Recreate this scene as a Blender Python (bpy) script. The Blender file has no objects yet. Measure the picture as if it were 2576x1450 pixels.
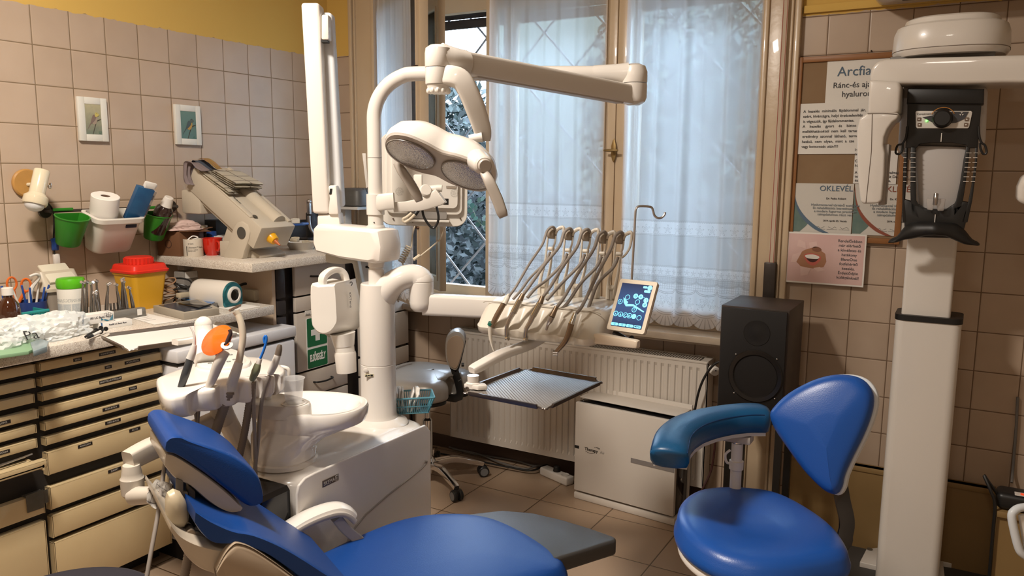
import bpy, bmesh, math, random
from mathutils import Vector, Matrix, noise as mnoise
sc = bpy.context.scene
PI = math.pi
random.seed(7)
V = Vector

# ---------------------------------------------------------------- camera, world, lights, exposure
F_PX = 1991.0; CX, CY = 1288.0, 725.0
CAM = V((3.187, -1.814, 1.54))
YAW, PIT, ROL = -0.521, -0.145, 0.008
_w = V((math.sin(YAW)*math.cos(PIT), math.cos(YAW)*math.cos(PIT), math.sin(PIT)))
_r0 = V((math.cos(YAW), -math.sin(YAW), 0)); _u0 = _r0.cross(_w)
_r = _r0*math.cos(ROL)+_u0*math.sin(ROL); _u = -_r0*math.sin(ROL)+_u0*math.cos(ROL)
cd = bpy.data.cameras.new('camera'); co = bpy.data.objects.new('camera', cd); sc.collection.objects.link(co)
cd.sensor_width = 36; cd.lens = F_PX*36/2576; cd.clip_start = 0.02; cd.clip_end = 100
m = Matrix((_r, _u, -_w)).transposed().to_4x4(); m.translation = CAM; co.matrix_world = m
sc.camera = co
sc.view_settings.view_transform = 'Standard'; sc.view_settings.look = 'None'
sc.view_settings.gamma = 1; sc.view_settings.use_curve_mapping = False
sc.view_settings.exposure = 0.0
w = bpy.data.worlds.new('daylight'); sc.world = w; w.use_nodes = True
bgn = w.node_tree.nodes['Background']; bgn.inputs[0].default_value = (0.62, 0.78, 1.0, 1); bgn.inputs[1].default_value = 15.0

def area(name, loc, target, size, power, color, sizey=None, shape='RECTANGLE'):
    l = bpy.data.lights.new(name, 'AREA'); l.shape = shape; l.size = size; l.size_y = sizey or size
    l.energy = power; l.color = color
    o = bpy.data.objects.new(name, l); sc.collection.objects.link(o); o.location = loc
    d = (V(target)-V(loc)); o.rotation_euler = d.to_track_quat('-Z', 'Y').to_euler(); return o
# the room's two ceiling lamps (warm)
area('ceiling_lamp_light', (1.5, -1.1, 3.05), (1.5, -1.1, 0), 0.34, 108, (1.0, 0.90, 0.79))
area('ceiling_lamp_light', (3.0, -2.6, 3.05), (3.0, -2.6, 0), 0.34, 14, (1.0, 0.90, 0.79))
for lo in sc.objects:
    if lo.type == 'LIGHT': lo['kind'] = 'structure'

# ---------------------------------------------------------------- pixel ray helper: turns a measured image point into a room point at a known plane
def ray(px, py): return _r*((px-CX)/F_PX) - _u*((py-CY)/F_PX) + _w
def P(px, py, x=None, y=None, z=None, d=None, pl=None):
    v = ray(px, py)
    if x is not None: t = (x-CAM.x)/v.x
    elif y is not None: t = (y-CAM.y)/v.y
    elif z is not None: t = (z-CAM.z)/v.z
    elif pl is not None: t = (V(pl[0])-CAM).dot(V(pl[1]))/v.dot(V(pl[1]))
    else: t = d
    return CAM + v*t

# ---------------------------------------------------------------- materials
MATS = {}
def mat(name, col=(.8, .8, .8), rough=.5, metal=0, spec=.5, noise=0, nscale=8, bump=0, bscale=60, trans=0, ior=1.45, alpha=1, emit=None, estr=0, coat=0, sheen=0, col2=None):
    if name in MATS: return MATS[name]
    m = bpy.data.materials.new(name); m.use_nodes = True; MATS[name] = m
    nt = m.node_tree; b = nt.nodes['Principled BSDF']; L = nt.links
    b.inputs['Base Color'].default_value = (*col, 1); b.inputs['Roughness'].default_value = rough
    b.inputs['Metallic'].default_value = metal; b.inputs['Specular IOR Level'].default_value = spec
    b.inputs['Transmission Weight'].default_value = trans; b.inputs['IOR'].default_value = ior
    b.inputs['Alpha'].default_value = alpha; b.inputs['Coat Weight'].default_value = coat
    b.inputs['Sheen Weight'].default_value = sheen
    if emit: b.inputs['Emission Color'].default_value = (*emit, 1); b.inputs['Emission Strength'].default_value = estr
    if noise or bump:
        tc = nt.nodes.new('ShaderNodeTexCoord')
        if noise:
            n = nt.nodes.new('ShaderNodeTexNoise'); n.inputs['Scale'].default_value = nscale; n.inputs['Detail'].default_value = 4
            L.new(tc.outputs['Object'], n.inputs['Vector'])
            mx = nt.nodes.new('ShaderNodeMix'); mx.data_type = 'RGBA'
            c2 = col2 or tuple(c*(1-noise) for c in col)
            mx.inputs['A'].default_value = (*col, 1); mx.inputs['B'].default_value = (*c2, 1)
            L.new(n.outputs['Fac'], mx.inputs['Factor']); L.new(mx.outputs['Result'], b.inputs['Base Color'])
        if bump:
            n2 = nt.nodes.new('ShaderNodeTexNoise'); n2.inputs['Scale'].default_value = bscale
            L.new(tc.outputs['Object'], n2.inputs['Vector'])
            bp = nt.nodes.new('ShaderNodeBump'); bp.inputs['Strength'].default_value = bump; bp.inputs['Distance'].default_value = .002
            L.new(n2.outputs['Fac'], bp.inputs['Height']); L.new(bp.outputs['Normal'], b.inputs['Normal'])
    return m

def nodes_of(name, **k):
    m = mat(name, **k); nt = m.node_tree; return m, nt, nt.nodes['Principled BSDF'], nt.links
def N(nt, t, **k):
    n = nt.nodes.new(t)
    for a, v in k.items(): setattr(n, a, v)
    return n
def MATH(nt, op, a, b=None, c=None):
    n = nt.nodes.new('ShaderNodeMath'); n.operation = op
    for i, v in enumerate((a, b, c)):
        if v is None: continue
        if isinstance(v, (int, float)): n.inputs[i].default_value = v
        else: nt.links.new(v, n.inputs[i])
    return n.outputs[0]
def MIXC(nt, f, a, b):
    n = nt.nodes.new('ShaderNodeMix'); n.data_type = 'RGBA'
    for k, v in (('Factor', f), ('A', a), ('B', b)):
        if isinstance(v, tuple): n.inputs[k].default_value = (*v, 1)
        elif isinstance(v, (int, float)): n.inputs[k].default_value = v
        else: nt.links.new(v, n.inputs[k])
    return n.outputs['Result']

def tile_mat(name, axis, T, off, col, col2, grout, gw=.004, rough=.35, upper=None, zsplit=None, per=.16, nsc=2.2):
    """square ceramic tiles laid in world space; axis gives the two world axes"""
    m, nt, b, L = nodes_of(name, rough=rough)
    g = N(nt, 'ShaderNodeNewGeometry'); s = N(nt, 'ShaderNodeSeparateXYZ'); L.new(g.outputs['Position'], s.inputs[0])
    a = s.outputs[axis[0]]; c = s.outputs[axis[1]]
    ua = MATH(nt, 'DIVIDE', MATH(nt, 'SUBTRACT', a, off[0]), T); uc = MATH(nt, 'DIVIDE', MATH(nt, 'SUBTRACT', c, off[1]), T)
    fa = MATH(nt, 'FRACT', ua); fc = MATH(nt, 'FRACT', uc)
    da = MATH(nt, 'MINIMUM', fa, MATH(nt, 'SUBTRACT', 1, fa)); dc = MATH(nt, 'MINIMUM', fc, MATH(nt, 'SUBTRACT', 1, fc))
    d = MATH(nt, 'MINIMUM', da, dc)
    gm = MATH(nt, 'LESS_THAN', d, gw/T/2)
    cmb = N(nt, 'ShaderNodeCombineXYZ'); L.new(MATH(nt, 'FLOOR', ua), cmb.inputs[0]); L.new(MATH(nt, 'FLOOR', uc), cmb.inputs[1])
    wn = N(nt, 'ShaderNodeTexWhiteNoise'); wn.noise_dimensions = '3D'; L.new(cmb.outputs[0], wn.inputs['Vector'])
    # cloudy glaze, shifted per tile
    va = N(nt, 'ShaderNodeVectorMath'); va.operation = 'SCALE'; va.inputs['Scale'].default_value = 7.3; L.new(cmb.outputs[0], va.inputs[0])
    vb = N(nt, 'ShaderNodeVectorMath'); vb.operation = 'ADD'; L.new(g.outputs['Position'], vb.inputs[0]); L.new(va.outputs[0], vb.inputs[1])
    nz = N(nt, 'ShaderNodeTexNoise'); nz.inputs['Scale'].default_value = nsc/T*.4; nz.inputs['Detail'].default_value = 2; L.new(vb.outputs[0], nz.inputs['Vector'])
    f = MATH(nt, 'ADD', MATH(nt, 'MULTIPLY', wn.outputs['Value'], per*2), MATH(nt, 'MULTIPLY', nz.outputs['Fac'], 1.0))
    f = MATH(nt, 'SUBTRACT', f, .25+per)
    mx = MIXC(nt, f, col, col2)
    cc = MIXC(nt, gm, mx, grout)
    hgt = MATH(nt, 'MINIMUM', MATH(nt, 'MULTIPLY', d, T/.006), 1)
    if upper:
        up = MATH(nt, 'GREATER_THAN', c, zsplit)
        nz2 = N(nt, 'ShaderNodeTexNoise'); nz2.inputs['Scale'].default_value = 3
        L.new(g.outputs['Position'], nz2.inputs['Vector'])
        # ragged paint line
        nz3 = N(nt, 'ShaderNodeTexNoise'); nz3.inputs['Scale'].default_value = 25; L.new(g.outputs['Position'], nz3.inputs['Vector'])
        edge = MATH(nt, 'ADD', c, MATH(nt, 'MULTIPLY', MATH(nt, 'SUBTRACT', nz3.outputs['Fac'], .5), .02))
        up = MATH(nt, 'GREATER_THAN', edge, zsplit)
        cc = MIXC(nt, up, cc, upper)
        rr = MATH(nt, 'ADD', MATH(nt, 'MULTIPLY', up, .5), MATH(nt, 'ADD', rough, MATH(nt, 'MULTIPLY', gm, .3)))
        L.new(MATH(nt, 'MINIMUM', rr, .9), b.inputs['Roughness'])
        hgt = MATH(nt, 'MAXIMUM', hgt, up)
    L.new(cc, b.inputs['Base Color'])
    bp = N(nt, 'ShaderNodeBump'); bp.inputs['Strength'].default_value = .6; bp.inputs['Distance'].default_value = .0015
    L.new(hgt, bp.inputs['Height']); L.new(bp.outputs['Normal'], b.inputs['Normal'])
    return m

# ---------------------------------------------------------------- mesh builder
def catmull(pts, n=6, closed=False):
    pts = [V(p) for p in pts]
    if len(pts) < 3 or n <= 1: return pts
    out = []; N_ = len(pts)
    rng = range(N_ if closed else N_-1)
    for i in rng:
        if closed: p0, p1, p2, p3 = pts[i-1], pts[i], pts[(i+1) % N_], pts[(i+2) % N_]
        else: p0 = pts[max(i-1, 0)]; p1 = pts[i]; p2 = pts[i+1]; p3 = pts[min(i+2, N_-1)]
        for k in range(n):
            t = k/n
            out.append(.5*((2*p1)+(-p0+p2)*t+(2*p0-5*p1+4*p2-p3)*t*t+(-p0+3*p1-3*p2+p3)*t**3))
    if not closed: out.append(pts[-1])
    return out
def frame(o, x=None, z=None):
    """matrix at o with local x along x, local z near z"""
    z = V(z or (0, 0, 1)).normalized(); x = V(x or (1, 0, 0))
    x = (x - z*x.dot(z)); x = x.normalized() if x.length > 1e-6 else z.orthogonal().normalized()
    y = z.cross(x); m = Matrix((x, y, z)).transposed().to_4x4(); m.translation = V(o); return m
class MB:
    def __init__(s): s.bm = bmesh.new(); s.M = Matrix()
    def add(s, tmp, M=None):
        if M is not None: bmesh.ops.transform(tmp, matrix=M, verts=tmp.verts)
        if s.M != Matrix(): bmesh.ops.transform(tmp, matrix=s.M, verts=tmp.verts)
        me = bpy.data.meshes.new('t'); tmp.to_mesh(me); tmp.free(); s.bm.from_mesh(me); bpy.data.meshes.remove(me); return s
    def raw(s, verts, faces, M=None, bev=0, seg=2):
        t = bmesh.new(); vs = [t.verts.new(v) for v in verts]
        for f in faces:
            try: t.faces.new([vs[i] for i in f])
            except ValueError: pass
        bmesh.ops.recalc_face_normals(t, faces=t.faces)
        if bev: s._bev(t, bev, seg)
        return s.add(t, M)
    def _bev(s, t, bev, seg, ang=.5):
        es = [e for e in t.edges if len(e.link_faces) == 2 and e.calc_face_angle(0) > ang]
        if es: bmesh.ops.bevel(t, geom=es, offset=bev, segments=seg, profile=.5, affect='EDGES', clamp_overlap=True)
    def box(s, c, d, M=None, bev=0, seg=2, taper=None):
        t = bmesh.new(); bmesh.ops.create_cube(t, size=1)
        for v in t.verts:
            k = 1
            if taper and v.co.z > 0: v.co.x *= taper[0]; v.co.y *= taper[1]
            v.co = V((v.co.x*d[0], v.co.y*d[1], v.co.z*d[2]))
        if bev: s._bev(t, min(bev, .49*min(d)), seg)
        mm = Matrix.Translation(V(c)); return s.add(t, (M @ mm) if M is not None else mm)
    def prism(s, pts, ext, bev=0, seg=2, M=None):
        pts = [V(p) for p in pts]; ext = V(ext); n = len(pts)
        vs = pts+[p+ext for p in pts]
        fs = [list(range(n)), list(range(2*n-1, n-1, -1))]+[[i, (i+1) % n, n+(i+1) % n, n+i] for i in range(n)]
        return s.raw(vs, fs, M, bev, seg)
    def loft(s, rings, M=None, cap=True, closed=True):
        t = bmesh.new(); R = [[t.verts.new(V(p)) for p in r] for r in rings]; n = len(R[0])
        for a, b in zip(R, R[1:]):
            for i in range(n if closed else n-1):
                j = (i+1) % n
                try: t.faces.new((a[i], a[j], b[j], b[i]))
                except ValueError: pass
        if cap and closed:
            for r in (R[0], R[-1]):
                try: t.faces.new(r)
                except ValueError: pass
        bmesh.ops.remove_doubles(t, verts=t.verts, dist=1e-6)
        bmesh.ops.recalc_face_normals(t, faces=t.faces)
        return s.add(t, M)
    def tube(s, path, r, seg=10, n=6, closed=False, sq=None, M=None, up=None):
        """round (or sq=(w,h) rounded-rectangular) bar along a path; r may be a list"""
        path = catmull(path, n, closed) if n > 1 else [V(p) for p in path]
        K = len(path); rr = r if isinstance(r, (list, tuple)) else [r, r]
        def rad(i):
            t = i/(K-1)*(len(rr)-1); k = min(int(t), len(rr)-2); return rr[k]+(rr[k+1]-rr[k])*(t-k)
        rings = []; pu = None
        for i, p in enumerate(path):
            if closed: d = path[(i+1) % K]-path[i-1]
            else: d = path[min(i+1, K-1)]-path[max(i-1, 0)]
            d = d.normalized() if d.length > 1e-9 else V((0, 0, 1))
            if up is not None: u = V(up)
            elif pu is None: u = V((0, 0, 1)) if abs(d.z) < .9 else V((1, 0, 0))
            else: u = pu
            u = (u-d*u.dot(d)).normalized(); pu = u; v = d.cross(u); q = rad(i); ring = []
            for k in range(seg):
                a = 2*PI*k/seg; cx, sx = math.cos(a), math.sin(a)
                if sq:
                    e = .35; cx = math.copysign(abs(cx)**e, cx)*sq[0]/2; sx = math.copysign(abs(sx)**e, sx)*sq[1]/2
                    ring.append(p+v*cx*q+u*sx*q)
                else: ring.append(p+(v*cx+u*sx)*q)
            rings.append(ring)
        if closed: rings.append(rings[0]); return s.loft(rings, M, cap=False)
        return s.loft(rings, M)
    def cyl(s, a, b, r, r2=None, seg=20, bev=0):
        a, b = V(a), V(b); r2 = r if r2 is None else r2; d = (b-a).normalized(); L = (b-a).length
        prof = [(0, 0), (r, 0), (r2, L), (0, L)] if not bev else [(0, 0), (r-bev, 0), (r, bev), (r2, L-bev), (r2-bev, L), (0, L)]
        return s.lathe(prof, frame(a, None, d), seg)
    def lathe(s, prof, M=None, seg=24, sx=1, sy=1):
        rings = [[V((r*math.cos(2*PI*k/seg)*sx, r*math.sin(2*PI*k/seg)*sy, z)) for k in range(seg)] for r, z in prof]
        t = bmesh.new(); R = []
        for (r, z), ring in zip(prof, rings):
            R.append([t.verts.new((0, 0, z))] if r < 1e-6 else [t.verts.new(p) for p in ring])
        for a, b in zip(R, R[1:]):
            for i in range(seg):
                j = (i+1) % seg
                if len(a) == 1 and len(b) == 1: continue
                if len(a) == 1: f = (a[0], b[i], b[j])
                elif len(b) == 1: f = (a[i], a[j], b[0])
                else: f = (a[i], a[j], b[j], b[i])
                try: t.faces.new(f)
                except ValueError: pass
        bmesh.ops.recalc_face_normals(t, faces=t.faces)
        return s.add(t, M)
    def sph(s, c, r, seg=16, sc_=(1, 1, 1), M=None):
        t = bmesh.new(); bmesh.ops.create_uvsphere(t, u_segments=seg, v_segments=max(6, seg//2), radius=r)
        mm = Matrix.Translation(V(c)) @ Matrix.Diagonal((*sc_, 1)); return s.add(t, (M @ mm) if M is not None else mm)
    def pad(s, outline, h, rnd=None, dome=0, M=None, rings=5, bottom=0, n=4, smooth=0):
        """upholstery pad: 2-D closed outline (x,y), thickness h, rounded rim rnd, extra dome"""
        o = catmull([(p[0], p[1], 0) for p in outline], n, True) if n > 1 else [V((p[0], p[1], 0)) for p in outline]
        c = sum(o, V())/len(o); rnd = rnd or h/2
        def inset(dist):
            res = []; K = len(o)
            for i, p in enumerate(o):
                t_ = (o[(i+1) % K]-o[i-1]).normalized(); nrm = V((-t_.y, t_.x, 0))
                if nrm.dot(c-p) < 0: nrm = -nrm
                res.append(p+nrm*dist)
            return res
        R = []
        br = bottom or min(rnd*.5, h*.3)
        for k in range(rings+1):
            a = PI/2*k/rings; R.append([V((p.x, p.y, br*(1-math.cos(a)))) for p in inset(br*(1-math.sin(a)))])
        for k in range(rings+1):
            a = PI/2*k/rings; R.append([V((p.x, p.y, h-rnd+rnd*math.sin(a))) for p in inset(rnd*(1-math.cos(a)))])
        last = R[-1]
        for k in range(1, 6):
            f = 1-k/6; R.append([V((c.x+(p.x-c.x)*f, c.y+(p.y-c.y)*f, h+dome*(1-f*f))) for p in last])
        if smooth:
            t = MB(); t.loft(R); vs = [v for v in t.bm.verts if v.co.z > h-rnd*.9]
            for _ in range(smooth): bmesh.ops.smooth_vert(t.bm, verts=vs, factor=.5, use_axis_x=True, use_axis_y=True, use_axis_z=True)
            return s.add(t.bm, M)
        return s.loft(R, M)
    def text(s, txt, M, size=.1, depth=.0005, align='LEFT', bold=0):
        cu = bpy.data.curves.new('t', 'FONT'); cu.body = txt; cu.size = size; cu.extrude = depth; cu.align_x = align; cu.offset = bold; cu.resolution_u = 3
        o = bpy.data.objects.new('t', cu); sc.collection.objects.link(o)
        me = o.to_mesh(); t = bmesh.new(); t.from_mesh(me); o.to_mesh_clear()
        bpy.data.objects.remove(o); bpy.data.curves.remove(cu); return s.add(t, M)
    def jitter(s, amp, sc_=10, seed=0):
        for v in s.bm.verts: v.co += mnoise.noise_vector(v.co*sc_+V((seed, seed*.7, 0)))*amp
        return s
    def subdiv(s, cuts=1, smooth=0):
        bmesh.ops.subdivide_edges(s.bm, edges=s.bm.edges[:], cuts=cuts, use_grid_fill=True, smooth=smooth); return s
    def bbox(s):
        xs = [v.co for v in s.bm.verts]; return V([min(p[i] for p in xs) for i in range(3)]), V([max(p[i] for p in xs) for i in range(3)])

def finish(mb, name, m, origin=None, flat=False, ang=.6):
    """returns a linked mesh object; verts are shifted so that origin is the object's origin"""
    bm = mb.bm
    if origin is not None: bmesh.ops.transform(bm, matrix=origin.inverted() if isinstance(origin, Matrix) else Matrix.Translation(-V(origin)), verts=bm.verts)
    for f in bm.faces: f.smooth = not flat
    for e in bm.edges:
        if len(e.link_faces) == 2 and e.calc_face_angle(0) > ang: e.smooth = False
    me = bpy.data.meshes.new(name); bm.to_mesh(me); bm.free()
    ms = m if isinstance(m, (list, tuple)) else [m]
    for q in ms: me.materials.append(q)
    o = bpy.data.objects.new(name, me); sc.collection.objects.link(o); return o
def lab(o, label=None, cat=None, group=None, kind=None):
    if label: o['label'] = label
    if cat: o['category'] = cat
    if group: o['group'] = group
    if kind: o['kind'] = kind
    return o
WM = {}
def thing(name, label, cat, loc=(0, 0, 0), M=None, group=None):
    o = bpy.data.objects.new(name, None); sc.collection.objects.link(o); o.empty_display_size = .05
    M = M if M is not None else Matrix.Translation(V(loc)); o.matrix_world = M; o.location = M.translation; o.rotation_euler = M.to_euler()
    WM[o.name] = M; return lab(o, label, cat, group)
def part(parent, name, mb, m, label=None, local=False, flat=False, ang=.6, kind=None):
    root = parent
    while root.parent: root = root.parent
    o = finish(mb, name, m, None if local else WM[root.name], flat, ang)
    o.parent = parent; return lab(o, label, None, None, kind)
def solo(name, mb, m, label, cat, group=None, flat=False, ang=.6, kind=None):
    a, b = mb.bbox(); org = V(((a.x+b.x)/2, (a.y+b.y)/2, a.z))
    o = finish(mb, name, m, org, flat, ang); o.location = org; return lab(o, label, cat, group, kind)
def struct(name, mb, m, flat=True, parent=None, ang=.6):
    if parent is not None:
        o = finish(mb, name, m, None, flat, ang); o.parent = parent; return o
    return lab(finish(mb, name, m, None, flat, ang), kind='structure')
def dup(root, M, label=None, group=None):
    def cp(o, par):
        c = o.copy(); sc.collection.objects.link(c)
        if par: c.parent = par
        for ch in [x for x in bpy.data.objects if x.parent == o]: cp(ch, c)
        return c
    c = cp(root, None); c.location = M.translation; c.rotation_euler = M.to_euler(); WM[c.name] = M
    if label: c['label'] = label
    if group: c['group'] = group
    return c
def circ(c, r, n, plane='xy', sx=1, sy=1):
    out = []
    for k in range(n):
        a = 2*PI*k/n; p, q = r*math.cos(a)*sx, r*math.sin(a)*sy
        out.append(V(c)+(V((p, q, 0)) if plane == 'xy' else V((p, 0, q)) if plane == 'xz' else V((0, p, q))))
    return out
def rrect(w, h, r, n=4):
    """rounded rectangle outline centred on 0"""
    out = []
    for cx, cy, a0 in ((w/2-r, h/2-r, 0), (-w/2+r, h/2-r, PI/2), (-w/2+r, -h/2+r, PI), (w/2-r, -h/2+r, 1.5*PI)):
        for k in range(n+1):
            a = a0+PI/2*k/n; out.append((cx+r*math.cos(a), cy+r*math.sin(a)))
    return out

# shared materials
ENAMEL = mat('white_enamel', (.70, .66, .61), .22, coat=.3)
WHITEP = mat('white_plastic', (.68, .64, .59), .35)
GREYP = mat('light_grey_plastic', (.55, .53, .50), .4)
TAUPE = mat('taupe_plastic', (.33, .29, .25), .4)
IVORY = mat('ivory_plastic', (.62, .53, .42), .32)
BLACKP = mat('black_plastic', (.012, .012, .012), .4)
BLACKG = mat('black_gloss', (.006, .006, .007), .12)
CHROME = mat('chrome', (.75, .75, .76), .12, metal=1)
STEEL = mat('brushed_steel', (.45, .43, .42), .3, metal=1)
BRASS = mat('aged_brass', (.25, .17, .07), .4, metal=.8)
BLUE = mat('blue_leatherette', (.004, .045, .21), .42, bump=.15, bscale=400, spec=.4)
BLUE2 = mat('blue_vinyl', (.010, .075, .34), .33, bump=.12, bscale=350)
TEAL2 = mat('teal_blue_vinyl', (.006, .075, .19), .36, bump=.12, bscale=350)
HOSE = mat('grey_hose', (.24, .21, .185), .5)
RIBHOSE = mat('taupe_hose', (.20, .16, .125), .6)
PAPER = mat('paper', (.72, .69, .64), .7)
BLACKINK = mat('black_ink', (.01, .01, .01), .6)
GLASS = mat('clear_plastic', (.95, .95, .95), .05, trans=1, ior=1.1)
# ================================================================ the room
T = .152; ZT = 2.1675; YW = 1.645; YN = 1.734; X0W, X1W = .345, 2.40; SILL = .85; WTOP = 2.52; XR = 4.4; YB = -3.6; ZC = 3.1
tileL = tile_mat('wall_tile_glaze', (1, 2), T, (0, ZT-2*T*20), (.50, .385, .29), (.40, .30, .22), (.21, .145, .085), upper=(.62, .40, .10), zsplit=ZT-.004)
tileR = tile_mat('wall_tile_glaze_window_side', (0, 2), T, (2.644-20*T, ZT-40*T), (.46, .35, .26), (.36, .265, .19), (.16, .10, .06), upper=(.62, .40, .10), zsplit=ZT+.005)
tileN = tile_mat('wall_tile_glaze_niche', (0, 2), T, (3.038*T-20*T, ZT-10*T-30*T), (.46, .35, .26), (.36, .265, .19), (.12, .07, .04))
floorM = tile_mat('floor_tile_glaze', (0, 1), .3347, (1.196-10*.3347, 1.357-20*.3347), (.40, .29, .20), (.30, .20, .13), (.09, .055, .03), gw=.005, rough=.3, nsc=1.6, per=.08)
ceilM = mat('ceiling_paint', (.75, .70, .6), .9)
yelM = mat('yellow_wall_paint', (.62, .40, .10), .85)
woodP = mat('cream_painted_wood', (.56, .43, .29), .3, bump=.35, bscale=30, coat=.2, noise=.15, nscale=5)
b = MB(); b.box((XR/2-.1, (YB+2)/2, -.05), (XR+.4, 2-YB+.4, .1)); FLOOR = struct('floor', b, floorM)
b = MB(); b.box((XR/2-.1, (YB+2)/2, ZC+.05), (XR+.4, 2-YB+.4, .1)); struct('ceiling', b, ceilM)
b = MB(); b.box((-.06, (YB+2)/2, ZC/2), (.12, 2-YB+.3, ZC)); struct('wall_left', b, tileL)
b = MB(); b.box((XR+.06, (YB+2)/2, ZC/2), (.12, 2-YB+.3, ZC)); struct('wall_right', b, mat('plain_wall_paint', (.42, .36, .29), .8))
b = MB(); b.box((XR/2, YB-.06, ZC/2), (XR+.2, .12, ZC)); struct('wall_back', b, MATS['plain_wall_paint'])
b = MB()
b.box((X0W/2, YW+.2, ZC/2), (X0W, .4, ZC)); b.box(((X1W+XR)/2, YW+.2, ZC/2), (XR-X1W, .4, ZC))
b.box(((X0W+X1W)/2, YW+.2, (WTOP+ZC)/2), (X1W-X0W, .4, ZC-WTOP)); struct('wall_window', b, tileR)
b = MB(); b.box(((X0W+X1W)/2, YN+.13, .41), (X1W-X0W, .26, .82)); struct('wall_niche', b, tileN)
# skirting of cut tiles in the niche
b = MB(); b.box(((X0W+X1W)/2, YN-.006, .035), (X1W-X0W, .012, .07)); struct('baseboard_niche', b, mat('dark_skirting', (.08, .05, .035), .5))
# sill: a worn painted board over the radiator
b = MB(); b.box(((X0W+X1W)/2, 1.655, .815), (X1W-X0W-.004, .17, .034), bev=.006); b.box(((X0W+X1W)/2, 1.67, .79), (X1W-X0W-.01, .12, .016), bev=.004)
struct('trim_1', b, mat('worn_sill_paint', (.52, .43, .33), .3, noise=.35, nscale=14, coat=.3), flat=False)
# casings round the opening, stepped mouldings
def casing(x0, x1, z0, z1, flip):
    b = MB(); W = x1-x0
    b.box(((x0+x1)/2, YW-.008, (z0+z1)/2), (W, .02, z1-z0), bev=.003)
    e = x0 if not flip else x1; s = 1 if not flip else -1
    b.box((e+s*.012, YW-.022, (z0+z1)/2), (.024, .03, z1-z0), bev=.006)
    b.box((e+s*.036, YW-.018, (z0+z1)/2), (.012, .022, z1-z0), bev=.005)
    i = x1 if not flip else x0
    b.box((i-s*.012, YW-.018, (z0+z1)/2), (.024, .026, z1-z0), bev=.006)
    return b
struct('trim_2', casing(.178, .352, .95, 2.7, False), woodP, flat=False)
struct('trim_3', casing(2.395, 2.545, .06, 2.7, True), woodP, flat=False)
b = MB(); b.box(((.178+2.545)/2, YW-.01, WTOP+.08), (2.37, .03, .16), bev=.004); struct('trim_4', b, woodP, flat=False)
# inner jambs
b = MB(); b.box((X0W+.01, 1.76, 1.69), (.02, .2, 1.66)); b.box((X1W-.01, 1.76, 1.69), (.02, .2, 1.66)); b.box(((X0W+X1W)/2, 1.76, WTOP-.01), (X1W-X0W, .2, .02))
b.box(((X0W+X1W)/2, 1.80, .845), (X1W-X0W, .17, .03)); struct('trim_5', b, woodP)

glassM = mat('window_glass', (.92, .96, .97), .0, spec=.5, trans=0)
def _thin_glass(name, tint, refl):
    m = bpy.data.materials.new(name); m.use_nodes = True; nt = m.node_tree; nt.nodes.clear(); L = nt.links; MATS[name] = m
    o = N(nt, 'ShaderNodeOutputMaterial'); t = N(nt, 'ShaderNodeBsdfTransparent'); t.inputs[0].default_value = (*tint, 1)
    g = N(nt, 'ShaderNodeBsdfGlossy'); g.inputs['Roughness'].default_value = .02; fr = N(nt, 'ShaderNodeFresnel'); fr.inputs[0].default_value = 1.45
    mx = N(nt, 'ShaderNodeMixShader'); L.new(MATH(nt, 'MULTIPLY', fr.outputs[0], refl), mx.inputs[0]); L.new(t.outputs[0], mx.inputs[1]); L.new(g.outputs[0], mx.inputs[2]); L.new(mx.outputs[0], o.inputs[0]); return m
PANE = _thin_glass('window_pane_glass', (.93, .97, .98), 1.0)
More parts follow.
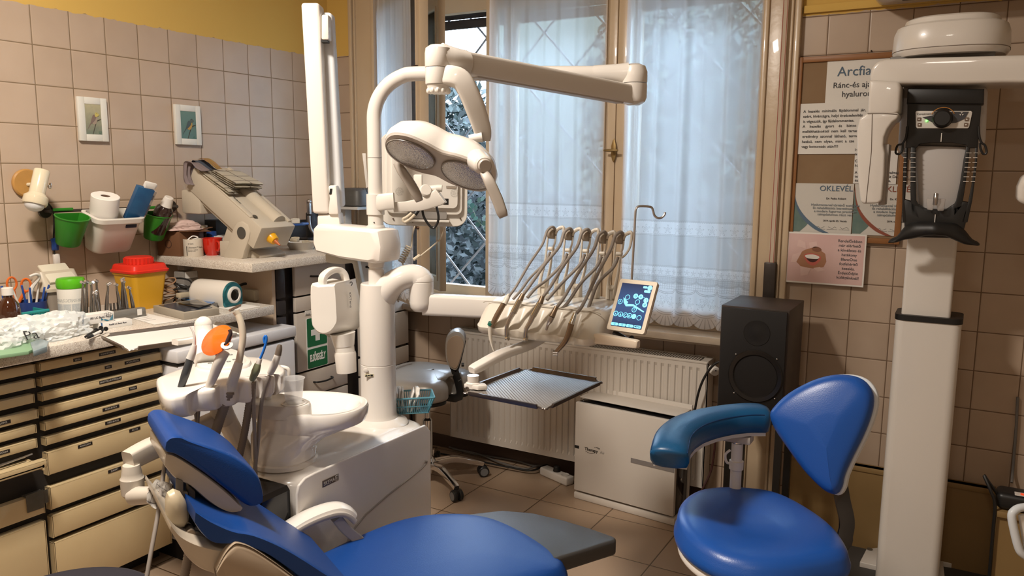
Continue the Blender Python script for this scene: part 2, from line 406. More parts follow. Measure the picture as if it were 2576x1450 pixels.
def _lace():
    m = bpy.data.materials.new('lace_curtain_fabric'); m.use_nodes = True; nt = m.node_tree; nt.nodes.clear(); L = nt.links
    o = N(nt, 'ShaderNodeOutputMaterial'); uv = N(nt, 'ShaderNodeUVMap'); s = N(nt, 'ShaderNodeSeparateXYZ'); L.new(uv.outputs[0], s.inputs[0])
    u, v = s.outputs[0], s.outputs[1]   # metres across the cloth, metres above its hem
    mm = lambda op, a, b=None: MATH(nt, op, a, b)
    def band(lo, hi): return mm('MULTIPLY', mm('GREATER_THAN', v, lo), mm('LESS_THAN', v, hi))
    def line(e, t): return mm('LESS_THAN', mm('ABSOLUTE', e), t)
    P_ = .105
    fu = mm('FRACT', mm('DIVIDE', u, P_)); tri = mm('ABSOLUTE', mm('SUBTRACT', fu, .5))          # 0 at middle, .5 at edges
    arch = mm('SQRT', mm('MAXIMUM', mm('SUBTRACT', .25, mm('MULTIPLY', tri, tri)), 0))             # half circles
    hem = mm('MULTIPLY', mm('SUBTRACT', .5, arch), .05)
    lines = []
    for v0, a in ((.052, .05), (.062, .05), (.150, .05), (.157, .05), (.195, .04), (.200, .04)):
        lines.append(line(mm('SUBTRACT', v, mm('ADD', v0, mm('MULTIPLY', mm('SUBTRACT', .5, arch), a))), .0016))
    # fan rays at the hem
    ang = N(nt, 'ShaderNodeMath'); ang.operation = 'ARCTAN2'; L.new(mm('MULTIPLY', mm('SUBTRACT', fu, .5), P_), ang.inputs[0]); L.new(mm('SUBTRACT', .075, v), ang.inputs[1])
    rays = mm('LESS_THAN', mm('ABSOLUTE', mm('SINE', mm('MULTIPLY', ang.outputs[0], 9))), .33); lines.append(mm('MULTIPLY', rays, band(-.02, .047)))
    # flowers
    def flowers(vc, p, r, lo, hi):
        cu = mm('MULTIPLY', mm('SUBTRACT', mm('FRACT', mm('DIVIDE', u, p)), .5), p); cv = mm('SUBTRACT', v, vc)
        rad = mm('SQRT', mm('ADD', mm('MULTIPLY', cu, cu), mm('MULTIPLY', cv, cv)))
        a = N(nt, 'ShaderNodeMath'); a.operation = 'ARCTAN2'; L.new(cv, a.inputs[0]); L.new(cu, a.inputs[1])
        pet = mm('MULTIPLY', mm('ADD', 1.3, mm('SINE', mm('MULTIPLY', a.outputs[0], 5))), r*.45)
        e = line(mm('SUBTRACT', rad, pet), .0013); e2 = line(mm('SUBTRACT', rad, mm('MULTIPLY', pet, .5)), .001)
        return mm('MULTIPLY', mm('MAXIMUM', e, e2), band(lo, hi))
    lines += [flowers(.105, P_/2, .019, .07, .145), flowers(.445, .056, .019, .42, .475), flowers(.25, .035, .012, .237, .268), flowers(.125, P_, .03, .08, .17)]
    for vv in (.415, .42, .478, .483, .232, .272, .277, .225): lines.append(line(mm('SUBTRACT', v, mm('ADD', vv, mm('MULTIPLY', mm('ABSOLUTE', mm('SINE', mm('MULTIPLY', u, 300))), .0025))), .0012))
    vo = N(nt, 'ShaderNodeTexVoronoi'); vo.feature = 'DISTANCE_TO_EDGE'; vo.inputs['Scale'].default_value = 90; vo.inputs['Randomness'].default_value = .3; L.new(uv.outputs[0], vo.inputs['Vector'])
    net = mm('MULTIPLY', mm('LESS_THAN', vo.outputs['Distance'], .06), band(.17, .23)); lines.append(net)
    ln = lines[0]
    for q in lines[1:]: ln = mm('MAXIMUM', ln, q)
    dens = mm('MAXIMUM', mm('MAXIMUM', band(-.03, .2), band(.23, .275)), band(.418, .48))
    base = mm('ADD', .66, mm('MULTIPLY', dens, .14)); op = mm('MAXIMUM', base, mm('MULTIPLY', ln, .97))
    op = mm('MULTIPLY', op, mm('GREATER_THAN', v, hem))
    col = MIXC(nt, ln, (.90, .90, .92), (.50, .49, .50))
    t = N(nt, 'ShaderNodeBsdfTransparent'); d = N(nt, 'ShaderNodeBsdfDiffuse'); tr = N(nt, 'ShaderNodeBsdfTranslucent')
    L.new(col, d.inputs[0]); L.new(col, tr.inputs[0])
    a = N(nt, 'ShaderNodeMixShader'); a.inputs[0].default_value = .62; L.new(d.outputs[0], a.inputs[1]); L.new(tr.outputs[0], a.inputs[2])
    c = N(nt, 'ShaderNodeMixShader'); L.new(op, c.inputs[0]); L.new(t.outputs[0], c.inputs[1]); L.new(a.outputs[0], c.inputs[2]); L.new(c.outputs[0], o.inputs[0])
    return m
LACE = _lace()
def curtain(name, a, b_, zb, zt, label, seed, folds, amp, toward=(0, -1, 0), extra=None):
    """gathered lace hanging between floor points a and b_"""
    rnd = random.Random(seed); a = V((a[0], a[1], 0)); b_ = V((b_[0], b_[1], 0)); W = (b_-a).length; dx = (b_-a)/W; nrm = V(toward)
    nu, nv = 260, 46; ph = [rnd.uniform(0, 6.28) for _ in range(6)]; bm = bmesh.new(); uvl = bm.loops.layers.uv.new('UVMap'); G = []; U = []
    cloth = 0; prev = None
    prof = []
    for i in range(nu+1):
        t = i/nu
        off = amp*(math.sin(t*folds*2*PI+ph[0])+.6*math.sin(t*folds*3.3*PI+ph[1])+.5*math.sin(t*folds*1.1*PI+ph[2]))
        off += amp*1.1*max(0, math.sin(t*folds*.9*PI+ph[3]))**6*math.sin(t*60)
        prof.append(off)
    for j in range(nv+1):
        vv = j/nv; z = zb+(zt-zb)*vv; row = []; ur = []; cl = 0; prev = None
        for i in range(nu+1):
            t = i/nu; k = .55+.45*(1-vv)
            o_ = prof[i]*k + amp*.35*math.sin(vv*5+t*9+ph[4])
            p = a+dx*(W*t + amp*.8*math.sin(t*folds*2*PI+ph[5]+vv*.8))+nrm*(amp*1.9+o_)+V((0, 0, z))
            if prev is not None: cl += (p-prev).length
            prev = p; row.append(bm.verts.new(p)); ur.append((cl, z-zb))
        G.append(row); U.append(ur)
    for j in range(nv):
        for i in range(nu):
            f = bm.faces.new((G[j][i], G[j][i+1], G[j+1][i+1], G[j+1][i]))
            for lp, (jj, ii) in zip(f.loops, ((j, i), (j, i+1), (j+1, i+1), (j+1, i))): lp[uvl].uv = U[jj][ii]
    mb = MB(); mb.bm.free(); mb.bm = bm
    o = solo(name, mb, LACE, label, 'curtain', ang=9); return o

def sash(n, a, b_, z0, z1, th=.042, st=.05, botr=.07, glass=True, st2=None):
    """a casement leaf standing between plan points a and b_"""
    a = V((*a, 0)); b_ = V((*b_, 0)); dx = (b_-a).normalized(); W = (b_-a).length; M = frame(a, dx); st2 = st2 or st
    m = MB(); H = z1-z0
    m.box((st/2, 0, z0+H/2), (st, th, H), M, bev=.005); m.box((W-st2/2, 0, z0+H/2), (st2, th, H), M, bev=.005)
    m.box((W/2, 0, z0+botr/2), (W-st-st2, th*.92, botr), M, bev=.004); m.box((W/2, 0, z1-.03), (W-st-st2, th*.92, .06), M, bev=.004)
    for x in (st+.005, W-st2-.005): m.box((x, 0, z0+H/2), (.01, th+.008, H-.1), M, bev=.003)
    w_ = struct('window_%d' % n, m, woodP, flat=False)
    if glass:
        g = MB(); g.box((W/2, .002, z0+H/2), (W-st-st2, .003, H-.12), M); gg = struct('pane', g, PANE, parent=w_)
    return w_
sash(1, (1.016, 1.705), (1.728, 1.705), .86, 2.48, st=.044, st2=.05)
sash(2, (1.730, 1.705), (2.455, 1.705), .86, 2.48, st=.05, st2=.055)
HX, HY = .352, 1.668; FX, FY = .915, 1.30
sash(3, (HX, HY), (FX, FY), .865, 2.48, st=.05, st2=.045, th=.045)
sash(4, (.375, 1.84), (.875, 1.505), .93, 2.40, st=.04, st2=.04, th=.035)
# outer frame of the double window
b = MB()
for x0, x1 in ((.345, .40), (1.03, 1.10), (1.68, 1.78), (2.34, 2.42)): b.box(((x0+x1)/2, 1.86, 1.65), (x1-x0, .05, 1.6), bev=.004)
b.box((1.38, 1.86, .885), (2.05, .05, .06)); b.box((1.38, 1.86, 2.43), (2.05, .05, .10)); struct('window_5', b, woodP, flat=False)
b = MB()
for x0, x1 in ((1.10, 1.68), (1.78, 2.34)): b.box(((x0+x1)/2, 1.865, 1.65), (x1-x0, .003, 1.5))
struct('pane', b, PANE, parent=bpy.data.objects['window_5'])
curtain('lace_curtain', (1.052, 1.672), (1.682, 1.672), .905, 2.46, 'white lace curtain on the middle casement, beside the espagnolette handle', 3, 7, .0065)
curtain('lace_curtain', (1.778, 1.672), (2.41, 1.672), .845, 2.46, 'long white lace curtain behind the lit control tablet and above the speaker', 5, 6, .0075)
dd = V((FX-HX, FY-HY, 0)).normalized(); nn = V((-dd.y, dd.x, 0)); nn = nn if nn.y < 0 else -nn
curtain('lace_curtain', (HX+dd.x*.03+nn.x*.03, HY+dd.y*.03+nn.y*.03), (FX-dd.x*.05+nn.x*.03, FY-dd.y*.05+nn.y*.03), .885, 2.46, 'gathered white lace curtain on the open casement behind the lamp pole', 9, 6, .006, toward=nn)
# handles
def espag(p, M0, label):
    t = thing('espagnolette', label, 'handle', M=M0)
    b = MB(); o = [(-.0, .055), (.006, .045), (.013, .02), (.012, 0), (.013, -.02), (.006, -.045), (0, -.055), (-.006, -.045), (-.013, -.02), (-.012, 0), (-.013, .02), (-.006, .045)]
    b.prism([(x, 0, z) for x, z in o], (0, -.005, 0), bev=.0015); part(t, 'escutcheon', b, BRASS, local=True)
    b = MB(); b.cyl((0, -.004, 0), (0, -.03, 0), .006, bev=.001); b.tube([(-.037, -.032, 0), (-.015, -.035, 0), (.015, -.035, 0), (.034, -.032, 0)], [.0045, .0065, .0065, .0045], seg=12); part(t, 'lever', b, BRASS, local=True)
    return t
espag(0, frame((1.728, 1.674, 1.645), (1, 0, 0)), 'aged brass espagnolette handle on the centre stile between the lace curtains')
def latch(px, py, lbl):
    p = P(px, py, pl=((FX, FY, 0), (nn.x, nn.y, 0))); M0 = frame(p+nn*.006, dd)
    t = thing('sash_latch', lbl, 'handle', M=M0); s = 1 if V((0, -1, 0)).dot(M0.to_3x3() @ V((0, 1, 0))) > 0 else 1
    yy = (M0.inverted().to_3x3() @ nn)
    b = MB(); b.tube([V((.0, 0, 0)), yy*.02, yy*.03+V((-.03, 0, 0)), yy*.03+V((-.05, 0, -.004))], [.005, .006, .008, .006], seg=10); part(t, 'lever', b, mat('dark_brass', (.07, .035, .02), .35, metal=.7), local=True)
latch(1062, 168, 'dark brass latch on the open casement just above the bent lamp pole')
latch(1064, 573, 'dark brass latch on the open casement under the monitor')

# ---------------------------------------------------------------- security grille, roller shutter, outside
grM = mat('grille_steel', (.26, .27, .30), .4, metal=.3)
t = thing('window_grille', 'diamond security grille of flat grey bars outside the window', 'grille', (1.38, 2.02, .85))
b = MB(); x0, x1, z0, z1 = .30, 2.46, .80, 2.50
def clipbar(bb, c, s):   # line z = s*(x) + c, clipped
    pts = []
    for x in (x0, x1):
        z = s*x+c
        if z0 <= z <= z1: pts.append((x, z))
    for z in (z0, z1):
        x = (z-c)/s
        if x0 < x < x1: pts.append((x, z))
    if len(pts) >= 2 and abs(pts[0][0]-pts[1][0]) > .02:
        p, q = V((pts[0][0], 2.02+(.006 if s > 0 else -.006), pts[0][1])), V((pts[1][0], 2.02+(.006 if s > 0 else -.006), pts[1][1]))
        bb.tube([p, q], .5, seg=8, n=1, sq=(.024, .012), up=(0, 1, 0))
S_ = 1.05; D_ = .375
for k in range(-10, 16): clipbar(b, k*D_-.08, S_); clipbar(b, k*D_+.13, -S_)
part(t, 'lattice', b, grM)
b = MB()
for x in (x0, x1): b.box((x, 2.02, 1.65), (.03, .03, 1.7))
for z in (z0, z1): b.box((1.38, 2.02, z), (2.16, .03, .03))
part(t, 'grille_frame', b, grM)
b = MB(); shz = 2.315
for k in range(4): b.box((1.38, 1.945, shz+.025+k*.052), (2.04, .014, .049), bev=.004)
t = thing('roller_shutter', 'dark roller shutter rolled almost up, a row of light slots showing', 'shutter', (1.38, 1.945, 2.30))
part(t, 'slats', b, mat('dark_shutter', (.03, .022, .02), .6))
b = MB()
for k in range(30): b.box((.40+k*.07, 1.936, shz+.085), (.026, .006, .008), bev=.002)
part(t, 'light_slots', b, mat('daylight_through_slots', (.8, .85, .9), .5, emit=(.8, .9, 1), estr=1.6))
# outside masses
def foliage(name, c, size, n, leaf, m, label, seed, cat='hedge', flatten=1):
    rnd = random.Random(seed); vs = []; fs = []
    for k in range(n):
        while True:
            p = V((rnd.uniform(-1, 1), rnd.uniform(-1, 1), rnd.uniform(-1, 1)))
            if flatten == 0 or p.length < 1: break
        p = V((p.x*size[0], p.y*size[1], p.z*size[2]))+V(c); s = leaf*rnd.uniform(.6, 1.3)
        a = V((rnd.gauss(0, 1), rnd.gauss(0, 1), rnd.gauss(0, 1))).normalized(); q = a.orthogonal().normalized()
        i = len(vs); vs += [p-a*s, p+q*s*.45, p+a*s, p-q*s*.45]; fs.append((i, i+1, i+2, i+3))
    b = MB(); t = bmesh.new(); bv = [t.verts.new(v) for v in vs]
    for f in fs: t.faces.new([bv[i] for i in f])
    b.add(t); return solo(name, b, m, label, cat, flat=True, kind=None)
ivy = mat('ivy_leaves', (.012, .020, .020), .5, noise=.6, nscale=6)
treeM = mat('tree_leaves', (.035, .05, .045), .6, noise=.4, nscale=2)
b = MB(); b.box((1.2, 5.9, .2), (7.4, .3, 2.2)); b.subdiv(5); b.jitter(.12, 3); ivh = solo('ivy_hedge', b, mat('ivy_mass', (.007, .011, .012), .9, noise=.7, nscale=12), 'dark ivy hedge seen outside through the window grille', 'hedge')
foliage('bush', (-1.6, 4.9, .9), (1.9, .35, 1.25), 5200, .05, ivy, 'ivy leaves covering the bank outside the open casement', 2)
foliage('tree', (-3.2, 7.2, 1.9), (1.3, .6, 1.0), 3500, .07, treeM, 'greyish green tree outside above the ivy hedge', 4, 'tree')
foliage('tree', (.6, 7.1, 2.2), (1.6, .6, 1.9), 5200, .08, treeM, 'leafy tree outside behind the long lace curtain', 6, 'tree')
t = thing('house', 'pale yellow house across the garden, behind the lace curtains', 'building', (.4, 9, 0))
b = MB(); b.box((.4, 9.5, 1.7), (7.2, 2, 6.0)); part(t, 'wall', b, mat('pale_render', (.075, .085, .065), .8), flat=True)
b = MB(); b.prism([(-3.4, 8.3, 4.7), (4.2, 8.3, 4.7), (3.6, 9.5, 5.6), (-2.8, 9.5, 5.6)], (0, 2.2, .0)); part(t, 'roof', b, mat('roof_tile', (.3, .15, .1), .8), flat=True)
b = MB(); b.box((1.5, 6, -.6), (14, 8, .1)); struct('ground', b, mat('garden_soil', (.06, .06, .04), .9))
bpy.data.objects['ground'].name = 'floor_2'
lf = mat('young_ivy_leaf', (.05, .13, .105), .5, noise=.2, nscale=20)
ms = MB(); pts = [P(1172, 512, y=2.2), P(1190, 530, y=2.2), P(1200, 553, y=2.2), P(1218, 575, y=2.2), P(1228, 600, y=2.2)]
t = thing('ivy_vine', 'vine of pale green leaves outside the open casement', 'vine', pts[2])
ms.tube(pts, .002, seg=6); part(t, 'stem', ms, mat('vine_stem', (.1, .12, .07), .6))
rnd = random.Random(5)
for k, (px, py) in enumerate(((1176, 512), (1188, 517), (1197, 523), (1182, 507), (1215, 500), (1206, 503), (1190, 543), (1197, 550), (1207, 556), (1218, 548), (1219, 562), (1224, 575), (1202, 565), (1230, 590), (1183, 530))):
    b = MB(); M0 = frame(P(px, py, y=2.19+rnd.uniform(-.02, .02)), (rnd.uniform(-1, 1), -.2, rnd.uniform(-1, 1)), (rnd.uniform(-.4, .4), -1, rnd.uniform(-.2, .6)))
    o = [(0, -.016), (.012, -.010), (.016, .002), (.008, .014), (0, .022), (-.008, .014), (-.016, .002), (-.012, -.010)]
    b.prism([(x, y, .002*abs(x)*60) for x, y in o], (0, 0, .0008), M=M0); part(t, 'leaf', b, lf)
# ================================================================ cabinets, worktops
CZ = .965; CXF = .62; UZ = 1.155; UXF = .62; UY = .485
def speckle(name):
    m, nt, b, L = nodes_of(name, rough=.35)
    tc = N(nt, 'ShaderNodeNewGeometry'); v = N(nt, 'ShaderNodeTexVoronoi'); v.inputs['Scale'].default_value = 420; L.new(tc.outputs['Position'], v.inputs['Vector'])
    s = N(nt, 'ShaderNodeSeparateColor'); L.new(v.outputs['Color'], s.inputs[0])
    a = MIXC(nt, MATH(nt, 'GREATER_THAN', s.outputs[0], .82), (.60, .54, .46), (.40, .34, .28)); a = MIXC(nt, MATH(nt, 'GREATER_THAN', s.outputs[1], .9), a, (.76, .72, .66))
    L.new(a, b.inputs['Base Color']); return m
SPECK = speckle('speckled_laminate')
b = MB(); b.box((CXF/2, (-1.5+.60)/2, CZ-.02), (CXF-.002, 2.10, .04), bev=.004)
solo('worktop', b, SPECK, 'long speckled laminate worktop over the cream drawer cabinets', 'worktop')
b = MB(); b.box((UXF/2, (UY+1.64)/2, UZ-.019), (UXF-.002, 1.64-UY, .038), bev=.003)
solo('worktop', b, SPECK, 'raised speckled laminate worktop carrying the red mug and the mixing machine', 'worktop')
CREAM = mat('cream_drawer_paint', (.56, .43, .24), .42, noise=.12, nscale=9, coat=.1)
BLK = mat('black_cabinet_frame', (.012, .010, .009), .6)
DYMO = mat('black_label_tape', (.015, .012, .012), .35)
FXD = .572
def dz(px, py): return P(px, py, x=FXD).z
def drawer(par, y0, y1, z0, z1, labels=(), xf=FXD, out=0, ret=True):
    b = MB(); th = .028
    b.box((xf+out-.003, (y0+y1)/2, (z0+z1)/2), (.006, y1-y0, z1-z0), bev=.0025)
    b.box((xf+out-th/2, y0+.002, (z0+z1)/2), (th, .004, z1-z0)); b.box((xf+out-th/2, (y0+y1)/2, z1-.002), (th, y1-y0, .004), bev=.001); b.box((xf+out-th/2, y1-.002, (z0+z1)/2), (th, .004, z1-z0))
    if out: b.box((xf+out/2-.16, y0+.015, (z0+z1)/2-.01), (.32+out, .006, (z1-z0)*.7)); b.box((xf+out/2-.16, y1-.015, (z0+z1)/2-.01), (.32+out, .006, (z1-z0)*.7)); b.box((xf+out/2-.16, (y0+y1)/2, z0+.008), (.32+out, y1-y0-.03, .004))
    d = part(par, 'drawer', b, CREAM)
    for (yc, zc, L_, s) in labels:
        lb = MB(); lb.box((xf+out+.0006, yc, zc), (.0012, L_, .0115)); lo = part(d, 'label_tape', lb, DYMO)
        tb = MB(); tb.text(s, frame((xf+out+.0013, yc, zc-.0026), (0, 1, 0), (1, 0, 0)), size=.0082, align='CENTER', depth=.0002); part(lo, 'lettering', tb, mat('embossed_white', (.5, .47, .42), .6))
    return d
c2y0, c2y1 = -.395, .073
cab = thing('drawer_cabinet', 'cream ten-drawer cabinet with black frame, fully seen beside the white chest', 'cabinet', (.3, (c2y0+c2y1)/2, 0))
b = MB(); b.box((.275, (c2y0+c2y1)/2-.005, .5), (.54, c2y1-c2y0+.03, .84)); b.box((.235, (c2y0+c2y1)/2, .04), (.47, c2y1-c2y0+.02, .08)); part(cab, 'cabinet_frame', b, BLK, flat=True)
rows = [(116, 912, 933), (119, 949, 970.5), (122.5, 986.6, 1007), (124, 1023, 1044.5), (128, 1060, 1081), (131, 1098, 1118), (138, 1135, 1192), (145, 1221.6, 1278.5), (152, 1292, 1348)]
LBL = {0: [(195, 905, .030, 'VEGA'), (270, 889, .062, 'KONULTRICA')], 1: [(272, 924, .026, 'MTA'), (333, 910, .062, 'POLPOTRICA')], 2: [(278, 957, .085, 'BRISTOLS-INTERGLAR')],
       3: [(334, 977, .032, 'FURO')], 4: [(279, 1027, .064, 'BOXI-BI.N.N')], 5: [(284, 1061, .06, 'NEZI-BI.N.N')], 6: [(214, 1120, .052, 'ANALGAN'), (339, 1081, .045, 'AL.F.N.')], 7: [(288, 1183, .05, 'JODERT')]}
zmin = 1
for i, (px, a, c) in enumerate(rows):
    z1, z0 = dz(px, a), dz(px, c); zmin = z0
    ls = []
    for (lx, ly, L_, s) in LBL.get(i, []):
        q = P(lx, ly, x=FXD); ls.append((q.y, min(max(q.z, z0+.008), z1-.008), L_, s))
    drawer(cab, c2y0+.012, c2y1-.002, z0, z1, ls)
drawer(cab, c2y0+.012, c2y1-.002, .085, zmin-.018)
c1y1 = -.415; c1y0 = -.86
cab = thing('drawer_cabinet', 'cream drawer cabinet with one drawer open and grey tape on a front', 'cabinet', (.3, (c1y0+c1y1)/2, 0))
b = MB(); b.box((.275, (c1y0+c1y1)/2, .5), (.54, c1y1-c1y0, .84)); b.box((.235, (c1y0+c1y1)/2, .04), (.47, c1y1-c1y0, .08)); part(cab, 'cabinet_frame', b, BLK, flat=True)
rows1 = [(88, 917, 939.5, 0, []), (88, 953.5, 976, 0, []), (86, 991.5, 1014, 0, []), (96, 1030, 1053, 0, [(6, 1065, .05, 'ALONZ')]), (91, 1068.5, 1090, 0, []), (93, 1104, 1127, 0, [(4, 1140, .05, 'NAXOLIN')]), (120, 1156, 1176, .075, [])]
lastz = None
for px, a, c, out, ls_ in rows1:
    q1 = P(px, a, x=FXD+out); q0 = P(px, c, x=FXD+out); ls = []
    for (lx, ly, L_, s) in ls_:
        q = P(lx, ly, x=FXD); ls.append((q.y, q.z, L_, s))
    drawer(cab, c1y0+.01, q1.y, q0.z, q1.z, ls, out=out); lastz = q0.z
q1 = P(110, 1240, x=FXD); q0 = P(110, 1292, x=FXD); dr = drawer(cab, c1y0+.01, q1.y, q0.z, q1.z)
tp = MB(); tc_ = P(88, 1262, x=FXD+.002); tp.box((FXD+.003, tc_.y, tc_.z), (.003, .055, .062), bev=.001); tp.box((FXD-.012, tc_.y+.005, q1.z+.003), (.03, .058, .003)); tp.box((FXD+.002, tc_.y+.034, tc_.z+.004), (.002, .02, .045), M=None); tp.jitter(.0025, 40)
part(dr, 'duct_tape', tp, mat('grey_duct_tape', (.10, .095, .08), .35, noise=.4, nscale=40))
q2 = P(114, 1310, x=FXD); drawer(cab, c1y0+.01, q2.y, .085, q2.z)
# tools lying in the open drawer
b = MB(); q = P(60, 1156, x=.60); b.cyl((.60, q.y-.09, q.z), (.585, q.y+.035, q.z+.004), .003, seg=8); b.cyl((.575, q.y-.09, q.z-.006), (.57, q.y+.02, q.z-.004), .0035, seg=8)
solo('dental_probe', b, STEEL, 'thin steel instruments lying in the open cream drawer', 'instrument')

# white appliance (chest) under the worktop
ap = thing('chest_freezer', 'low white chest with lid, under the worktop beside the cream drawers', 'appliance', (.33, .40, 0))
AX = .635; ay0, ay1 = .095, .70; az = .86
APW = mat('appliance_white', (.66, .65, .66), .35)
b = MB(); b.box((AX/2+.05, (ay0+ay1)/2, .44), (AX-.10, ay1-ay0, .72), bev=.012); part(ap, 'body', b, APW)
b = MB(); b.box((AX/2+.05, (ay0+ay1)/2, az-.025), (AX-.09, ay1-ay0+.012, .05), bev=.01); part(ap, 'lid', b, APW)
b = MB(); b.box((AX-.055, (ay0+ay1)/2, .806), (.10, ay1-ay0+.004, .006)); part(ap, 'gasket', b, BLK)
b = MB(); b.box((AX/2+.03, (ay0+ay1)/2, .04), (AX-.13, ay1-ay0-.02, .08)); part(ap, 'plinth', b, BLK)
b = MB(); b.box((.54, .36, az+.008), (.16, .12, .014), bev=.002); b.box((.54, .365, az+.020), (.14, .10, .008), bev=.002)
solo('pad_of_paper', b, PAPER, 'stack of paper pads on the white chest under the worktop edge', 'paper')

# drawer tower with beige side
TX = .56; ty0 = .655
tw = thing('drawer_tower', 'tall drawer tower with beige side panel and first-aid sign on its front', 'cabinet', (.28, 1.15, 0))
BEI = mat('beige_melamine', (.50, .38, .27), .45); GRF = mat('greige_drawer_front', (.50, .44, .38), .4); DKF = mat('dark_cabinet_edge', (.022, .018, .018), .45)
b = MB(); b.box((TX/2+.005, ty0+.009, .56), (TX-.03, .018, 1.11)); part(tw, 'side_panel', b, BEI, flat=True)
b = MB(); b.box((TX/2-.01, (ty0+1.64)/2, .555), (TX-.06, 1.64-ty0-.04, 1.10)); part(tw, 'carcass', b, DKF, flat=True)
def tq(px, py): return P(px, py, x=TX)
seams = [tq(765, 745).z, tq(765, 785).z]
colA0, colA1 = tq(741, 800).y, tq(868, 800).y
for zc0, zc1 in ((seams[0]+.004, UZ-.045), (seams[1]+.004, seams[0]-.004), (tq(790, 930).z+.005, seams[1]-.004), (tq(800, 990).z, tq(790, 930).z-.005), (.10, tq(800, 990).z-.008)):
    b = MB(); b.box((TX-.02, ty0+.048, (zc0+zc1)/2), (.035, .052, zc1-zc0), bev=.008); part(tw, 'post_cover', b, DKF)
    b = MB(); b.box((TX-.009, (colA0+colA1)/2+.01, (zc0+zc1)/2), (.018, colA1-colA0, zc1-zc0), bev=.002); d = part(tw, 'drawer', b, GRF)
    if zc0 > seams[1] or zc0 < .5:
        hz = zc1-.055 if zc1-zc0 > .09 else (zc0+zc1)/2; hy = (colA0+colA1)/2
        b = MB(); b.tube([(TX-.002, hy-.06, hz), (TX+.02, hy-.05, hz), (TX+.024, hy, hz-.003), (TX+.02, hy+.05, hz), (TX-.002, hy+.06, hz)], .0045, seg=8); part(d, 'handle', b, BLACKP)
colB0, colB1 = tq(905, 800).y, 1.62
for zc0, zc1 in ((tq(930, 740).z+.01, UZ-.045), (tq(930, 800).z, tq(930, 740).z), (tq(900, 905).z+.01, tq(930, 800).z-.008), (.5, tq(900, 905).z-.004), (.1, .49)):
    b = MB(); b.box((TX-.009, (colB0+colB1)/2, (zc0+zc1)/2), (.018, colB1-colB0, zc1-zc0), bev=.002); d = part(tw, 'drawer', b, GRF)
    b = MB(); b.cyl((TX, colB0+.055, zc1-.05), (TX+.022, colB0+.055, zc1-.05), .006, bev=.001); part(d, 'knob', b, BLACKP)
# first aid sign
GRN = mat('safety_green', (.008, .13, .045), .4); WHT = mat('sign_white', (.75, .74, .72), .5)
sg = thing('first_aid_sign', 'green first-aid sign with white cross on the drawer tower', 'sign', (TX+.001, tq(795, 850).y, tq(795, 850).z))
sy0, sy1 = tq(769, 800).y, tq(822, 800).y; s0, s1, s2 = tq(795, 925).z, tq(795, 873).z, tq(795, 797).z
b = MB(); b.box((TX+.0008, (sy0+sy1)/2, (s0+s2)/2), (.0012, sy1-sy0, s2-s0)); part(sg, 'backing', b, WHT)
b = MB(); b.prism([(TX+.0018, (sy0+sy1)/2+x, (s1+s2)/2+.002+z) for x, z in rrect(sy1-sy0-.008, s2-s1-.008, .006)], (.0004, 0, 0)); b.prism([(TX+.0018, (sy0+sy1)/2+x, (s0+s1)/2-.001+z) for x, z in rrect(sy1-sy0-.008, s1-s0-.008, .006)], (.0004, 0, 0)); part(sg, 'green_field', b, GRN)
b = MB(); cy_, cz_ = (sy0+sy1)/2+.002, (s1+s2)/2; b.prism([(TX+.0024, cy_+a*.014, cz_+c*.014) for a, c in ((-3, -1), (-1, -1), (-1, -3), (1, -3), (1, -1), (3, -1), (3, 1), (1, 1), (1, 3), (-1, 3), (-1, 1), (-3, 1))], (.0006, 0, 0)); part(sg, 'cross', b, WHT)
b = MB(); b.text('ELSŐSEGÉLY', frame((TX+.0024, (sy0+sy1)/2, (s0+s1)/2-.014), (0, 1, 0), (1, 0, 0)) @ Matrix.Diagonal((.52, 1.25, 1, 1)), size=.036, align='CENTER', bold=.0012); part(sg, 'lettering', b, WHT)
b = MB(); b.box((TX+.0008, tq(772, 790).y+.012, tq(772, 790).z+.004), (.001, .05, .022)); pl_ = part(sg, 'small_label', b, PAPER)
b = MB(); b.text('életb', frame((TX+.0016, tq(768, 796).y, tq(768, 796).z+.002), (0, 1, 0), (1, 0, 0)), size=.014, depth=.0002); part(pl_, 'lettering', b, BLACKINK)

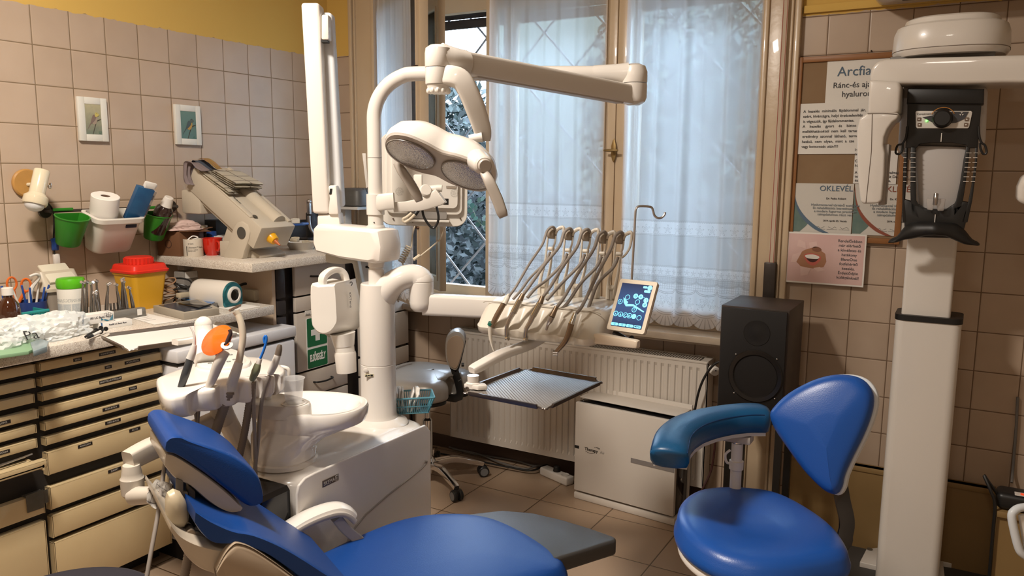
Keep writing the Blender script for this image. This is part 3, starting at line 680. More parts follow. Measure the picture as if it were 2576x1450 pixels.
# ================================================================ on the wall
def bird(t, y0, y1, z0, z1, bg, bg2, body, wing, head, seed, letter):
    x = .0175; cy, cz = (y0+y1)/2, (z0+z1)/2; w_, h_ = y1-y0, z1-z0
    m, nt, bs, L = nodes_of('painted_card_%d' % seed, rough=.6); g = N(nt, 'ShaderNodeNewGeometry'); s = N(nt, 'ShaderNodeSeparateXYZ'); L.new(g.outputs['Position'], s.inputs[0])
    nz = N(nt, 'ShaderNodeTexNoise'); nz.inputs['Scale'].default_value = 60; L.new(g.outputs['Position'], nz.inputs['Vector'])
    f = MATH(nt, 'ADD', MATH(nt, 'DIVIDE', MATH(nt, 'SUBTRACT', s.outputs[2], z0), h_), MATH(nt, 'MULTIPLY', MATH(nt, 'SUBTRACT', nz.outputs['Fac'], .5), .5)); L.new(MIXC(nt, f, bg2, bg), bs.inputs['Base Color'])
    b = MB(); b.box((x-.004, cy, cz), (.002, w_, h_)); c = part(t, 'picture', b, m)
    def blob(nm, pts, col, dx):
        b = MB(); b.prism([(x-.0028+dx, y0+w_*a, z0+h_*q) for a, q in [(p.x, p.y) for p in catmull([(u, v, 0) for u, v in pts], 4, True)]], (.0003, 0, 0)); part(c, nm, b, mat('paint_%s_%d' % (nm, seed), col, .7))
    blob('branch', [(.40, -.0), (.43, 0), (.62, .30), (.70, .42), (.95, .50), (.96, .52), (.68, .46), (.58, .32)], (.06, .05, .04), 0)
    blob('tail', [(.08, .14), (.30, .38), (.42, .40), (.30, .32)], wing, .0003)
    blob('breast', [(.42, .35), (.60, .34), (.72, .46), (.74, .6), (.66, .66), (.5, .6), (.40, .45)], body, .0006)
    blob('wing', [(.30, .36), (.42, .38), (.62, .50), (.66, .62), (.52, .66), (.42, .58)], wing, .0009)
    blob('head', [(.60, .60), (.74, .60), (.86, .66), (.80, .70), (.70, .74), (.60, .70)], head, .0012)
    blob('eye', [(.70, .70), (.725, .70), (.725, .72), (.70, .72)], (.01, .01, .01), .0015)
    b = MB(); b.text(letter, frame((x-.0028, y0+w_*.78, z0+h_*.03), (0, 1, 0), (1, 0, 0)), size=.017, depth=.0002); part(c, 'letter', b, mat('teal_ink', (.03, .12, .08), .6))
FRW = mat('picture_frame_white', (.68, .66, .60), .5)
for k, (a, c, lbl, cols) in enumerate((((192, 242), (272, 357), 'white-framed picture of a yellow-headed bird on a pale ground, above the green cup', ((.42, .38, .24), (.16, .19, .15), (.33, .26, .20), (.20, .14, .12), (.5, .42, .12), 'U')),
                                       ((437, 262), (506, 366), 'white-framed picture of an orange-breasted bird on teal, above the folded towels', ((.13, .22, .19), (.10, .19, .18), (.42, .27, .08), (.07, .10, .11), (.09, .12, .11), 'o')))):
    q0, q1 = P(*a, x=0.008), P(*c, x=.008); y0, y1, z1, z0 = q0.y, q1.y, q0.z, q1.z
    t = thing('picture', lbl, 'picture', (0, (y0+y1)/2, z0)); bw = .028
    b = MB()
    for c_, d_ in (((.008, y0+bw/2, (z0+z1)/2), (.016, bw, z1-z0)), ((.008, y1-bw/2, (z0+z1)/2), (.016, bw, z1-z0)), ((.008, (y0+y1)/2, z0+bw/2), (.016, y1-y0-2*bw, bw)), ((.008, (y0+y1)/2, z1-bw/2), (.016, y1-y0-2*bw, bw))): b.box(c_, d_, bev=.002)
    part(t, 'picture_frame', b, FRW); bird(t, y0+bw, y1-bw, z0+bw, z1-bw, cols[0], cols[1], cols[2], cols[3], cols[4], k, cols[5])
# wall lamp
pw = P(64, 461, x=.0); t = thing('wall_lamp', 'ivory spot lamp on a round wooden plate on the tiled wall', 'lamp', pw)
b = MB(); b.lathe([(0, 0), (.052, 0), (.055, .004), (.055, .012), (.050, .017), (0, .017)], frame(pw, (0, 1, 0), (1, 0, 0)), 40); part(t, 'mounting_plate', b, mat('pine_wood', (.50, .26, .07), .35, noise=.25, nscale=30, coat=.3))
LIV = mat('ivory_lamp_enamel', (.66, .58, .42), .18, coat=.5)
top = P(106, 428, x=.115); mid = P(95, 478, x=.12); bot = P(90, 500, x=.122)
ax = (bot-top).normalized(); M0 = frame(top, (1, 0, 0), ax)
b = MB(); b.lathe([(0, 0), (.0255, 0), (.028, .004), (.028, .092), (.034, .099), (.042, .106), (.043, .130), (.040, .137), (.036, .134), (.033, .12), (.0, .12)], M0, 36); part(t, 'lamp_shade', b, LIV)
b = MB(); b.sph((0, 0, .138), .034, 24, (1, 1, .75), M0); part(t, 'bulb', b, mat('frosted_bulb', (.62, .62, .62), .3, spec=.6))
b = MB(); b.tube([pw+V((.015, 0, -.005)), pw+V((.05, .008, -.005)), P(82, 474, x=.085)], .007, seg=10); part(t, 'bracket', b, LIV)
b = MB(); kq = P(125, 470, x=.125); b.sph(kq, .008, 10); b.box(kq+V((0, .003, .008)), (.01, .006, .014), bev=.002); part(t, 'adjusting_knob', b, CHROME)
b = MB(); b.tube([P(112, 500, x=.12), P(122, 512, x=.06), P(133, 530, x=.03), P(136, 560, x=.025), P(135, 600, x=.02), P(137, 640, x=.015)], .0035, seg=8)
solo('lamp_cord', b, BLACKP, 'black lamp cord hanging behind the big green cup', 'cord')
b = MB(); q = P(138, 615, x=.02); b.box((q.x, q.y, q.z), (.012, .028, .05), bev=.004); b.subdiv(2); b.jitter(.005, 60); solo('tape_wrap', b, mat('blue_tape', (.02, .06, .25), .4), 'crumpled blue tape wrapped round the lamp cord', 'tape')
b = MB(); q = P(142, 652, x=.012); b.box((q.x, q.y, q.z), (.016, .024, .042), bev=.004); solo('cord_switch', b, WHITEP, 'small white switch at the end of the lamp cord above the swing-lid bin', 'switch')
# rail with two green cups and a white box
rz = P(120, 540, x=.04).z+.012
t = thing('wall_rail', 'dark steel rail on the tiled wall carrying green cups and a white box', 'rail', (0, .25, rz))
b = MB(); b.cyl((.04, .0, rz), (.04, .58, rz), .006); part(t, 'bar', b, mat('dark_steel', (.10, .09, .08), .35, metal=.8))
for yy in (P(120, 540, x=.02).y, .575):
    b = MB(); b.cyl((0, yy, rz), (.008, yy, rz), .028, bev=.002); b.cyl((.008, yy, rz), (.045, yy, rz), .008); part(t, 'wall_bracket', b, mat('dark_steel'))
GRC = mat('green_plastic', (.025, .20, .015), .4)
TILT = Matrix.Translation((.045, 0, rz)) @ Matrix.Rotation(math.radians(17), 4, 'Y') @ Matrix.Translation((-.045, 0, -rz))
def cup(yc, zt, r, h, label):
    t = thing('hanging_cup', label, 'cup', (.105, yc, zt-h)); xc = .048+r
    b = MB(); R = []
    def ring(rr, z, xo=0): return [V((xc+xo+rr*math.cos(a)*1.0 if math.cos(a) > -.55 else xc+xo-rr*.55, yc+rr*math.sin(a), z)) for a in [2*PI*k/40 for k in range(40)]]
    r2 = r*.72; xo = -(r-r2)*.55
    b.loft([ring(r2*.9, zt-h, xo), ring(r2, zt-h+.006, xo), ring(r, zt, 0), ring(r+.003, zt, 0), ring(r+.003, zt+.003, 0), ring(r-.002, zt+.003, 0), ring(r-.003, zt-.004, 0), ring(r2-.003, zt-h+.008, xo)], cap=True)
    bmesh.ops.transform(b.bm, matrix=TILT, verts=b.bm.verts)
    part(t, 'cup_body', b, GRC)
    b = MB(); b.box((.047, yc, zt+.008), (.012, r*1.3, .012), bev=.003); part(t, 'hook', b, GRC)
zc1 = P(180, 560, x=.115)
cup(.045, rz-.002, .062, .12, 'green plastic cup hanging on the wall rail below the spot lamp')
cup(.435, rz-.008, .058, .118, 'green plastic cup on the wall rail holding a dark bottle')
# white box
t = thing('hanging_box', 'white plastic box on the wall rail holding a tissue roll', 'box', (.12, .21, 1.22))
b = MB(); y0, y1 = .125, .345; zt = rz+.002
def rr_(cx, cy, w_, h_, r_, z): return [V((cx+p[0], cy+p[1], z)) for p in rrect(w_, h_, r_, 5)]
cxb = .045+.062; cyb = .222
rings = [rr_(cxb-.012, cyb, .085, .150, .025, zt-.162), rr_(cxb-.010, cyb, .098, .165, .028, zt-.152), rr_(cxb, cyb, .122, .200, .03, zt-.022), rr_(cxb, cyb, .140, .220, .034, zt-.020), rr_(cxb, cyb, .142, .222, .034, zt-.002), rr_(cxb, cyb, .138, .218, .033, zt), rr_(cxb, cyb, .116, .196, .028, zt), rr_(cxb, cyb, .112, .192, .028, zt-.02), rr_(cxb-.01, cyb, .090, .157, .025, zt-.152)]
b.loft(rings); bmesh.ops.transform(b.bm, matrix=TILT, verts=b.bm.verts); part(t, 'box_body', b, mat('white_box_plastic', (.66, .62, .55), .4))
b = MB(); b.box((cxb+.060, cyb+.045, zt-.036), (.004, .05, .015), bev=.002); bmesh.ops.transform(b.bm, matrix=TILT, verts=b.bm.verts); part(t, 'grip_slot', b, mat('slot_dark', (.01, .012, .03), .6))
# tissue roll
p0 = V((.095, .18, zt-.05)); axr = V((.34, -.05, 1)).normalized(); M0 = frame(p0, (1, 0, 0), axr)
b = MB(); b.lathe([(.018, 0), (.053, 0), (.054, .002), (.054, .112), (.052, .114), (.0185, .114), (.018, .112), (.018, 0)], M0, 40); b.jitter(.001, 60)
t = thing('tissue_roll', 'white tissue roll standing in the white wall box', 'roll', p0); part(t, 'paper_roll', b, mat('tissue', (.78, .74, .68), .9))
b = MB(); b.lathe([(.0178, .001), (.0178, .1115), (.0168, .1115), (.0168, .001)], M0, 24); part(t, 'cardboard_core', b, mat('cardboard_core', (.22, .14, .10), .8))
# glove boxes
NAVY = mat('navy_print', (.012, .04, .13), .4, noise=.5, nscale=18, col2=(.02, .12, .25))
M0 = frame((.125, .292, zt-.045), (.2, 1, -.25), (.5, .18, 1))
t = thing('tissue_packet', 'navy blue cardboard packet leaning in the white wall box', 'packet', (.13, .29, zt-.04))
b = MB(); b.box((0, 0, .075), (.07, .028, .155), M0, bev=.001); part(t, 'carton', b, NAVY)
b = MB(); b.box((.012, .0, .168), (.05, .02, .03), M0, bev=.006); b.jitter(.006, 50); part(t, 'paper_tuft', b, PAPER)
M1 = frame((.112, .318, zt-.04), (.2, 1, -.3), (.42, .3, 1))
t = thing('medicine_carton', 'white and blue printed carton behind the navy packet in the wall box', 'carton', (.11, .33, zt-.03))
b = MB(); b.box((0, .0, .07), (.06, .022, .135), M1, bev=.001); part(t, 'carton_body', b, PAPER)
b = MB(); b.box((0, -.0115, .108), (.052, .001, .022), M1); b.box((.02, -.0115, .05), (.02, .001, .05), M1); b.box((.0305, 0, .09), (.001, .018, .05), M1); part(t, 'printed_panel', b, mat('slate_print', (.18, .20, .26), .5))
b = MB(); b.text('Qe.L', M1 @ frame((-.02, -.0122, .07), (1, 0, 0), (0, -1, 0)), size=.02, depth=.0002); part(t, 'lettering', b, BLACKINK)
# dark bottle in the second cup
M0 = frame((.105, .435, rz-.06), (1, 0, 0), (.55, .12, 1)); t = thing('dark_bottle', 'dark brown bottle with tapered white cap leaning in the green wall cup', 'bottle', (.105, .435, rz-.06))
b = MB(); b.lathe([(0, -.05), (.036, -.05), (.038, -.045), (.038, .055), (.034, .07), (.022, .085), (.02, .09), (0, .09)], M0, 32); part(t, 'bottle_body', b, mat('brown_black_glass', (.025, .012, .010), .12, coat=.5))
b = MB(); b.lathe([(0, .082), (.026, .082), (.025, .086), (.019, .122), (.017, .124), (0, .124)], M0, 32); part(t, 'cap', b, WHITEP)
# ================================================================ things on the long worktop
C = CZ
def on(px, py, x): return P(px, py, x=x)
# amber bottles
AMB = mat('amber_glass', (.045, .012, .004), .08, coat=.6)
def pharm(name, y, x, r, h, capr, caph, label, capm=WHITEP, bodym=AMB, base=C, group=None):
    t = thing(name, label, 'bottle', (x, y, base), group=group); M0 = Matrix.Translation((x, y, base))
    b = MB(); b.lathe([(0, 0), (r*.95, 0), (r, .004), (r, h*.58), (r*.9, h*.70), (r*.55, h*.82), (capr*.8, h*.86), (capr*.8, h), (0, h)], M0, 32); part(t, 'bottle_body', b, bodym)
    b = MB(); b.lathe([(0, h-caph*.5), (capr, h-caph*.5), (capr, h+caph*.45), (capr*.92, h+caph*.5), (0, h+caph*.5)], M0, 28); part(t, 'cap', b, capm); return t
q = on(22, 775, .33); pharm('medicine_bottle', q.y, .33, .036, .155, .018, .026, 'amber glass medicine bottle with white cap behind the plastic bag')
q = on(-12, 770, .30); pharm('medicine_bottle', q.y, .27, .036, .15, .018, .026, 'amber bottle at the picture edge, partly hidden by the capped amber bottle')
# blue pen cup with tools
t = thing('pen_holder', 'dark blue pen holder full of pens beside the swing-lid bin', 'holder', (.17, on(80, 780, .17).y, C)); hy = on(80, 780, .17).y
NB = mat('navy_plastic', (.02, .04, .16), .4)
b = MB(); b.lathe([(0, 0), (.05, 0), (.052, .085), (.05, .085), (.048, .006), (0, .006)], Matrix.Translation((.17, hy, C)), 4*8); part(t, 'holder_body', b, NB)
def stick(name, lbl, cat, a, c, r, m, grp=None):
    b = MB(); b.cyl(a, c, r, r*.8, seg=8); o = solo(name, b, m, lbl, cat, grp); return o
PENB = mat('pen_blue', (.02, .07, .3), .3)
for k, (dx, dy, lx, ly, L_) in enumerate(((-.02, .02, .01, .02, .15), (.0, .03, .02, .03, .14), (.02, .025, .01, .012, .135), (-.01, -.03, -.0, -.03, .14), (.01, -.02, .01, -.02, .15), (.025, -.01, .01, -.01, .14))):
    stick('pen', 'blue pen standing in the dark blue holder, next to the orange scissors', 'pen', V((.17+dx*.7, hy+dy*.7, C+.01)), V((.17+dx+lx, hy+dy+ly, C+L_)), .0045, PENB if k % 3 else WHITEP, 'pens in the blue holder')
b = MB(); b.tube([(.16, hy+.0, C+.02), (.165, hy+.005, C+.12), (.18, hy+.03, C+.17), (.19, hy+.015, C+.185), (.19, hy-.01, C+.18)], [.006, .008, .007, .005, .004], seg=8); solo('plastic_tongs', b, WHITEP, 'white plastic tongs standing in the blue pen holder', 'tongs')
ORG = mat('orange_plastic', (.62, .13, .02), .3)
t = thing('scissors', 'orange-handled scissors standing point down behind the amber bottle', 'scissors', (.12, on(40, 740, .12).y, C+.02)); sy = on(36, 740, .12).y; top = on(36, 700, .12).z
b = MB(); 
b.tube([V((.12, sy-.006+.017*math.cos(a), top-.02+.024*math.sin(a))) for a in [2*PI*k/12 for k in range(12)]], .0042, seg=8, n=2, closed=True); b.tube([(.12, sy-.002, top-.045), (.12, sy+.004, top-.09)], .006, n=1)
part(t, 'handle', b, ORG)
b = MB(); b.tube([V((.13+.008*math.cos(a), sy+.040+.013*math.cos(a), top-.03+.024*math.sin(a))) for a in [2*PI*k/12 for k in range(12)]], .0045, seg=8, n=2, closed=True); b.tube([(.13, sy+.032, top-.055), (.12, sy+.01, top-.10)], .006, n=1); part(t, 'handle', b, ORG)
b = MB(); b.prism([(.12, sy+.0, top-.09), (.12, sy+.016, top-.09), (.12, sy+.01, C+.01), (.12, sy+.004, C+.01)], (.003, 0, 0)); part(t, 'blade', b, STEEL)
for k in range(5):
    yy = hy-.085-.018*k; stick('marker_pen', 'blue pen in the row of pens behind the amber bottles', 'pen', (.16, yy, C+.0), (.15-.01*k, yy-.004, C+.15), .006, PENB, 'pens behind the amber bottles')
# turquoise basket
bx, by0, by1 = .30, on(62, 790, .30).y, on(118, 800, .30).y
t = thing('basket', 'turquoise slotted basket mostly covered by the plastic bag', 'basket', (bx-.05, (by0+by1)/2, C)); b = MB(); TQ = mat('turquoise_plastic', (.02, .25, .24), .4)
L_ = by1-by0+.02
for k in range(int(L_/.009)): b.box((bx, by0+.004+k*.009, C+.045), (.003, .0045, .03))
b.box((bx, (by0+by1)/2, C+.064), (.008, L_, .010), bev=.002); b.box((bx, (by0+by1)/2, C+.018), (.004, L_, .034)); b.box((bx-.06, by1, C+.035), (.12, .004, .065)); b.box((bx-.12, (by0+by1)/2, C+.035), (.004, L_, .07)); b.box((bx-.06, (by0+by1)/2, C+.003), (.12, L_, .006)); part(t, 'basket_body', b, TQ)
# swing lid bin
ty = on(148, 760, .14).y; t = thing('table_bin', 'beige swing-lid table bin behind the wipes tub', 'bin', (.13, ty, C))
BB = mat('bin_beige', (.46, .40, .31), .4); bm_ = mat('bin_taupe', (.30, .25, .20), .35)
zt = on(148, 728, .14).z; b = MB(); b.loft([[V((.13+p[0], ty+p[1], C)) for p in rrect(.10, .115, .02)], [V((.13+p[0], ty+p[1], zt)) for p in rrect(.125, .14, .025)]]); part(t, 'bin_body', b, bm_)
z2 = on(148, 680, .14).z; z3 = on(148, 660, .14).z
b = MB(); b.loft([[V((.13+p[0], ty+p[1], zt)) for p in rrect(.14, .155, .028)], [V((.13+p[0], ty+p[1], zt+.012)) for p in rrect(.14, .155, .028)], [V((.13+p[0]*.85, ty+p[1], zt+.02)) for p in rrect(.135, .15, .028)], [V((.13+p[0]*.25, ty+p[1]*.97, z2)) for p in rrect(.13, .145, .02)]]); part(t, 'lid_surround', b, BB)
b = MB(); M0 = Matrix.Translation((.135, ty, (z2+zt)/2+.012)) @ Matrix.Rotation(math.radians(38), 4, 'Y'); b.box((0, 0, .018), (.10, .108, .012), M0, bev=.004); b.prism([(.05, -.054, .02), (.05, .054, .02), (.035, .05, -.03), (.035, -.05, -.03)], (-.006, 0, 0), M=M0); part(t, 'swing_lid', b, mat('bin_cream', (.58, .53, .42), .35))
# wipes tub
wy = on(181, 760, .27).y; t = thing('wipes_tub', 'white tub of wipes with bright green lid on the worktop', 'tub', (.27, wy, C)); zl = on(181, 722, .27).z; zt = on(181, 698, .27).z; M0 = Matrix.Translation((.27, wy, C))
def tubmat():
    m, nt, bs, L = nodes_of('wipes_label', rough=.4); g = N(nt, 'ShaderNodeTexCoord'); s = N(nt, 'ShaderNodeSeparateXYZ'); L.new(g.outputs['Object'], s.inputs[0])
    z = s.outputs[2]; an = N(nt, 'ShaderNodeMath'); an.operation = 'ARCTAN2'; L.new(s.outputs[1], an.inputs[0]); L.new(s.outputs[0], an.inputs[1])
    nz = N(nt, 'ShaderNodeTexNoise'); nz.inputs['Scale'].default_value = 350; L.new(g.outputs['Object'], nz.inputs['Vector'])
    blk = MATH(nt, 'MULTIPLY', MATH(nt, 'GREATER_THAN', z, .012), MATH(nt, 'LESS_THAN', z, .075)); colm = MATH(nt, 'GREATER_THAN', MATH(nt, 'FRACT', MATH(nt, 'MULTIPLY', an.outputs[0], 1.6)), .08)
    f = MATH(nt, 'MULTIPLY', MATH(nt, 'MULTIPLY', blk, colm), MATH(nt, 'ADD', MATH(nt, 'MULTIPLY', nz.outputs['Fac'], .8), .1))
    c = MIXC(nt, f, (.62, .60, .54), (.20, .25, .30))
    hd = MATH(nt, 'MULTIPLY', MATH(nt, 'MULTIPLY', MATH(nt, 'GREATER_THAN', z, .082), MATH(nt, 'LESS_THAN', z, .094)), MATH(nt, 'GREATER_THAN', nz.outputs['Fac'], .48)); c = MIXC(nt, MATH(nt, 'MULTIPLY', hd, .6), c, (.2, .22, .22)); L.new(c, bs.inputs['Base Color']); return m
b = MB(); b.lathe([(0, 0), (.045, 0), (.048, .004), (.048, zl-C-.006), (.045, zl-C), (0, zl-C)], M0, 40); part(t, 'tub_body', b, tubmat())
b = MB(); b.lathe([(0, zl-C-.002), (.048, zl-C-.002), (.050, zl-C+.006), (.050, zt-C-.012), (.046, zt-C-.002), (.03, zt-C), (0, zt-C)], M0, 40); part(t, 'lid', b, mat('lime_green', (.09, .42, .01), .3))
# sharps container
sx = .20; t = thing('sharps_container', 'yellow sharps container with red lid under the white wall box', 'container', (sx, on(362, 740, sx).y, C)); sy = on(355, 740, sx).y; z1 = on(355, 682, sx).z; z2 = on(355, 662, sx).z; z3 = on(355, 645, sx).z; hw = abs(on(412, 700, sx).y-on(298, 700, sx).y)/2
YEL = mat('sharps_yellow', (.62, .33, .02), .4); RED = mat('sharps_red', (.62, .025, .012), .35); hw *= .80
b = MB(); b.loft([[V((sx+p[0], sy+p[1], C)) for p in rrect(hw*1.35, hw*1.45, .014)], [V((sx+p[0], sy+p[1], z1-.01)) for p in rrect(hw*1.75, hw*1.9, .02)], [V((sx+p[0], sy+p[1], z1-.008)) for p in rrect(hw*1.85, hw*2, .02)], [V((sx+p[0], sy+p[1], z1)) for p in rrect(hw*1.85, hw*2, .02)]]); part(t, 'container_body', b, YEL)
b = MB(); b.loft([[V((sx+p[0], sy+p[1], z)) for p in rrect(hw*k, hw*k*1.05, .022)] for z, k in ((z1, 2.0), (z1+.008, 2.02), (z1+.012, 1.9), (z2-.004, 1.8), (z2, 1.7))]); part(t, 'lid', b, RED)
b = MB(); b.lathe([(0, 0), (hw*.66, 0), (hw*.66, z3-z2-.004), (hw*.6, z3-z2), (0, z3-z2)], Matrix.Translation((sx-.004, sy, z2)), 48)
for k in range(24): a = 2*PI*k/24; b.box((sx-.004+hw*.665*math.cos(a), sy+hw*.665*math.sin(a), (z2+z3)/2-.002), (.004, .004, z3-z2-.006))
part(t, 'screw_cap', b, RED)
# handpiece block with handpieces
hx = .36; hy0 = on(207, 790, hx).y; hy1 = on(352, 780, hx).y
t = thing('instrument_block', 'grey block holding a row of steel handpieces, white sticker at its end', 'holder', (hx, (hy0+hy1)/2, C))
b = MB(); b.box((hx-.02, (hy0+hy1)/2, C+.013), (.12, hy1-hy0, .026), bev=.004); b.box((hx+.025, (hy0+hy1)/2, C+.022), (.03, hy1-hy0, .03), bev=.006); part(t, 'block_body', b, mat('block_grey', (.18, .17, .15), .4))
b = MB(); b.box((hx+.041, hy1-.03, C+.022), (.001, .02, .024)); part(t, 'sticker', b, PAPER)
hpM = mat('handpiece_steel', (.38, .36, .34), .25, metal=1)
def handpiece(base, topp, hd, L1=.42, r=.0075, label='', grp=None, dark=False):
    t = thing('dental_handpiece', label, 'instrument', base, group=grp); base = V(base); topp = V(topp); d = (topp-base)
    kink = base+d*.62+V((0, 0, 0)); tip = topp
    b = MB(); b.tube([base, base+d*.30, base+d*.62], [r, r*1.05, r*.8], seg=14, n=3); b.tube([base+d*.62, base+d*.8+V(hd)*.002, topp], [r*.8, r*.6, r*.5], seg=12, n=3); part(t, 'shank', b, hpM)
    b = MB(); u = V(hd).normalized(); b.cyl(topp-V((0, 0, .003))-u*.004, topp+u*.011+V((0, 0, .002)), .0065, .006, seg=14, bev=.001); part(t, 'head', b, CHROME)
    b = MB(); b.cyl(base-V((0, 0, .01)), base+d*.12, r*1.06, seg=14); part(t, 'coupling', b, BLACKP if dark else STEEL)
hps = [(207, 800, 209, 711, -1), (216, 795, 219, 709, -1), (231, 795, 229, 712, 0), (250, 795, 243, 707, -1), (236, 800, 237, 735, 1), (250, 800, 240, 738, -1), (268, 796, 271, 715, 1), (303, 788, 293, 716, -1), (310, 790, 306, 703, 1), (320, 785, 311, 708, -1), (336, 780, 326, 724, -1)]
HPL = ['only its head showing beside the green-lidded tub', 'first tall one after the tub, with black lower end', 'slim straight one just after the tub', 'tall one bent over the two short ones', 'first of the two short ones crossing at the front', 'second of the two short ones crossing at the front', 'standing alone between the two clusters', 'first of the cluster before the yellow container', 'tallest one, before the yellow container, black lower end', 'long bright one leaning before the yellow container', 'last one, above the white sticker']
for k, (bx_, by_, tx_, ty_, s) in enumerate(hps):
    xx = hx+(.01 if k in (4, 5) else -.03 if k in (1, 3, 8) else -.01)
    a = on(bx_, by_, xx); a = V((xx, a.y, C+.024)); tt = on(tx_, ty_, xx-.005)
    handpiece(a, tt, (0.3, s*.9, .15) if s else (.9, .2, .1), r=.0068 if k not in (4, 5) else .006, label='steel handpiece in the grey block, '+HPL[k], grp='handpieces in the grey block', dark=k in (1, 3))
for k in range(5):
    yy = on(273+k*9, 770, hx-.03).y; b = MB(); b.cyl((hx-.04, yy, C+.024), (hx-.04, yy, C+.058), .004, seg=8)
    solo('bur', b, STEEL, 'short steel bur standing in the grey block between the handpieces', 'instrument', 'burs in the grey block')
# cartons
def flatbox(c, d, ang, lbl, txt, name='carton', wave=True, mat_=PAPER, tsz=.012, stripe=True):
    M0 = Matrix.Translation(c) @ Matrix.Rotation(ang, 4, 'Z'); t = thing(name, lbl, 'carton', M=M0)
    b = MB(); b.box((0, 0, d[2]/2), d, bev=.0008); part(t, 'carton_body', b, mat_, local=True)
    if stripe: b = MB(); b.box((d[0]/2, -d[1]/2+.008, d[2]/2), (.0012, .005, d[2])); b.box((0, -d[1]/2+.008, d[2]), (d[0], .005, .0012)); part(t, 'blue_stripe', b, mat('stripe_blue', (.02, .10, .25), .5), local=True)
    b = MB(); b.text(txt, frame((d[0]/2+.0005, -d[1]/2+.017, d[2]*.5), (0, 1, 0), (1, 0, 0)), size=tsz, depth=.0003, bold=.0002); part(t, 'lettering', b, mat('grey_print', (.12, .12, .13), .6), local=True)
    if wave:
        b = MB()
        for j in range(7): b.tube([(d[0]/2+.0006, d[1]*.1, d[2]*(.25+.04*j)), (d[0]/2+.0006, d[1]*.22, d[2]*(.32-.02*j)), (d[0]/2+.0006, d[1]*.34, d[2]*.18), (d[0]/2+.0006, d[1]*.47, d[2]*(.2+.09*j))], .0006, seg=5)
        part(t, 'wave_print', b, mat('wave_teal', (.03, .18, .26), .5), local=True)
        b = MB()
        for (cy, cz) in ((.30, .72), (.36, .58), (.36, .86), (.42, .72), (.30, .95), (.24, .82), (.42, .5)):
            b.tube([V((d[0]/2+.0006, d[1]*cy+.0055*math.cos(a), d[2]*cz+.0055*math.sin(a))) for a in [PI/6+PI/3*k for k in range(6)]], .0003, seg=4, n=1, closed=True)
        part(t, 'hexagon_print', b, mat('grey_print'), local=True)
q = P(250, 822, x=.50); flatbox((.475, q.y, C+.024), (.045, .118, .036), -.12, 'white carton with teal wave print lying on another carton', 'Realfill LC Basic Flow', tsz=.0105)
q = P(285, 838, x=.50); flatbox((.485, q.y+.01, C), (.05, .12, .024), -.12, 'lower white carton, under the carton with the teal wave', '        Realfill LC Basic Flow', wave=False, tsz=.0075)
# two black-capped syringes
for k, (a, c_) in enumerate((((215, 848), (250, 828)), ((222, 850), (262, 830)))):
    A, B_ = P(*a, z=C+.009), P(*c_, z=C+.012+.004*k); t = thing('composite_syringe', ['black-tipped syringe with white barrel, nearer the worktop edge', 'black syringe lying behind the white-barrelled one'][k] if False else ['black syringe lying beside the plastic bag, farther from the worktop edge', 'white-barrelled syringe with black tip beside the plastic bag'][k], 'syringe', A)
    d = (B_-A); b = MB(); b.cyl(A+d*.25, A+d*.75, .0055, seg=14); part(t, 'barrel', b, WHITEP if k else BLACKP)
    b = MB(); b.cyl(A, A+d*.25, .004, .006, seg=12); part(t, 'tip_cap', b, BLACKP)
    b = MB(); b.cyl(A+d*.75, A+d*.78, .0095, seg=12); b.cyl(A+d*.75, A+d*1.1, .003, seg=8); b.cyl(A+d*1.1, A+d*1.13, .008, seg=12); part(t, 'plunger', b, BLACKP)
# instruction leaflet
b = MB(); q = [P(*a, z=C+.0008) for a in ((318, 797), (372, 790), (450, 808), (388, 818))]; b.prism(q, (0, 0, .0012)); t = thing('leaflet', 'white printed leaflet lying on the worktop before the grey box', 'paper', q[0]); part(t, 'sheet', b, PAPER)
b = MB()
for k in range(4):
    p0 = P(350+9*k, 797+3*k, z=C+.0024); b.box(p0, (.0012, .05, .0003), Matrix())
part(t, 'print_lines', b, mat('grey_print'))
# grey scanner case with tablet
q0, q1, q2, q3 = [P(*a, z=C+.028) for a in ((385, 769), (500, 752), (546, 776), (462, 788))]
gc = mat('case_greige', (.33, .29, .23), .45)
t = thing('grey_case', 'flat greige case with a tablet lying on it', 'case', (q0+q2)/2-V((0, 0, .028)))
b = MB(); b.prism([q0, q1, q2+V((.0, .01, 0)), q3], (0, 0, -.028), bev=.002); part(t, 'case_body', b, gc)
b = MB(); cc = (q0+q1+q2+q3)/4; b.prism([cc+(v-cc)*.84+V((0, 0, .0008)) for v in (q0, q1, q2, q3)], (0, 0, .001)); part(t, 'case_top', b, mat('smoky_top', (.05, .055, .07), .15))
b = MB(); tq_ = [P(*a, z=C+.036) for a in ((448, 762), (478, 757), (532, 764), (500, 774))]; b.prism(tq_, (0, 0, -.007), bev=.002); solo('tablet_computer', b, BLACKG, 'small black tablet lying on the greige case', 'tablet')
b = MB(); bq = [P(*a, z=C+.022) for a in ((455, 753), (480, 748), (548, 757), (545, 775), (515, 775))]; b.prism(bq, (0, 0, -.022), bev=.001); t = thing('blue_box', 'glossy blue and black flat box between the tablet and the scanner', 'box', bq[0]-V((0, 0, .022))); part(t, 'box_body', b, BLACKG)
b = MB(); b.prism([bq[0]+V((0, 0, .0005)), bq[1]+V((0, 0, .0005)), bq[2]+V((0, 0, .0005)), (bq[2]+bq[4])/2+V((0, 0, .0005))], (0, 0, .0008)); part(t, 'blue_film', b, mat('blue_film', (.01, .12, .35), .15))
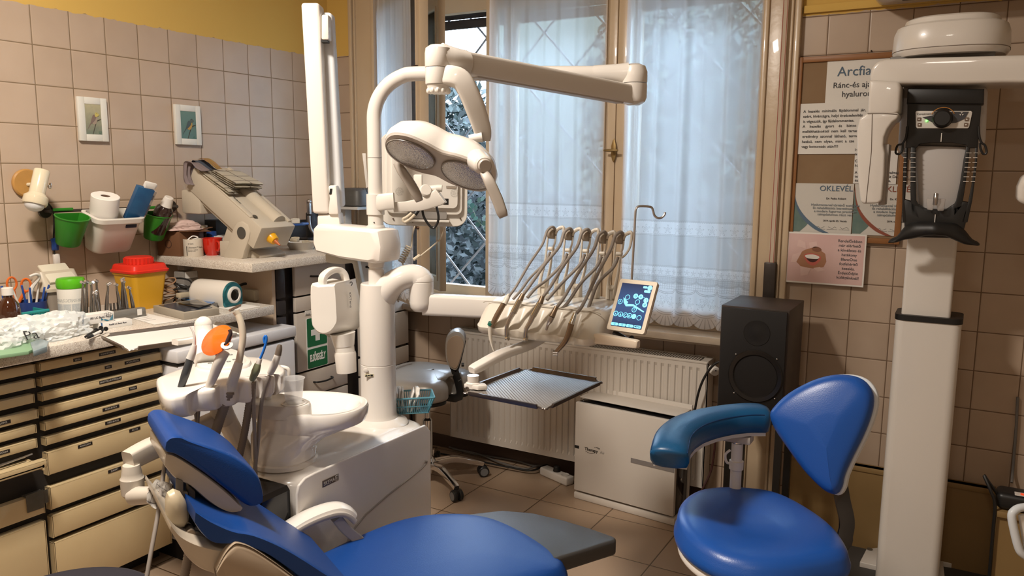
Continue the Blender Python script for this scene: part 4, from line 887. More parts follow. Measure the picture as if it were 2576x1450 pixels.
# white cylinder-shaped scanner with teal front
sc0 = P(588, 745, x=.50); scx = .50; ctr = V((scx, P(586, 745, x=scx).y, P(586, 742, x=scx).z)); rr = .058; back = V((scx-.30, ctr.y-.03, ctr.z)); dsc = (back-ctr).normalized(); base = C+.004
t = thing('plate_scanner', 'white barrel-shaped scanner with teal front ring on the worktop', 'scanner', (scx-.12, ctr.y, C)); hgt = ctr.z-C
def D_ring(o, r, hz):
    pts = []; u = V((dsc.y, -dsc.x, 0)).normalized()
    for k in range(17): a = PI*k/16; pts.append(o+u*(r*math.cos(a))+V((0, 0, r*math.sin(a))))
    pts += [o-u*r*.97+V((0, 0, -hz*.8)), o-u*r*.85+V((0, 0, -hz)), o+u*r*.85+V((0, 0, -hz)), o+u*r*.97+V((0, 0, -hz*.8))]; return pts
hz = ctr.z-C-.001
Lc = .20
b = MB(); b.loft([D_ring(ctr+dsc*s, rr*k, hz*h_) for s, k, h_ in ((.004, .97, .985), (.008, 1, 1), (Lc-.02, 1, 1), (Lc-.006, .95, .98), (Lc, .85, .95))]); part(t, 'housing', b, mat('scanner_white', (.62, .58, .52), .3, coat=.3))
TEAL = mat('teal_metallic', (.03, .17, .20), .25, metal=.6)
b = MB(); b.loft([D_ring(ctr-dsc*.004, rr*.90, hz*.93), D_ring(ctr+dsc*.006, rr*.97, hz*.98)]); part(t, 'front_panel', b, TEAL)
M0 = frame(ctr-dsc*.004, None, -dsc); b = MB(); b.lathe([(.024, 0), (.036, 0), (.036, .008), (.033, .010), (.026, .010), (.024, .004)], M0, 36); part(t, 'white_ring', b, WHITEP)
b = MB(); b.lathe([(0, .001), (.018, .001), (.024, .006)], M0, 30); part(t, 'lens', b, BLACKG)
# adapter, cable coils, things under the raised worktop
ax_ = P(632, 752, x=.40); t = thing('power_adapter', 'cream power adapter beside the scanner, black lead over it', 'adapter', (.42, ax_.y, C)); b = MB(); b.box((.43, ax_.y-.005, C+.024), (.07, .07, .048), bev=.004); part(t, 'adapter_body', b, mat('adapter_cream', (.42, .36, .26), .5))
b = MB(); b.tube([(.36, ax_.y-.05, C+.05), (.38, ax_.y-.02, C+.068), (.42, ax_.y+.03, C+.062), (.44, ax_.y+.055, C+.03), (.44, ax_.y+.045, C+.006)], .006, seg=8); part(t, 'lead', b, BLACKP)
b = MB(); rnd = random.Random(3)
for k in range(7):
    zz = C+.008+.015*k; yy = on(426, 740, .22).y
    b.tube([V((.22+.03*math.cos(a)+rnd.uniform(-.006, .006), yy+.028*math.sin(a)+rnd.uniform(-.004, .004), zz+.012*math.sin(a*1+k))) for a in [2*PI*j/8 for j in range(8)]], .0028, seg=6, n=3, closed=True)
solo('rope_coil', b, mat('tan_cord', (.30, .17, .09), .6), 'coil of tan cord beside the yellow sharps container', 'cord')
b = MB(); yy = on(460, 730, .26).y
for k in range(5):
    b.tube([V((.26+.045*math.cos(a)+rnd.uniform(-.01, .01), yy+.035*math.sin(a)+rnd.uniform(-.006, .006), C+.02+.018*k+.014*math.sin(a+k*1.3))) for a in [2*PI*j/8 for j in range(8)]], .004, seg=6, n=3, closed=True)
solo('cable_coil', b, BLACKP, 'tangle of black cable between the tan cord and the scanner', 'cable')
b = MB(); b.box((.30, on(460, 735, .3).y, C+.045), (.03, .05, .02), bev=.003); solo('plug', b, mat('adapter_cream'), 'cream plug lying in the black cable tangle', 'plug')
t = thing('clear_container', 'clear plastic jar with paper label, under the raised worktop', 'container', (.12, on(468, 690, .12).y, C)); yy = on(468, 690, .12).y
b = MB(); b.box((.12, yy, C+.06), (.07, .08, .12), bev=.006); b.box((.12, yy, C+.15), (.05, .055, .05), bev=.006); part(t, 'jar', b, mat('cloudy_plastic', (.35, .33, .30), .2, alpha=.55)); b = MB(); b.box((.156, yy, C+.105), (.001, .065, .03)); part(t, 'paper_label', b, PAPER)
b = MB(); q = [P(*a, z=C+.0008) for a in ((545, 775), (608, 765), (655, 772), (600, 782))]; b.prism(q, (0, 0, .001)); solo('paper_sheet', b, PAPER, 'white paper sheet under the brown pen by the scanner', 'paper')
b = MB(); b.cyl(P(578, 781, z=C+.006), P(604, 768, z=C+.007), .005, seg=10); solo('brown_pen', b, mat('pen_brown', (.20, .12, .08), .5), 'brown pen lying on the white paper sheet', 'pen')
# plastic bags with green book
PLB = bpy.data.materials.new('thin_white_plastic'); PLB.use_nodes = True; nt = PLB.node_tree; bs = nt.nodes['Principled BSDF']; bs.inputs['Base Color'].default_value = (.80, .82, .80, 1); bs.inputs['Roughness'].default_value = .3; bs.inputs['Alpha'].default_value = .62; bs.inputs['Specular IOR Level'].default_value = .6
t = thing('booklet', 'green booklet under the plastic bag, with handwriting', 'booklet', (.50, -.42, C))
bk = [P(-60, 868, z=C+.012), P(62, 851, z=C+.012), P(118, 862, z=C+.012), P(72, 884, z=C+.012), P(-40, 900, z=C+.012)]
b = MB(); b.prism(bk, (0, 0, -.011), bev=.001); part(t, 'cover', b, mat('pale_green_cover', (.20, .34, .20), .5))
b = MB(); q = P(-2, 878, z=C+.014); b.text('Dr. Pa', frame(q+V((.0, 0, .012)), (0, 1, 0), (1, 0, .75)) , size=.05, depth=.0006, bold=-.0006); part(t, 'handwriting', b, BLACKINK)
b = MB(); b.prism([P(76, 862, z=C+.02), P(100, 852, z=C+.02), P(122, 858, z=C+.02), P(118, 872, z=C+.02), P(84, 884, z=C+.02)], (0, 0, -.018), bev=.002); solo('clear_packet', b, mat('blue_grey_packet', (.22, .28, .30), .25), 'small blue-grey packet at the edge of the plastic bag', 'packet')
def crumple(name, c, size, seed, label, rot=0, amp=.35, zb=0, holes=None):
    t_ = bmesh.new(); bmesh.ops.create_icosphere(t_, subdivisions=5, radius=1)
    for v in t_.verts:
        n = v.co.copy(); d = 1+amp*mnoise.noise(n*1.6+V((seed, 0, 0)))+amp*.5*abs(mnoise.noise(n*3.7+V((0, seed, 0))))+amp*.22*mnoise.noise(n*9+V((0, 0, seed)))
        v.co = V((n.x*size[0]*d, n.y*size[1]*d, max(n.z, -.05)*size[2]*d))
    b = MB(); b.add(t_, Matrix.Translation(c) @ Matrix.Rotation(rot, 4, 'Z'))
    z0_ = C+.001
    for v in b.bm.verts: v.co.z = max(v.co.z, z0_+zb)
    return solo(name, b, PLB, label, 'bag', ang=.35)
q = P(140, 850, x=.50); crumple('plastic_bag', (.47, q.y+.0, C+.004), (.085, .125, .075), 3, 'crumpled white plastic bag lying before the green-lidded tub', 0, .4)
q = P(30, 850, x=.53); b_ = crumple('plastic_bag', (.49, q.y-.01, C+.012), (.09, .11, .07), 8, 'white plastic bag over the green booklet, by the amber bottles', 0, .4)

# ================================================================ things on the raised worktop
U = UZ
# brown carton with pink cloth
cb = [P(*a, z=U+.001) for a in ((433, 646), (500, 640))]
KR = mat('brown_cardboard', (.16, .07, .03), .7, noise=.2, nscale=12); y0 = P(403, 600, x=.04).y
t = thing('cardboard_box', 'small brown cardboard box under a pink cloth on the raised worktop', 'box', (.07, .52, U))
zb = P(433, 582, x=.10).z
M0 = frame((.125, .50, U), (1, .15, 0))
b = MB(); b.box((-.045, .075, (zb-U)/2), (.13, .15, zb-U), M0, bev=.002); part(t, 'box_body', b, KR)
b = MB(); b.prism([(.02, .0, zb-U), (.02, .15, zb-U), (.055, .16, zb-U-.01), (.055, .02, zb-U-.0)], (0, 0, .003), M=M0); b.prism([(.02, .15, zb-U), (-.1, .15, zb-U), (-.1, .19, zb-U+.012), (.03, .20, zb-U+.006)], (0, 0, .003), M=M0); part(t, 'flap', b, KR)
b = MB(); b.lathe([(.016, 0), (.019, 0), (.019, .0006), (.016, .0006)], M0 @ frame((-.045, -.0006, .055), (1, 0, 0), (0, -1, 0)), 24); part(t, 'round_stamp', b, mat('stamp_brown', (.06, .025, .015), .7))
t_ = bmesh.new(); bmesh.ops.create_icosphere(t_, subdivisions=4, radius=1)
for v in t_.verts:
    n = v.co.copy(); d = 1+.28*mnoise.noise(n*2+V((5, 0, 0)))+.12*mnoise.noise(n*6); v.co = V((n.x*.06*d, n.y*.085*d, max(n.z, -.15)*.036*d))
b = MB(); b.add(t_, Matrix.Translation((.10, .565, zb+.010))); solo('pink_cloth', b, mat('pink_tissue', (.55, .40, .36), .9), 'crumpled pale pink cloth on the brown cardboard box', 'cloth')
# tin
ux = .20
q = P(486, 620, x=.17); t = thing('anaesthetic_tin', 'round white labelled tin beside the red mug', 'tin', (.17, q.y, U)); zt = P(486, 601, x=.17).z; M0 = Matrix.Translation((.17, q.y, U))
b = MB(); b.lathe([(0, 0), (.041, 0), (.042, .002), (.042, zt-U), (.040, zt-U), (.040, zt-U-.012), (0, zt-U-.012)], M0, 40); part(t, 'tin_body', b, mat('tin_label', (.60, .54, .45), .4))
b = MB()
an = math.atan2(CAM.y-q.y, CAM.x-.17)
for s, zz, sz in (('3M ESPE', .062, .007), ('Ubistesin™ forte', .045, .010), ('Articaine injekció', .036, .006), ('Hatóanyag: articaine', .030, .004)):
    tmp = MB(); tmp.text(s, frame((0, 0, zz-.006), (1, 0, 0), (0, -1, 0)), size=sz, depth=.0002)
    for v in tmp.bm.verts:
        a = an-.55+v.co.x/.0425; r_ = .0424-v.co.y*.5; v.co = V((.17+r_*math.cos(a), q.y+r_*math.sin(a), U+v.co.z))
    me = bpy.data.meshes.new('t'); tmp.bm.to_mesh(me); b.bm.from_mesh(me); bpy.data.meshes.remove(me)
part(t, 'lettering', b, BLACKINK)
b = MB()
for zz in range(10):
    a = an-.68; b.box((.17+.0424*math.cos(a), q.y+.0424*math.sin(a), U+.008+zz*.0042), (.002, .003, .0045))
part(t, 'black_bar', b, BLACKINK)
b = MB(); b.tube([(.16, q.y-.02, zt-.004), (.17, q.y, zt+.012), (.19, q.y+.012, zt+.006), (.18, q.y-.01, zt-.002)], .0025, seg=6); part(t, 'opening_ring', b, WHITEP)
# mug
q = P(534, 625, x=.20); mx_ = .20; t = thing('mug', 'glossy red mug between the tin and the mixing machine', 'mug', (mx_, q.y, U)); zt = P(534, 599, x=mx_).z; h = zt-U; M0 = Matrix.Translation((mx_, q.y, U))
b = MB(); b.lathe([(0, 0), (.029, 0), (.034, .012), (.044, h*.5), (.047, h), (.045, h), (.042, h*.5), (.03, .012), (0, .008)], M0, 44); part(t, 'mug_body', b, mat('red_glaze', (.50, .018, .008), .12, coat=.6))
a = math.atan2(CAM.y-q.y, CAM.x-mx_)+.5; u_ = V((math.cos(a), math.sin(a), 0)); b = MB(); o_ = V((mx_, q.y, U)); b.tube([o_+u_*.042+V((0, 0, h*.82)), o_+u_*.060+V((0, 0, h*.80)), o_+u_*.066+V((0, 0, h*.55)), o_+u_*.056+V((0, 0, h*.32)), o_+u_*.040+V((0, 0, h*.3))], .0055, seg=10); part(t, 'mug_handle', b, mat('red_glaze'))
q = P(515, 600, x=.09); pharm('syrup_bottle', q.y, .09, .03, P(515, 572, x=.09).z-U, .015, .02, 'dark brown bottle with beige cap behind the red mug', base=U, capm=mat('beige_cap', (.45, .38, .28), .5), bodym=mat('brown_black_glass'))
q = P(532, 590, x=.12); b = MB(); b.cyl((.12, q.y, U), (.12, q.y, P(532, 582, x=.12).z), .022, seg=24); t = thing('blue_jar', 'small blue-labelled jar just behind the red mug', 'jar', (.12, q.y, U)); part(t, 'jar_body', b, mat('jar_blue', (.015, .05, .20), .3)); b = MB(); b.box((.1435, q.y+.004, P(532, 597, x=.12).z), (.001, .02, .012)); part(t, 'jar_label', b, PAPER)
b = MB(); b.box((.06, P(560, 595, x=.06).y, U+.075), (.08, .14, .15), bev=.003); solo('dark_case', b, BLACKP, 'black case behind the brown bottle against the tiles', 'case')
b = MB(); b.box((.14, P(572, 620, x=.14).y, U+.04), (.08, .09, .08), bev=.003); solo('white_carton', b, PAPER, 'white carton half hidden behind the mixing machine base', 'carton')
# impression mixing machine
mm_ = mat('mixer_beige', (.50, .44, .35), .4); mx = thing('impression_mixer', 'beige impression-material mixing machine with yellow nozzle, towels on top', 'machine', (.37, .80, U))
A = V((0.60, .575, U))  # front corner at the base, px ~613,652
pA = P(610, 652, z=U); fx = pA.x; fy = pA.y
def mp(px, py, x): return P(px, py, x=x)
Mx = frame((fx, fy, U), (0, 1, 0), (0, 0, 1))     # local x = +y(world), local y = -x(world), z up
W_ = .22
# side profile of the base (near cheek) in world: cheek plane facing -y
def cheek(y, th, pts, m, nm):
    b = MB(); b.prism([(p.x, y, p.z) for p in pts], (0, th, 0), bev=.004); return part(mx, nm, b, m)
pl_y = fy
def py_(px, py): return P(px, py, y=pl_y)
cheek(pl_y, .03, [py_(561, 651), py_(609, 652), py_(614, 632), py_(626, 600), py_(628, 585), py_(622, 566), py_(608, 557), py_(596, 560), py_(586, 575), py_(577, 605)], mm_, 'cheek')
b = MB(); b.lathe([(0, 0), (.026, 0), (.026, .002), (0, .002)], frame(py_(608, 586)+V((0, -.0015, 0)), None, (0, -1, 0)) @ Matrix.Diagonal((1, 1, 1, 1)), 36); part(mx, 'pivot_cover', b, mat('mixer_dark', (.07, .065, .055), .5))
xf = py_(609, 652).x
b = MB(); b.box((xf-.085, pl_y+.03+.085, U+.035), (.16, .19, .07), bev=.004); b.prism([(xf-.16, pl_y+.03, U+.06), (xf+.004, pl_y+.03, U+.06), (xf-.006, pl_y+.03, U+.15), (xf-.11, pl_y+.03, U+.16)], (0, .20, 0), bev=.004); part(mx, 'base_housing', b, mm_)
b = MB(); b.prism([(xf-.02, pl_y+.05, U), (xf+.045, pl_y+.06, U), (xf+.045, pl_y+.06, U+.012), (xf-.0, pl_y+.05, U+.035)], (0, .155, 0), bev=.003); part(mx, 'foot', b, mm_)
# tilted body: axis from lower nozzle end to upper back end, lies in x-z plane direction
e0 = P(668, 590, y=pl_y+.10); e1 = P(538, 512, y=pl_y+.10)
e0 = V((.50, pl_y+.105, P(668, 585, x=.50).z)); e1 = V((.5-.40, pl_y+.105, 0)); e1.z = e0.z+.40*.62
d = (e1-e0).normalized(); Mb = frame(e0, (0, 1, 0), d)   # local z up the body, local x=+y world, local y = normal-ish
ny = (Mb.to_3x3() @ V((0, 1, 0)))
L_b = (e1-e0).length
b = MB(); b.box((0, 0, L_b/2-.03), (.20, .11, L_b+.02), Mb, bev=.006); b.box((0, .062 if ny.z < 0 else -.062, L_b/2), (.17, .025, L_b-.06), Mb, bev=.004); part(mx, 'tilted_body', b, mm_)
sgn = 1 if ny.z > 0 else -1
b = MB(); b.tube([Mb @ V((.035, sgn*.050, .0)), Mb @ V((.035, sgn*.050, .25))], .034, seg=24, n=1); part(mx, 'cartridge_cover', b, mm_)
b = MB(); b.box((-.085, sgn*.056, L_b/2), (.03, .008, L_b-.08), Mb, bev=.003); b.box((.088, sgn*.056, L_b/2-.02), (.02, .014, L_b-.02), Mb, bev=.003); part(mx, 'top_rail', b, mm_)
nq = e0+V((.0, -.02, -.01)); b = MB(); b.cyl(Mb @ V((-.02, 0, -.035)), Mb @ V((-.02, 0, -.068)), .026, .020, seg=28, bev=.003); part(mx, 'nozzle_ring', b, mat('nozzle_yellow', (.75, .38, .01), .3))
b = MB(); b.cyl(Mb @ V((-.02, 0, -.066)), Mb @ V((-.02, 0, -.10)), .010, .0035, seg=16); part(mx, 'mixing_tip', b, mat('tip_orange', (.45, .12, .03), .3))
b = MB(); b.lathe([(0, 0), (.011, 0), (.011, .002), (0, .002)], Mb @ frame((-.075, sgn*.060, .04), (1, 0, 0), (0, sgn, 0)), 24); part(mx, 'round_badge', b, mat('mixer_dark'))
b = MB(); b.text('Pentamix', Mb @ frame((-.078, sgn*.0605, .20), (0, 0, -1), (0, sgn, 0)), size=.016, depth=.0003); part(mx, 'lettering', b, mat('mixer_dark'))
# towels: folded cloth stack + drapes
TW = bpy.data.materials.new('checked_towel'); TW.use_nodes = True; nt = TW.node_tree; bs = nt.nodes['Principled BSDF']; g = N(nt, 'ShaderNodeTexCoord'); s = N(nt, 'ShaderNodeSeparateXYZ'); nt.links.new(g.outputs['Object'], s.inputs[0])
l1 = MATH(nt, 'LESS_THAN', MATH(nt, 'FRACT', MATH(nt, 'MULTIPLY', s.outputs[0], 16)), .07); l2 = MATH(nt, 'LESS_THAN', MATH(nt, 'FRACT', MATH(nt, 'MULTIPLY', s.outputs[1], 12)), .06)
nt.links.new(MIXC(nt, MATH(nt, 'MAXIMUM', l1, l2), (.74, .68, .56), (.22, .18, .15)), bs.inputs['Base Color']); bs.inputs['Roughness'].default_value = .95
tc0 = Mb @ V((0, sgn*.065, L_b*.62)); 
Mt = frame(tc0, (0, 1, 0), (d*.0+V((.25, 0, 1))))
def fold(cx, cz, wid, th, lay, Mt, m, nm, lbl, ln=.15):
    b = MB(); pts = []
    for k in range(lay):
        z = th*k; x0, x1 = (-ln/2, ln/2) if k % 2 == 0 else (ln/2, -ln/2)
        pts += [(x0, z), (x1*.98, z+.001), (x1*1.05, z+th*.5)]
    path = [Mt @ V((cx+wid*0, p[0], cz+p[1])) for p in pts]
    for v_ in (0,): b.tube([p for p in path], 1, seg=10, n=4, sq=(wid, th*.75), up=(Mt.to_3x3() @ V((0, 0, 1))))
    b.jitter(.004, 14); return b
M_t = Mt
b = MB()
xs = Mt.to_3x3() @ V((1, 0, 0))
def serp(lay, th, ln, wid, off=(0, 0, 0), jit=.004, seed=0):
    """folded cloth: serpentine sheet seen from the side"""
    pts = []
    for k in range(lay):
        a, c = (-ln/2, ln/2) if k % 2 == 0 else (ln/2, -ln/2); s_ = 1 if c > 0 else -1
        pts += [V((0, a*.96, th*k)), V((0, c*.93, th*k)), V((0, c+s_*.002, th*(k+.5)))]
    pts = catmull(pts[:-1], 4); rings = []; rnd_ = random.Random(seed)
    N_ = 9; t_ = bmesh.new(); R = []
    for p in pts:
        R.append([t_.verts.new(V((wid*(j/(N_-1)-.5), 0, 0))+p+V(off)) for j in range(N_)])
    for a_, b2 in zip(R, R[1:]):
        for j in range(N_-1): t_.faces.new((a_[j], a_[j+1], b2[j+1], b2[j]))
    bmesh.ops.solidify(t_, geom=t_.faces[:], thickness=.0035); bmesh.ops.recalc_face_normals(t_, faces=t_.faces)
    for v in t_.verts: v.co += mnoise.noise_vector(v.co*14+V((seed, 0, 0)))*jit
    return t_
b.add(serp(5, .0085, .17, .15, seed=1), frame(Mb @ V((.0, sgn*.075, L_b*.60)), (0, 1, 0), V((.35, 0, 1))) @ Matrix.Rotation(-.1, 4, 'Z'))
solo('folded_towel', b, TW, 'folded checked cream towel on top of the mixing machine', 'towel', ang=1.2)
b = MB(); b.add(serp(2, .011, .20, .06, seed=5), frame(Mb @ V((-.075, sgn*.064, L_b*.62)), (0, 1, 0), d.cross(V((0, 1, 0)))*(-sgn) if False else V((.45, 0, .9)))); solo('folded_towel', b, TW, 'rolled striped cream towel under the folded checked one', 'towel', ang=1.2)
def drape(pts_list, w_, m, lbl, name='draped_cloth', seed=1):
    path = catmull(pts_list, 6); t_ = bmesh.new(); R = []
    for i, p in enumerate(path):
        R.append([t_.verts.new(p+V((0.006*math.sin(j*1.9+seed)*min(1, i/6), w_*(j/8-.5), 0))) for j in range(9)])
    for a_, b2 in zip(R, R[1:]):
        for j in range(8): t_.faces.new((a_[j], a_[j+1], b2[j+1], b2[j]))
    bmesh.ops.solidify(t_, geom=t_.faces[:], thickness=.004); bmesh.ops.recalc_face_normals(t_, faces=t_.faces)
    for v in t_.verts: v.co += mnoise.noise_vector(v.co*25+V((seed, 0, 0)))*.006
    b = MB(); b.add(t_); return solo(name, b, m, lbl, 'towel', ang=1.2)
tb = Mb @ V((-.04, sgn*.062, L_b*.85)); te = Mb @ V((-.05, sgn*.06, L_b+.01))
drape([tb+V((0, 0, .006)), te+V((0, 0, .010)), te+V((-.022, 0, -.02)), te+V((-.024, 0, -.09)), te+V((-.012, 0, -.14))], .07, mat('blue_grey_cloth', (.11, .13, .17), .95), 'blue-grey towel hanging over the high end of the mixing machine', seed=2)
drape([tb+V((.03, -.06, .004)), te+V((.02, -.055, .004)), te+V((.0, -.06, -.03)), te+V((.006, -.062, -.085)), te+V((.02, -.06, -.10))], .05, mat('lilac_cloth', (.38, .31, .31), .95), 'lilac towel hanging beside the blue-grey one on the mixing machine', seed=4)
drape([tb+V((.05, .0, .012)), te+V((.06, .0, .014)), te+V((.0, .005, .016))], .03, mat('rainbow_cloth', (.55, .22, .16), .95, noise=1, nscale=22, col2=(.36, .34, .06)), 'yellow and salmon striped cloth end on the mixing machine', seed=6)
b = MB(); b.box(Mb @ V((-.02, -sgn*.10, L_b-.07)), (.13, .15, .11), bev=.01); part(mx, 'motor_housing', b, mm_)
# bowl, dental casts, articulator behind the arm
q = P(758, 622, z=U); bxx = .33; q = P(758, 620, x=bxx); t = thing('shallow_bowl', 'shallow white bowl holding plaster casts on the raised worktop', 'bowl', (bxx, q.y, U)); zt = P(758, 608, x=bxx).z
b = MB(); b.lathe([(0, 0), (.055, 0), (.075, zt-U-.004), (.078, zt-U), (.074, zt-U), (.052, .005), (0, .005)], Matrix.Translation((bxx, q.y, U)), 40); part(t, 'bowl_body', b, mat('bowl_white', (.52, .47, .40), .35))
PLS = mat('plaster', (.52, .44, .32), .8, noise=.25, nscale=40)
def cast(c, s, rot, lbl, m=PLS, grp=None):
    b = MB(); M0 = Matrix.Translation(c) @ Matrix.Rotation(rot, 4, 'Z')
    b.prism([(x*s, y*s, 0) for x, y in ((-.5, -.6), (.5, -.6), (.62, 0), (.4, .5), (0, .7), (-.4, .5), (-.62, 0))], (0, 0, s*.45), bev=.002, M=M0)
    for k in range(12):
        a = PI*(k/11); b.sph((.5*s*math.cos(a), .1*s+.45*s*math.sin(a), s*.5), s*.11, 8, (1, 1, 1.2), M0)
    b.jitter(.0015, 60); return solo('plaster_cast', b, m, lbl, 'cast', grp)
cast(P(742, 603, x=.34)-V((0, 0, .01)), .036, .4, 'cream plaster cast in the shallow bowl, under the blue impression tray')
cast(P(770, 606, x=.32)-V((0, 0, .02)), .034, 1.4, 'toothed plaster cast at the far side of the shallow bowl')
qc = P(745, 562, x=.30); b = MB(); b.box(qc+V((0, 0, -.006)), (.05, .09, .012), bev=.004); b.tube([qc+V((0, .04, -.004)), qc+V((0, .08, -.006))], .007, seg=8, n=1); solo('impression_tray', b, mat('tray_blue', (.01, .06, .25), .3), 'blue impression tray lying across the plaster casts', 'tray')
cast(qc+V((0, -.005, .001)), .036, .9, 'white plaster cast lying on the blue impression tray', mat('white_plaster', (.58, .53, .45), .8))
qa = P(775, 545, x=.20); t = thing('articulator', 'dark metal dental articulator beside the tall white arm', 'articulator', (.20, qa.y, U))
b = MB(); b.box((.20, qa.y+.02, U+.02), (.10, .16, .04), bev=.006); b.box((.18, qa.y+.05, U+.10), (.04, .06, .14), bev=.008); part(t, 'articulator_frame', b, BLACKP)
b = MB(); b.tube([(.24, qa.y-.035, U+.155), (.24, qa.y-.03, U+.10), (.24, qa.y-.0, U+.06), (.24, qa.y+.03, U+.045)], .008, seg=10); part(t, 'curved_bar', b, STEEL)
b = MB(); b.box((.19, qa.y+.02, U+.19), (.02, .02, .06), bev=.003); b.sph((.19, qa.y+.02, U+.225), .014, 10); part(t, 'locking_screw', b, STEEL)
q = P(735, 535, x=.03); b = MB(); b.box((.03, q.y+.05, U+.06), (.03, .16, .12), bev=.002); solo('black_grid', b, BLACKP, 'small black mesh panel against the tiles behind the casts', 'panel')
# light polymerisation / grey dome device behind the column
q = P(893, 540, x=.28); t = thing('light_curing_unit', 'grey domed device with vents beside the lamp pole on the raised worktop', 'machine', (.28, q.y, U)); yy = q.y+.02
z0, z1 = P(893, 517, x=.28).z, P(893, 473, x=.28).z; GD = mat('dark_grey_plastic', (.075, .072, .066), .45)
b = MB(); b.loft([[V((.28+p[0]*k, yy+p[1]*k, z)) for p in rrect(.20, .20, .05)] for z, k in ((z0, .94), (z0+.004, 1), (z0+.05, .96), (z1-.014, .86), (z1-.003, .72), (z1, .6))]); part(t, 'dome', b, GD)
b = MB()
for k in range(9): a = -.9+.22*k; b.box((0, 0, 0), (.002, .004, .022), Matrix.Translation((.28+.088*math.cos(a), yy+.088*math.sin(a), z1-.012)) @ Matrix.Rotation(a, 4, 'Z') @ Matrix.Rotation(-.6, 4, 'Y'), )
part(t, 'vent_slots', b, BLACKINK)
b = MB(); b.box((.28, yy, z0-.012), (.15, .17, .018), bev=.003); b.box((.20, yy, (U+z0)/2), (.03, .05, z0-U)); part(t, 'tray_support', b, GREYP)
b = MB(); b.lathe([(0, 0), (.07, 0), (.09, .03), (.095, .05), (.09, .05), (.07, .012), (0, .012)], Matrix.Translation((.30, yy, U)), 32); part(t, 'steel_dish', b, STEEL)
b = MB(); b.box((.44, yy+.06, U+.012), (.22, .20, .02), bev=.003); solo('grey_board', b, GREYP, 'flat grey board on the raised worktop next to the lamp pole', 'board')
# ================================================================ dental unit
COL = V((1.485, .24, 0)); NV = V((-.498, .867, 0))
def CP(px, py, off=0): return P(px, py, pl=(COL+NV*off, NV))
def cz(py): return CP(950, py).z
def camv(a, b_, c): return _r*a+_u*b_-_w*c     # camera-style right / up / towards-viewer directions at build time
du = thing('dental_unit', 'white dental unit body with column and spittoon beside the blue patient chair', 'dental unit', (1.47, .05, 0))
def bodyring(z, g, y0=-.30, y1=.36, x0=1.37, x1=1.625, r=.085):
    w_, h_ = x1-x0-2*g, y1-y0-2*g; c = ((x0+x1)/2, (y0+y1)/2); return [V((c[0]+p[0], c[1]+p[1], z)) for p in rrect(w_, h_, min(r, w_/2-.004), 8)]
b = MB(); b.loft([bodyring(.02, .012), bodyring(.03, .0), bodyring(.655, 0), bodyring(.668, .006), bodyring(.676, .018), bodyring(.680, .035), bodyring(.687, .042), bodyring(.691, .05), bodyring(.692, .08)]); part(du, 'body_cabinet', b, ENAMEL)
b = MB(); b.loft([bodyring(0, .03), bodyring(.02, .03)]); part(du, 'plinth', b, mat('plinth_dark', (.05, .05, .05), .5))
# side panel with rounded corner and its seam
xs_ = 1.627; pan = [P(745, 1345, x=xs_), P(745, 1245, x=xs_), P(750, 1222, x=xs_), P(766, 1203, x=xs_), P(790, 1190, x=xs_), P(1040, 1082, x=xs_), P(1066, 1075, x=xs_)]
yR = .34; pts = [(p.y, p.z) for p in pan]; pts = [(pts[0][0], .03)]+pts[1:-2]+[(yR-.03, pts[-2][1]), (yR, pts[-2][1]-.03), (yR, .03)]
b = MB(); b.prism([(xs_-.006, y, z) for y, z in pts], (.010, 0, 0), bev=.004, seg=3); sp = part(du, 'side_panel', b, ENAMEL)
b = MB(); sa, sb = P(880, 1345, x=xs_+.005), P(1060, 1180, x=xs_+.005); b.tube([(xs_+.0045, -.10, .20), (xs_+.0045, sa.y, sa.z), (xs_+.0045, sb.y, sb.z), (xs_+.0045, sb.y+.02, sb.z+.02)], .0035, seg=6, n=4); part(sp, 'panel_seam', b, mat('seam_grey', (.30, .28, .25), .5))
k = P(832, 1210, x=xs_+.006); b = MB(); b.box((xs_+.0055, k.y, k.z), (.002, .068, .020), bev=.0006); bd = part(sp, 'name_badge', b, mat('badge_bronze', (.14, .11, .09), .3, metal=.5))
b = MB(); b.text('SKEMA', frame((xs_+.0068, k.y-.030, k.z-.0055), (0, 1, 0), (1, 0, 0)), size=.0155, depth=.0003); b.text('8', frame((xs_+.0068, k.y+.022, k.z-.0048), (0, 1, 0), (1, 0, 0)), size=.013, depth=.0003)
b.tube([(xs_+.0068, k.y+.0265+p[0], k.z+p[1]) for p in rrect(.013, .015, .003)], .0007, seg=5, n=1, closed=True); part(bd, 'lettering', b, mat('badge_light', (.6, .56, .5), .4))
b = MB(); b.loft([[V((x, y, z)) for x, y in ((1.45, -.42), (1.585, -.42), (1.61, -.40), (1.61, -.30), (1.45, -.30))] for z in (.30, .66)]+[[V((x, y, .672)) for x, y in ((1.46, -.41), (1.58, -.41), (1.60, -.395), (1.60, -.30), (1.46, -.30))]]); part(du, 'black_cover', b, BLACKG)
b = MB(); b.box((1.53, -.355, .15), (.15, .10, .30), bev=.01); part(du, 'lower_cover', b, ENAMEL)
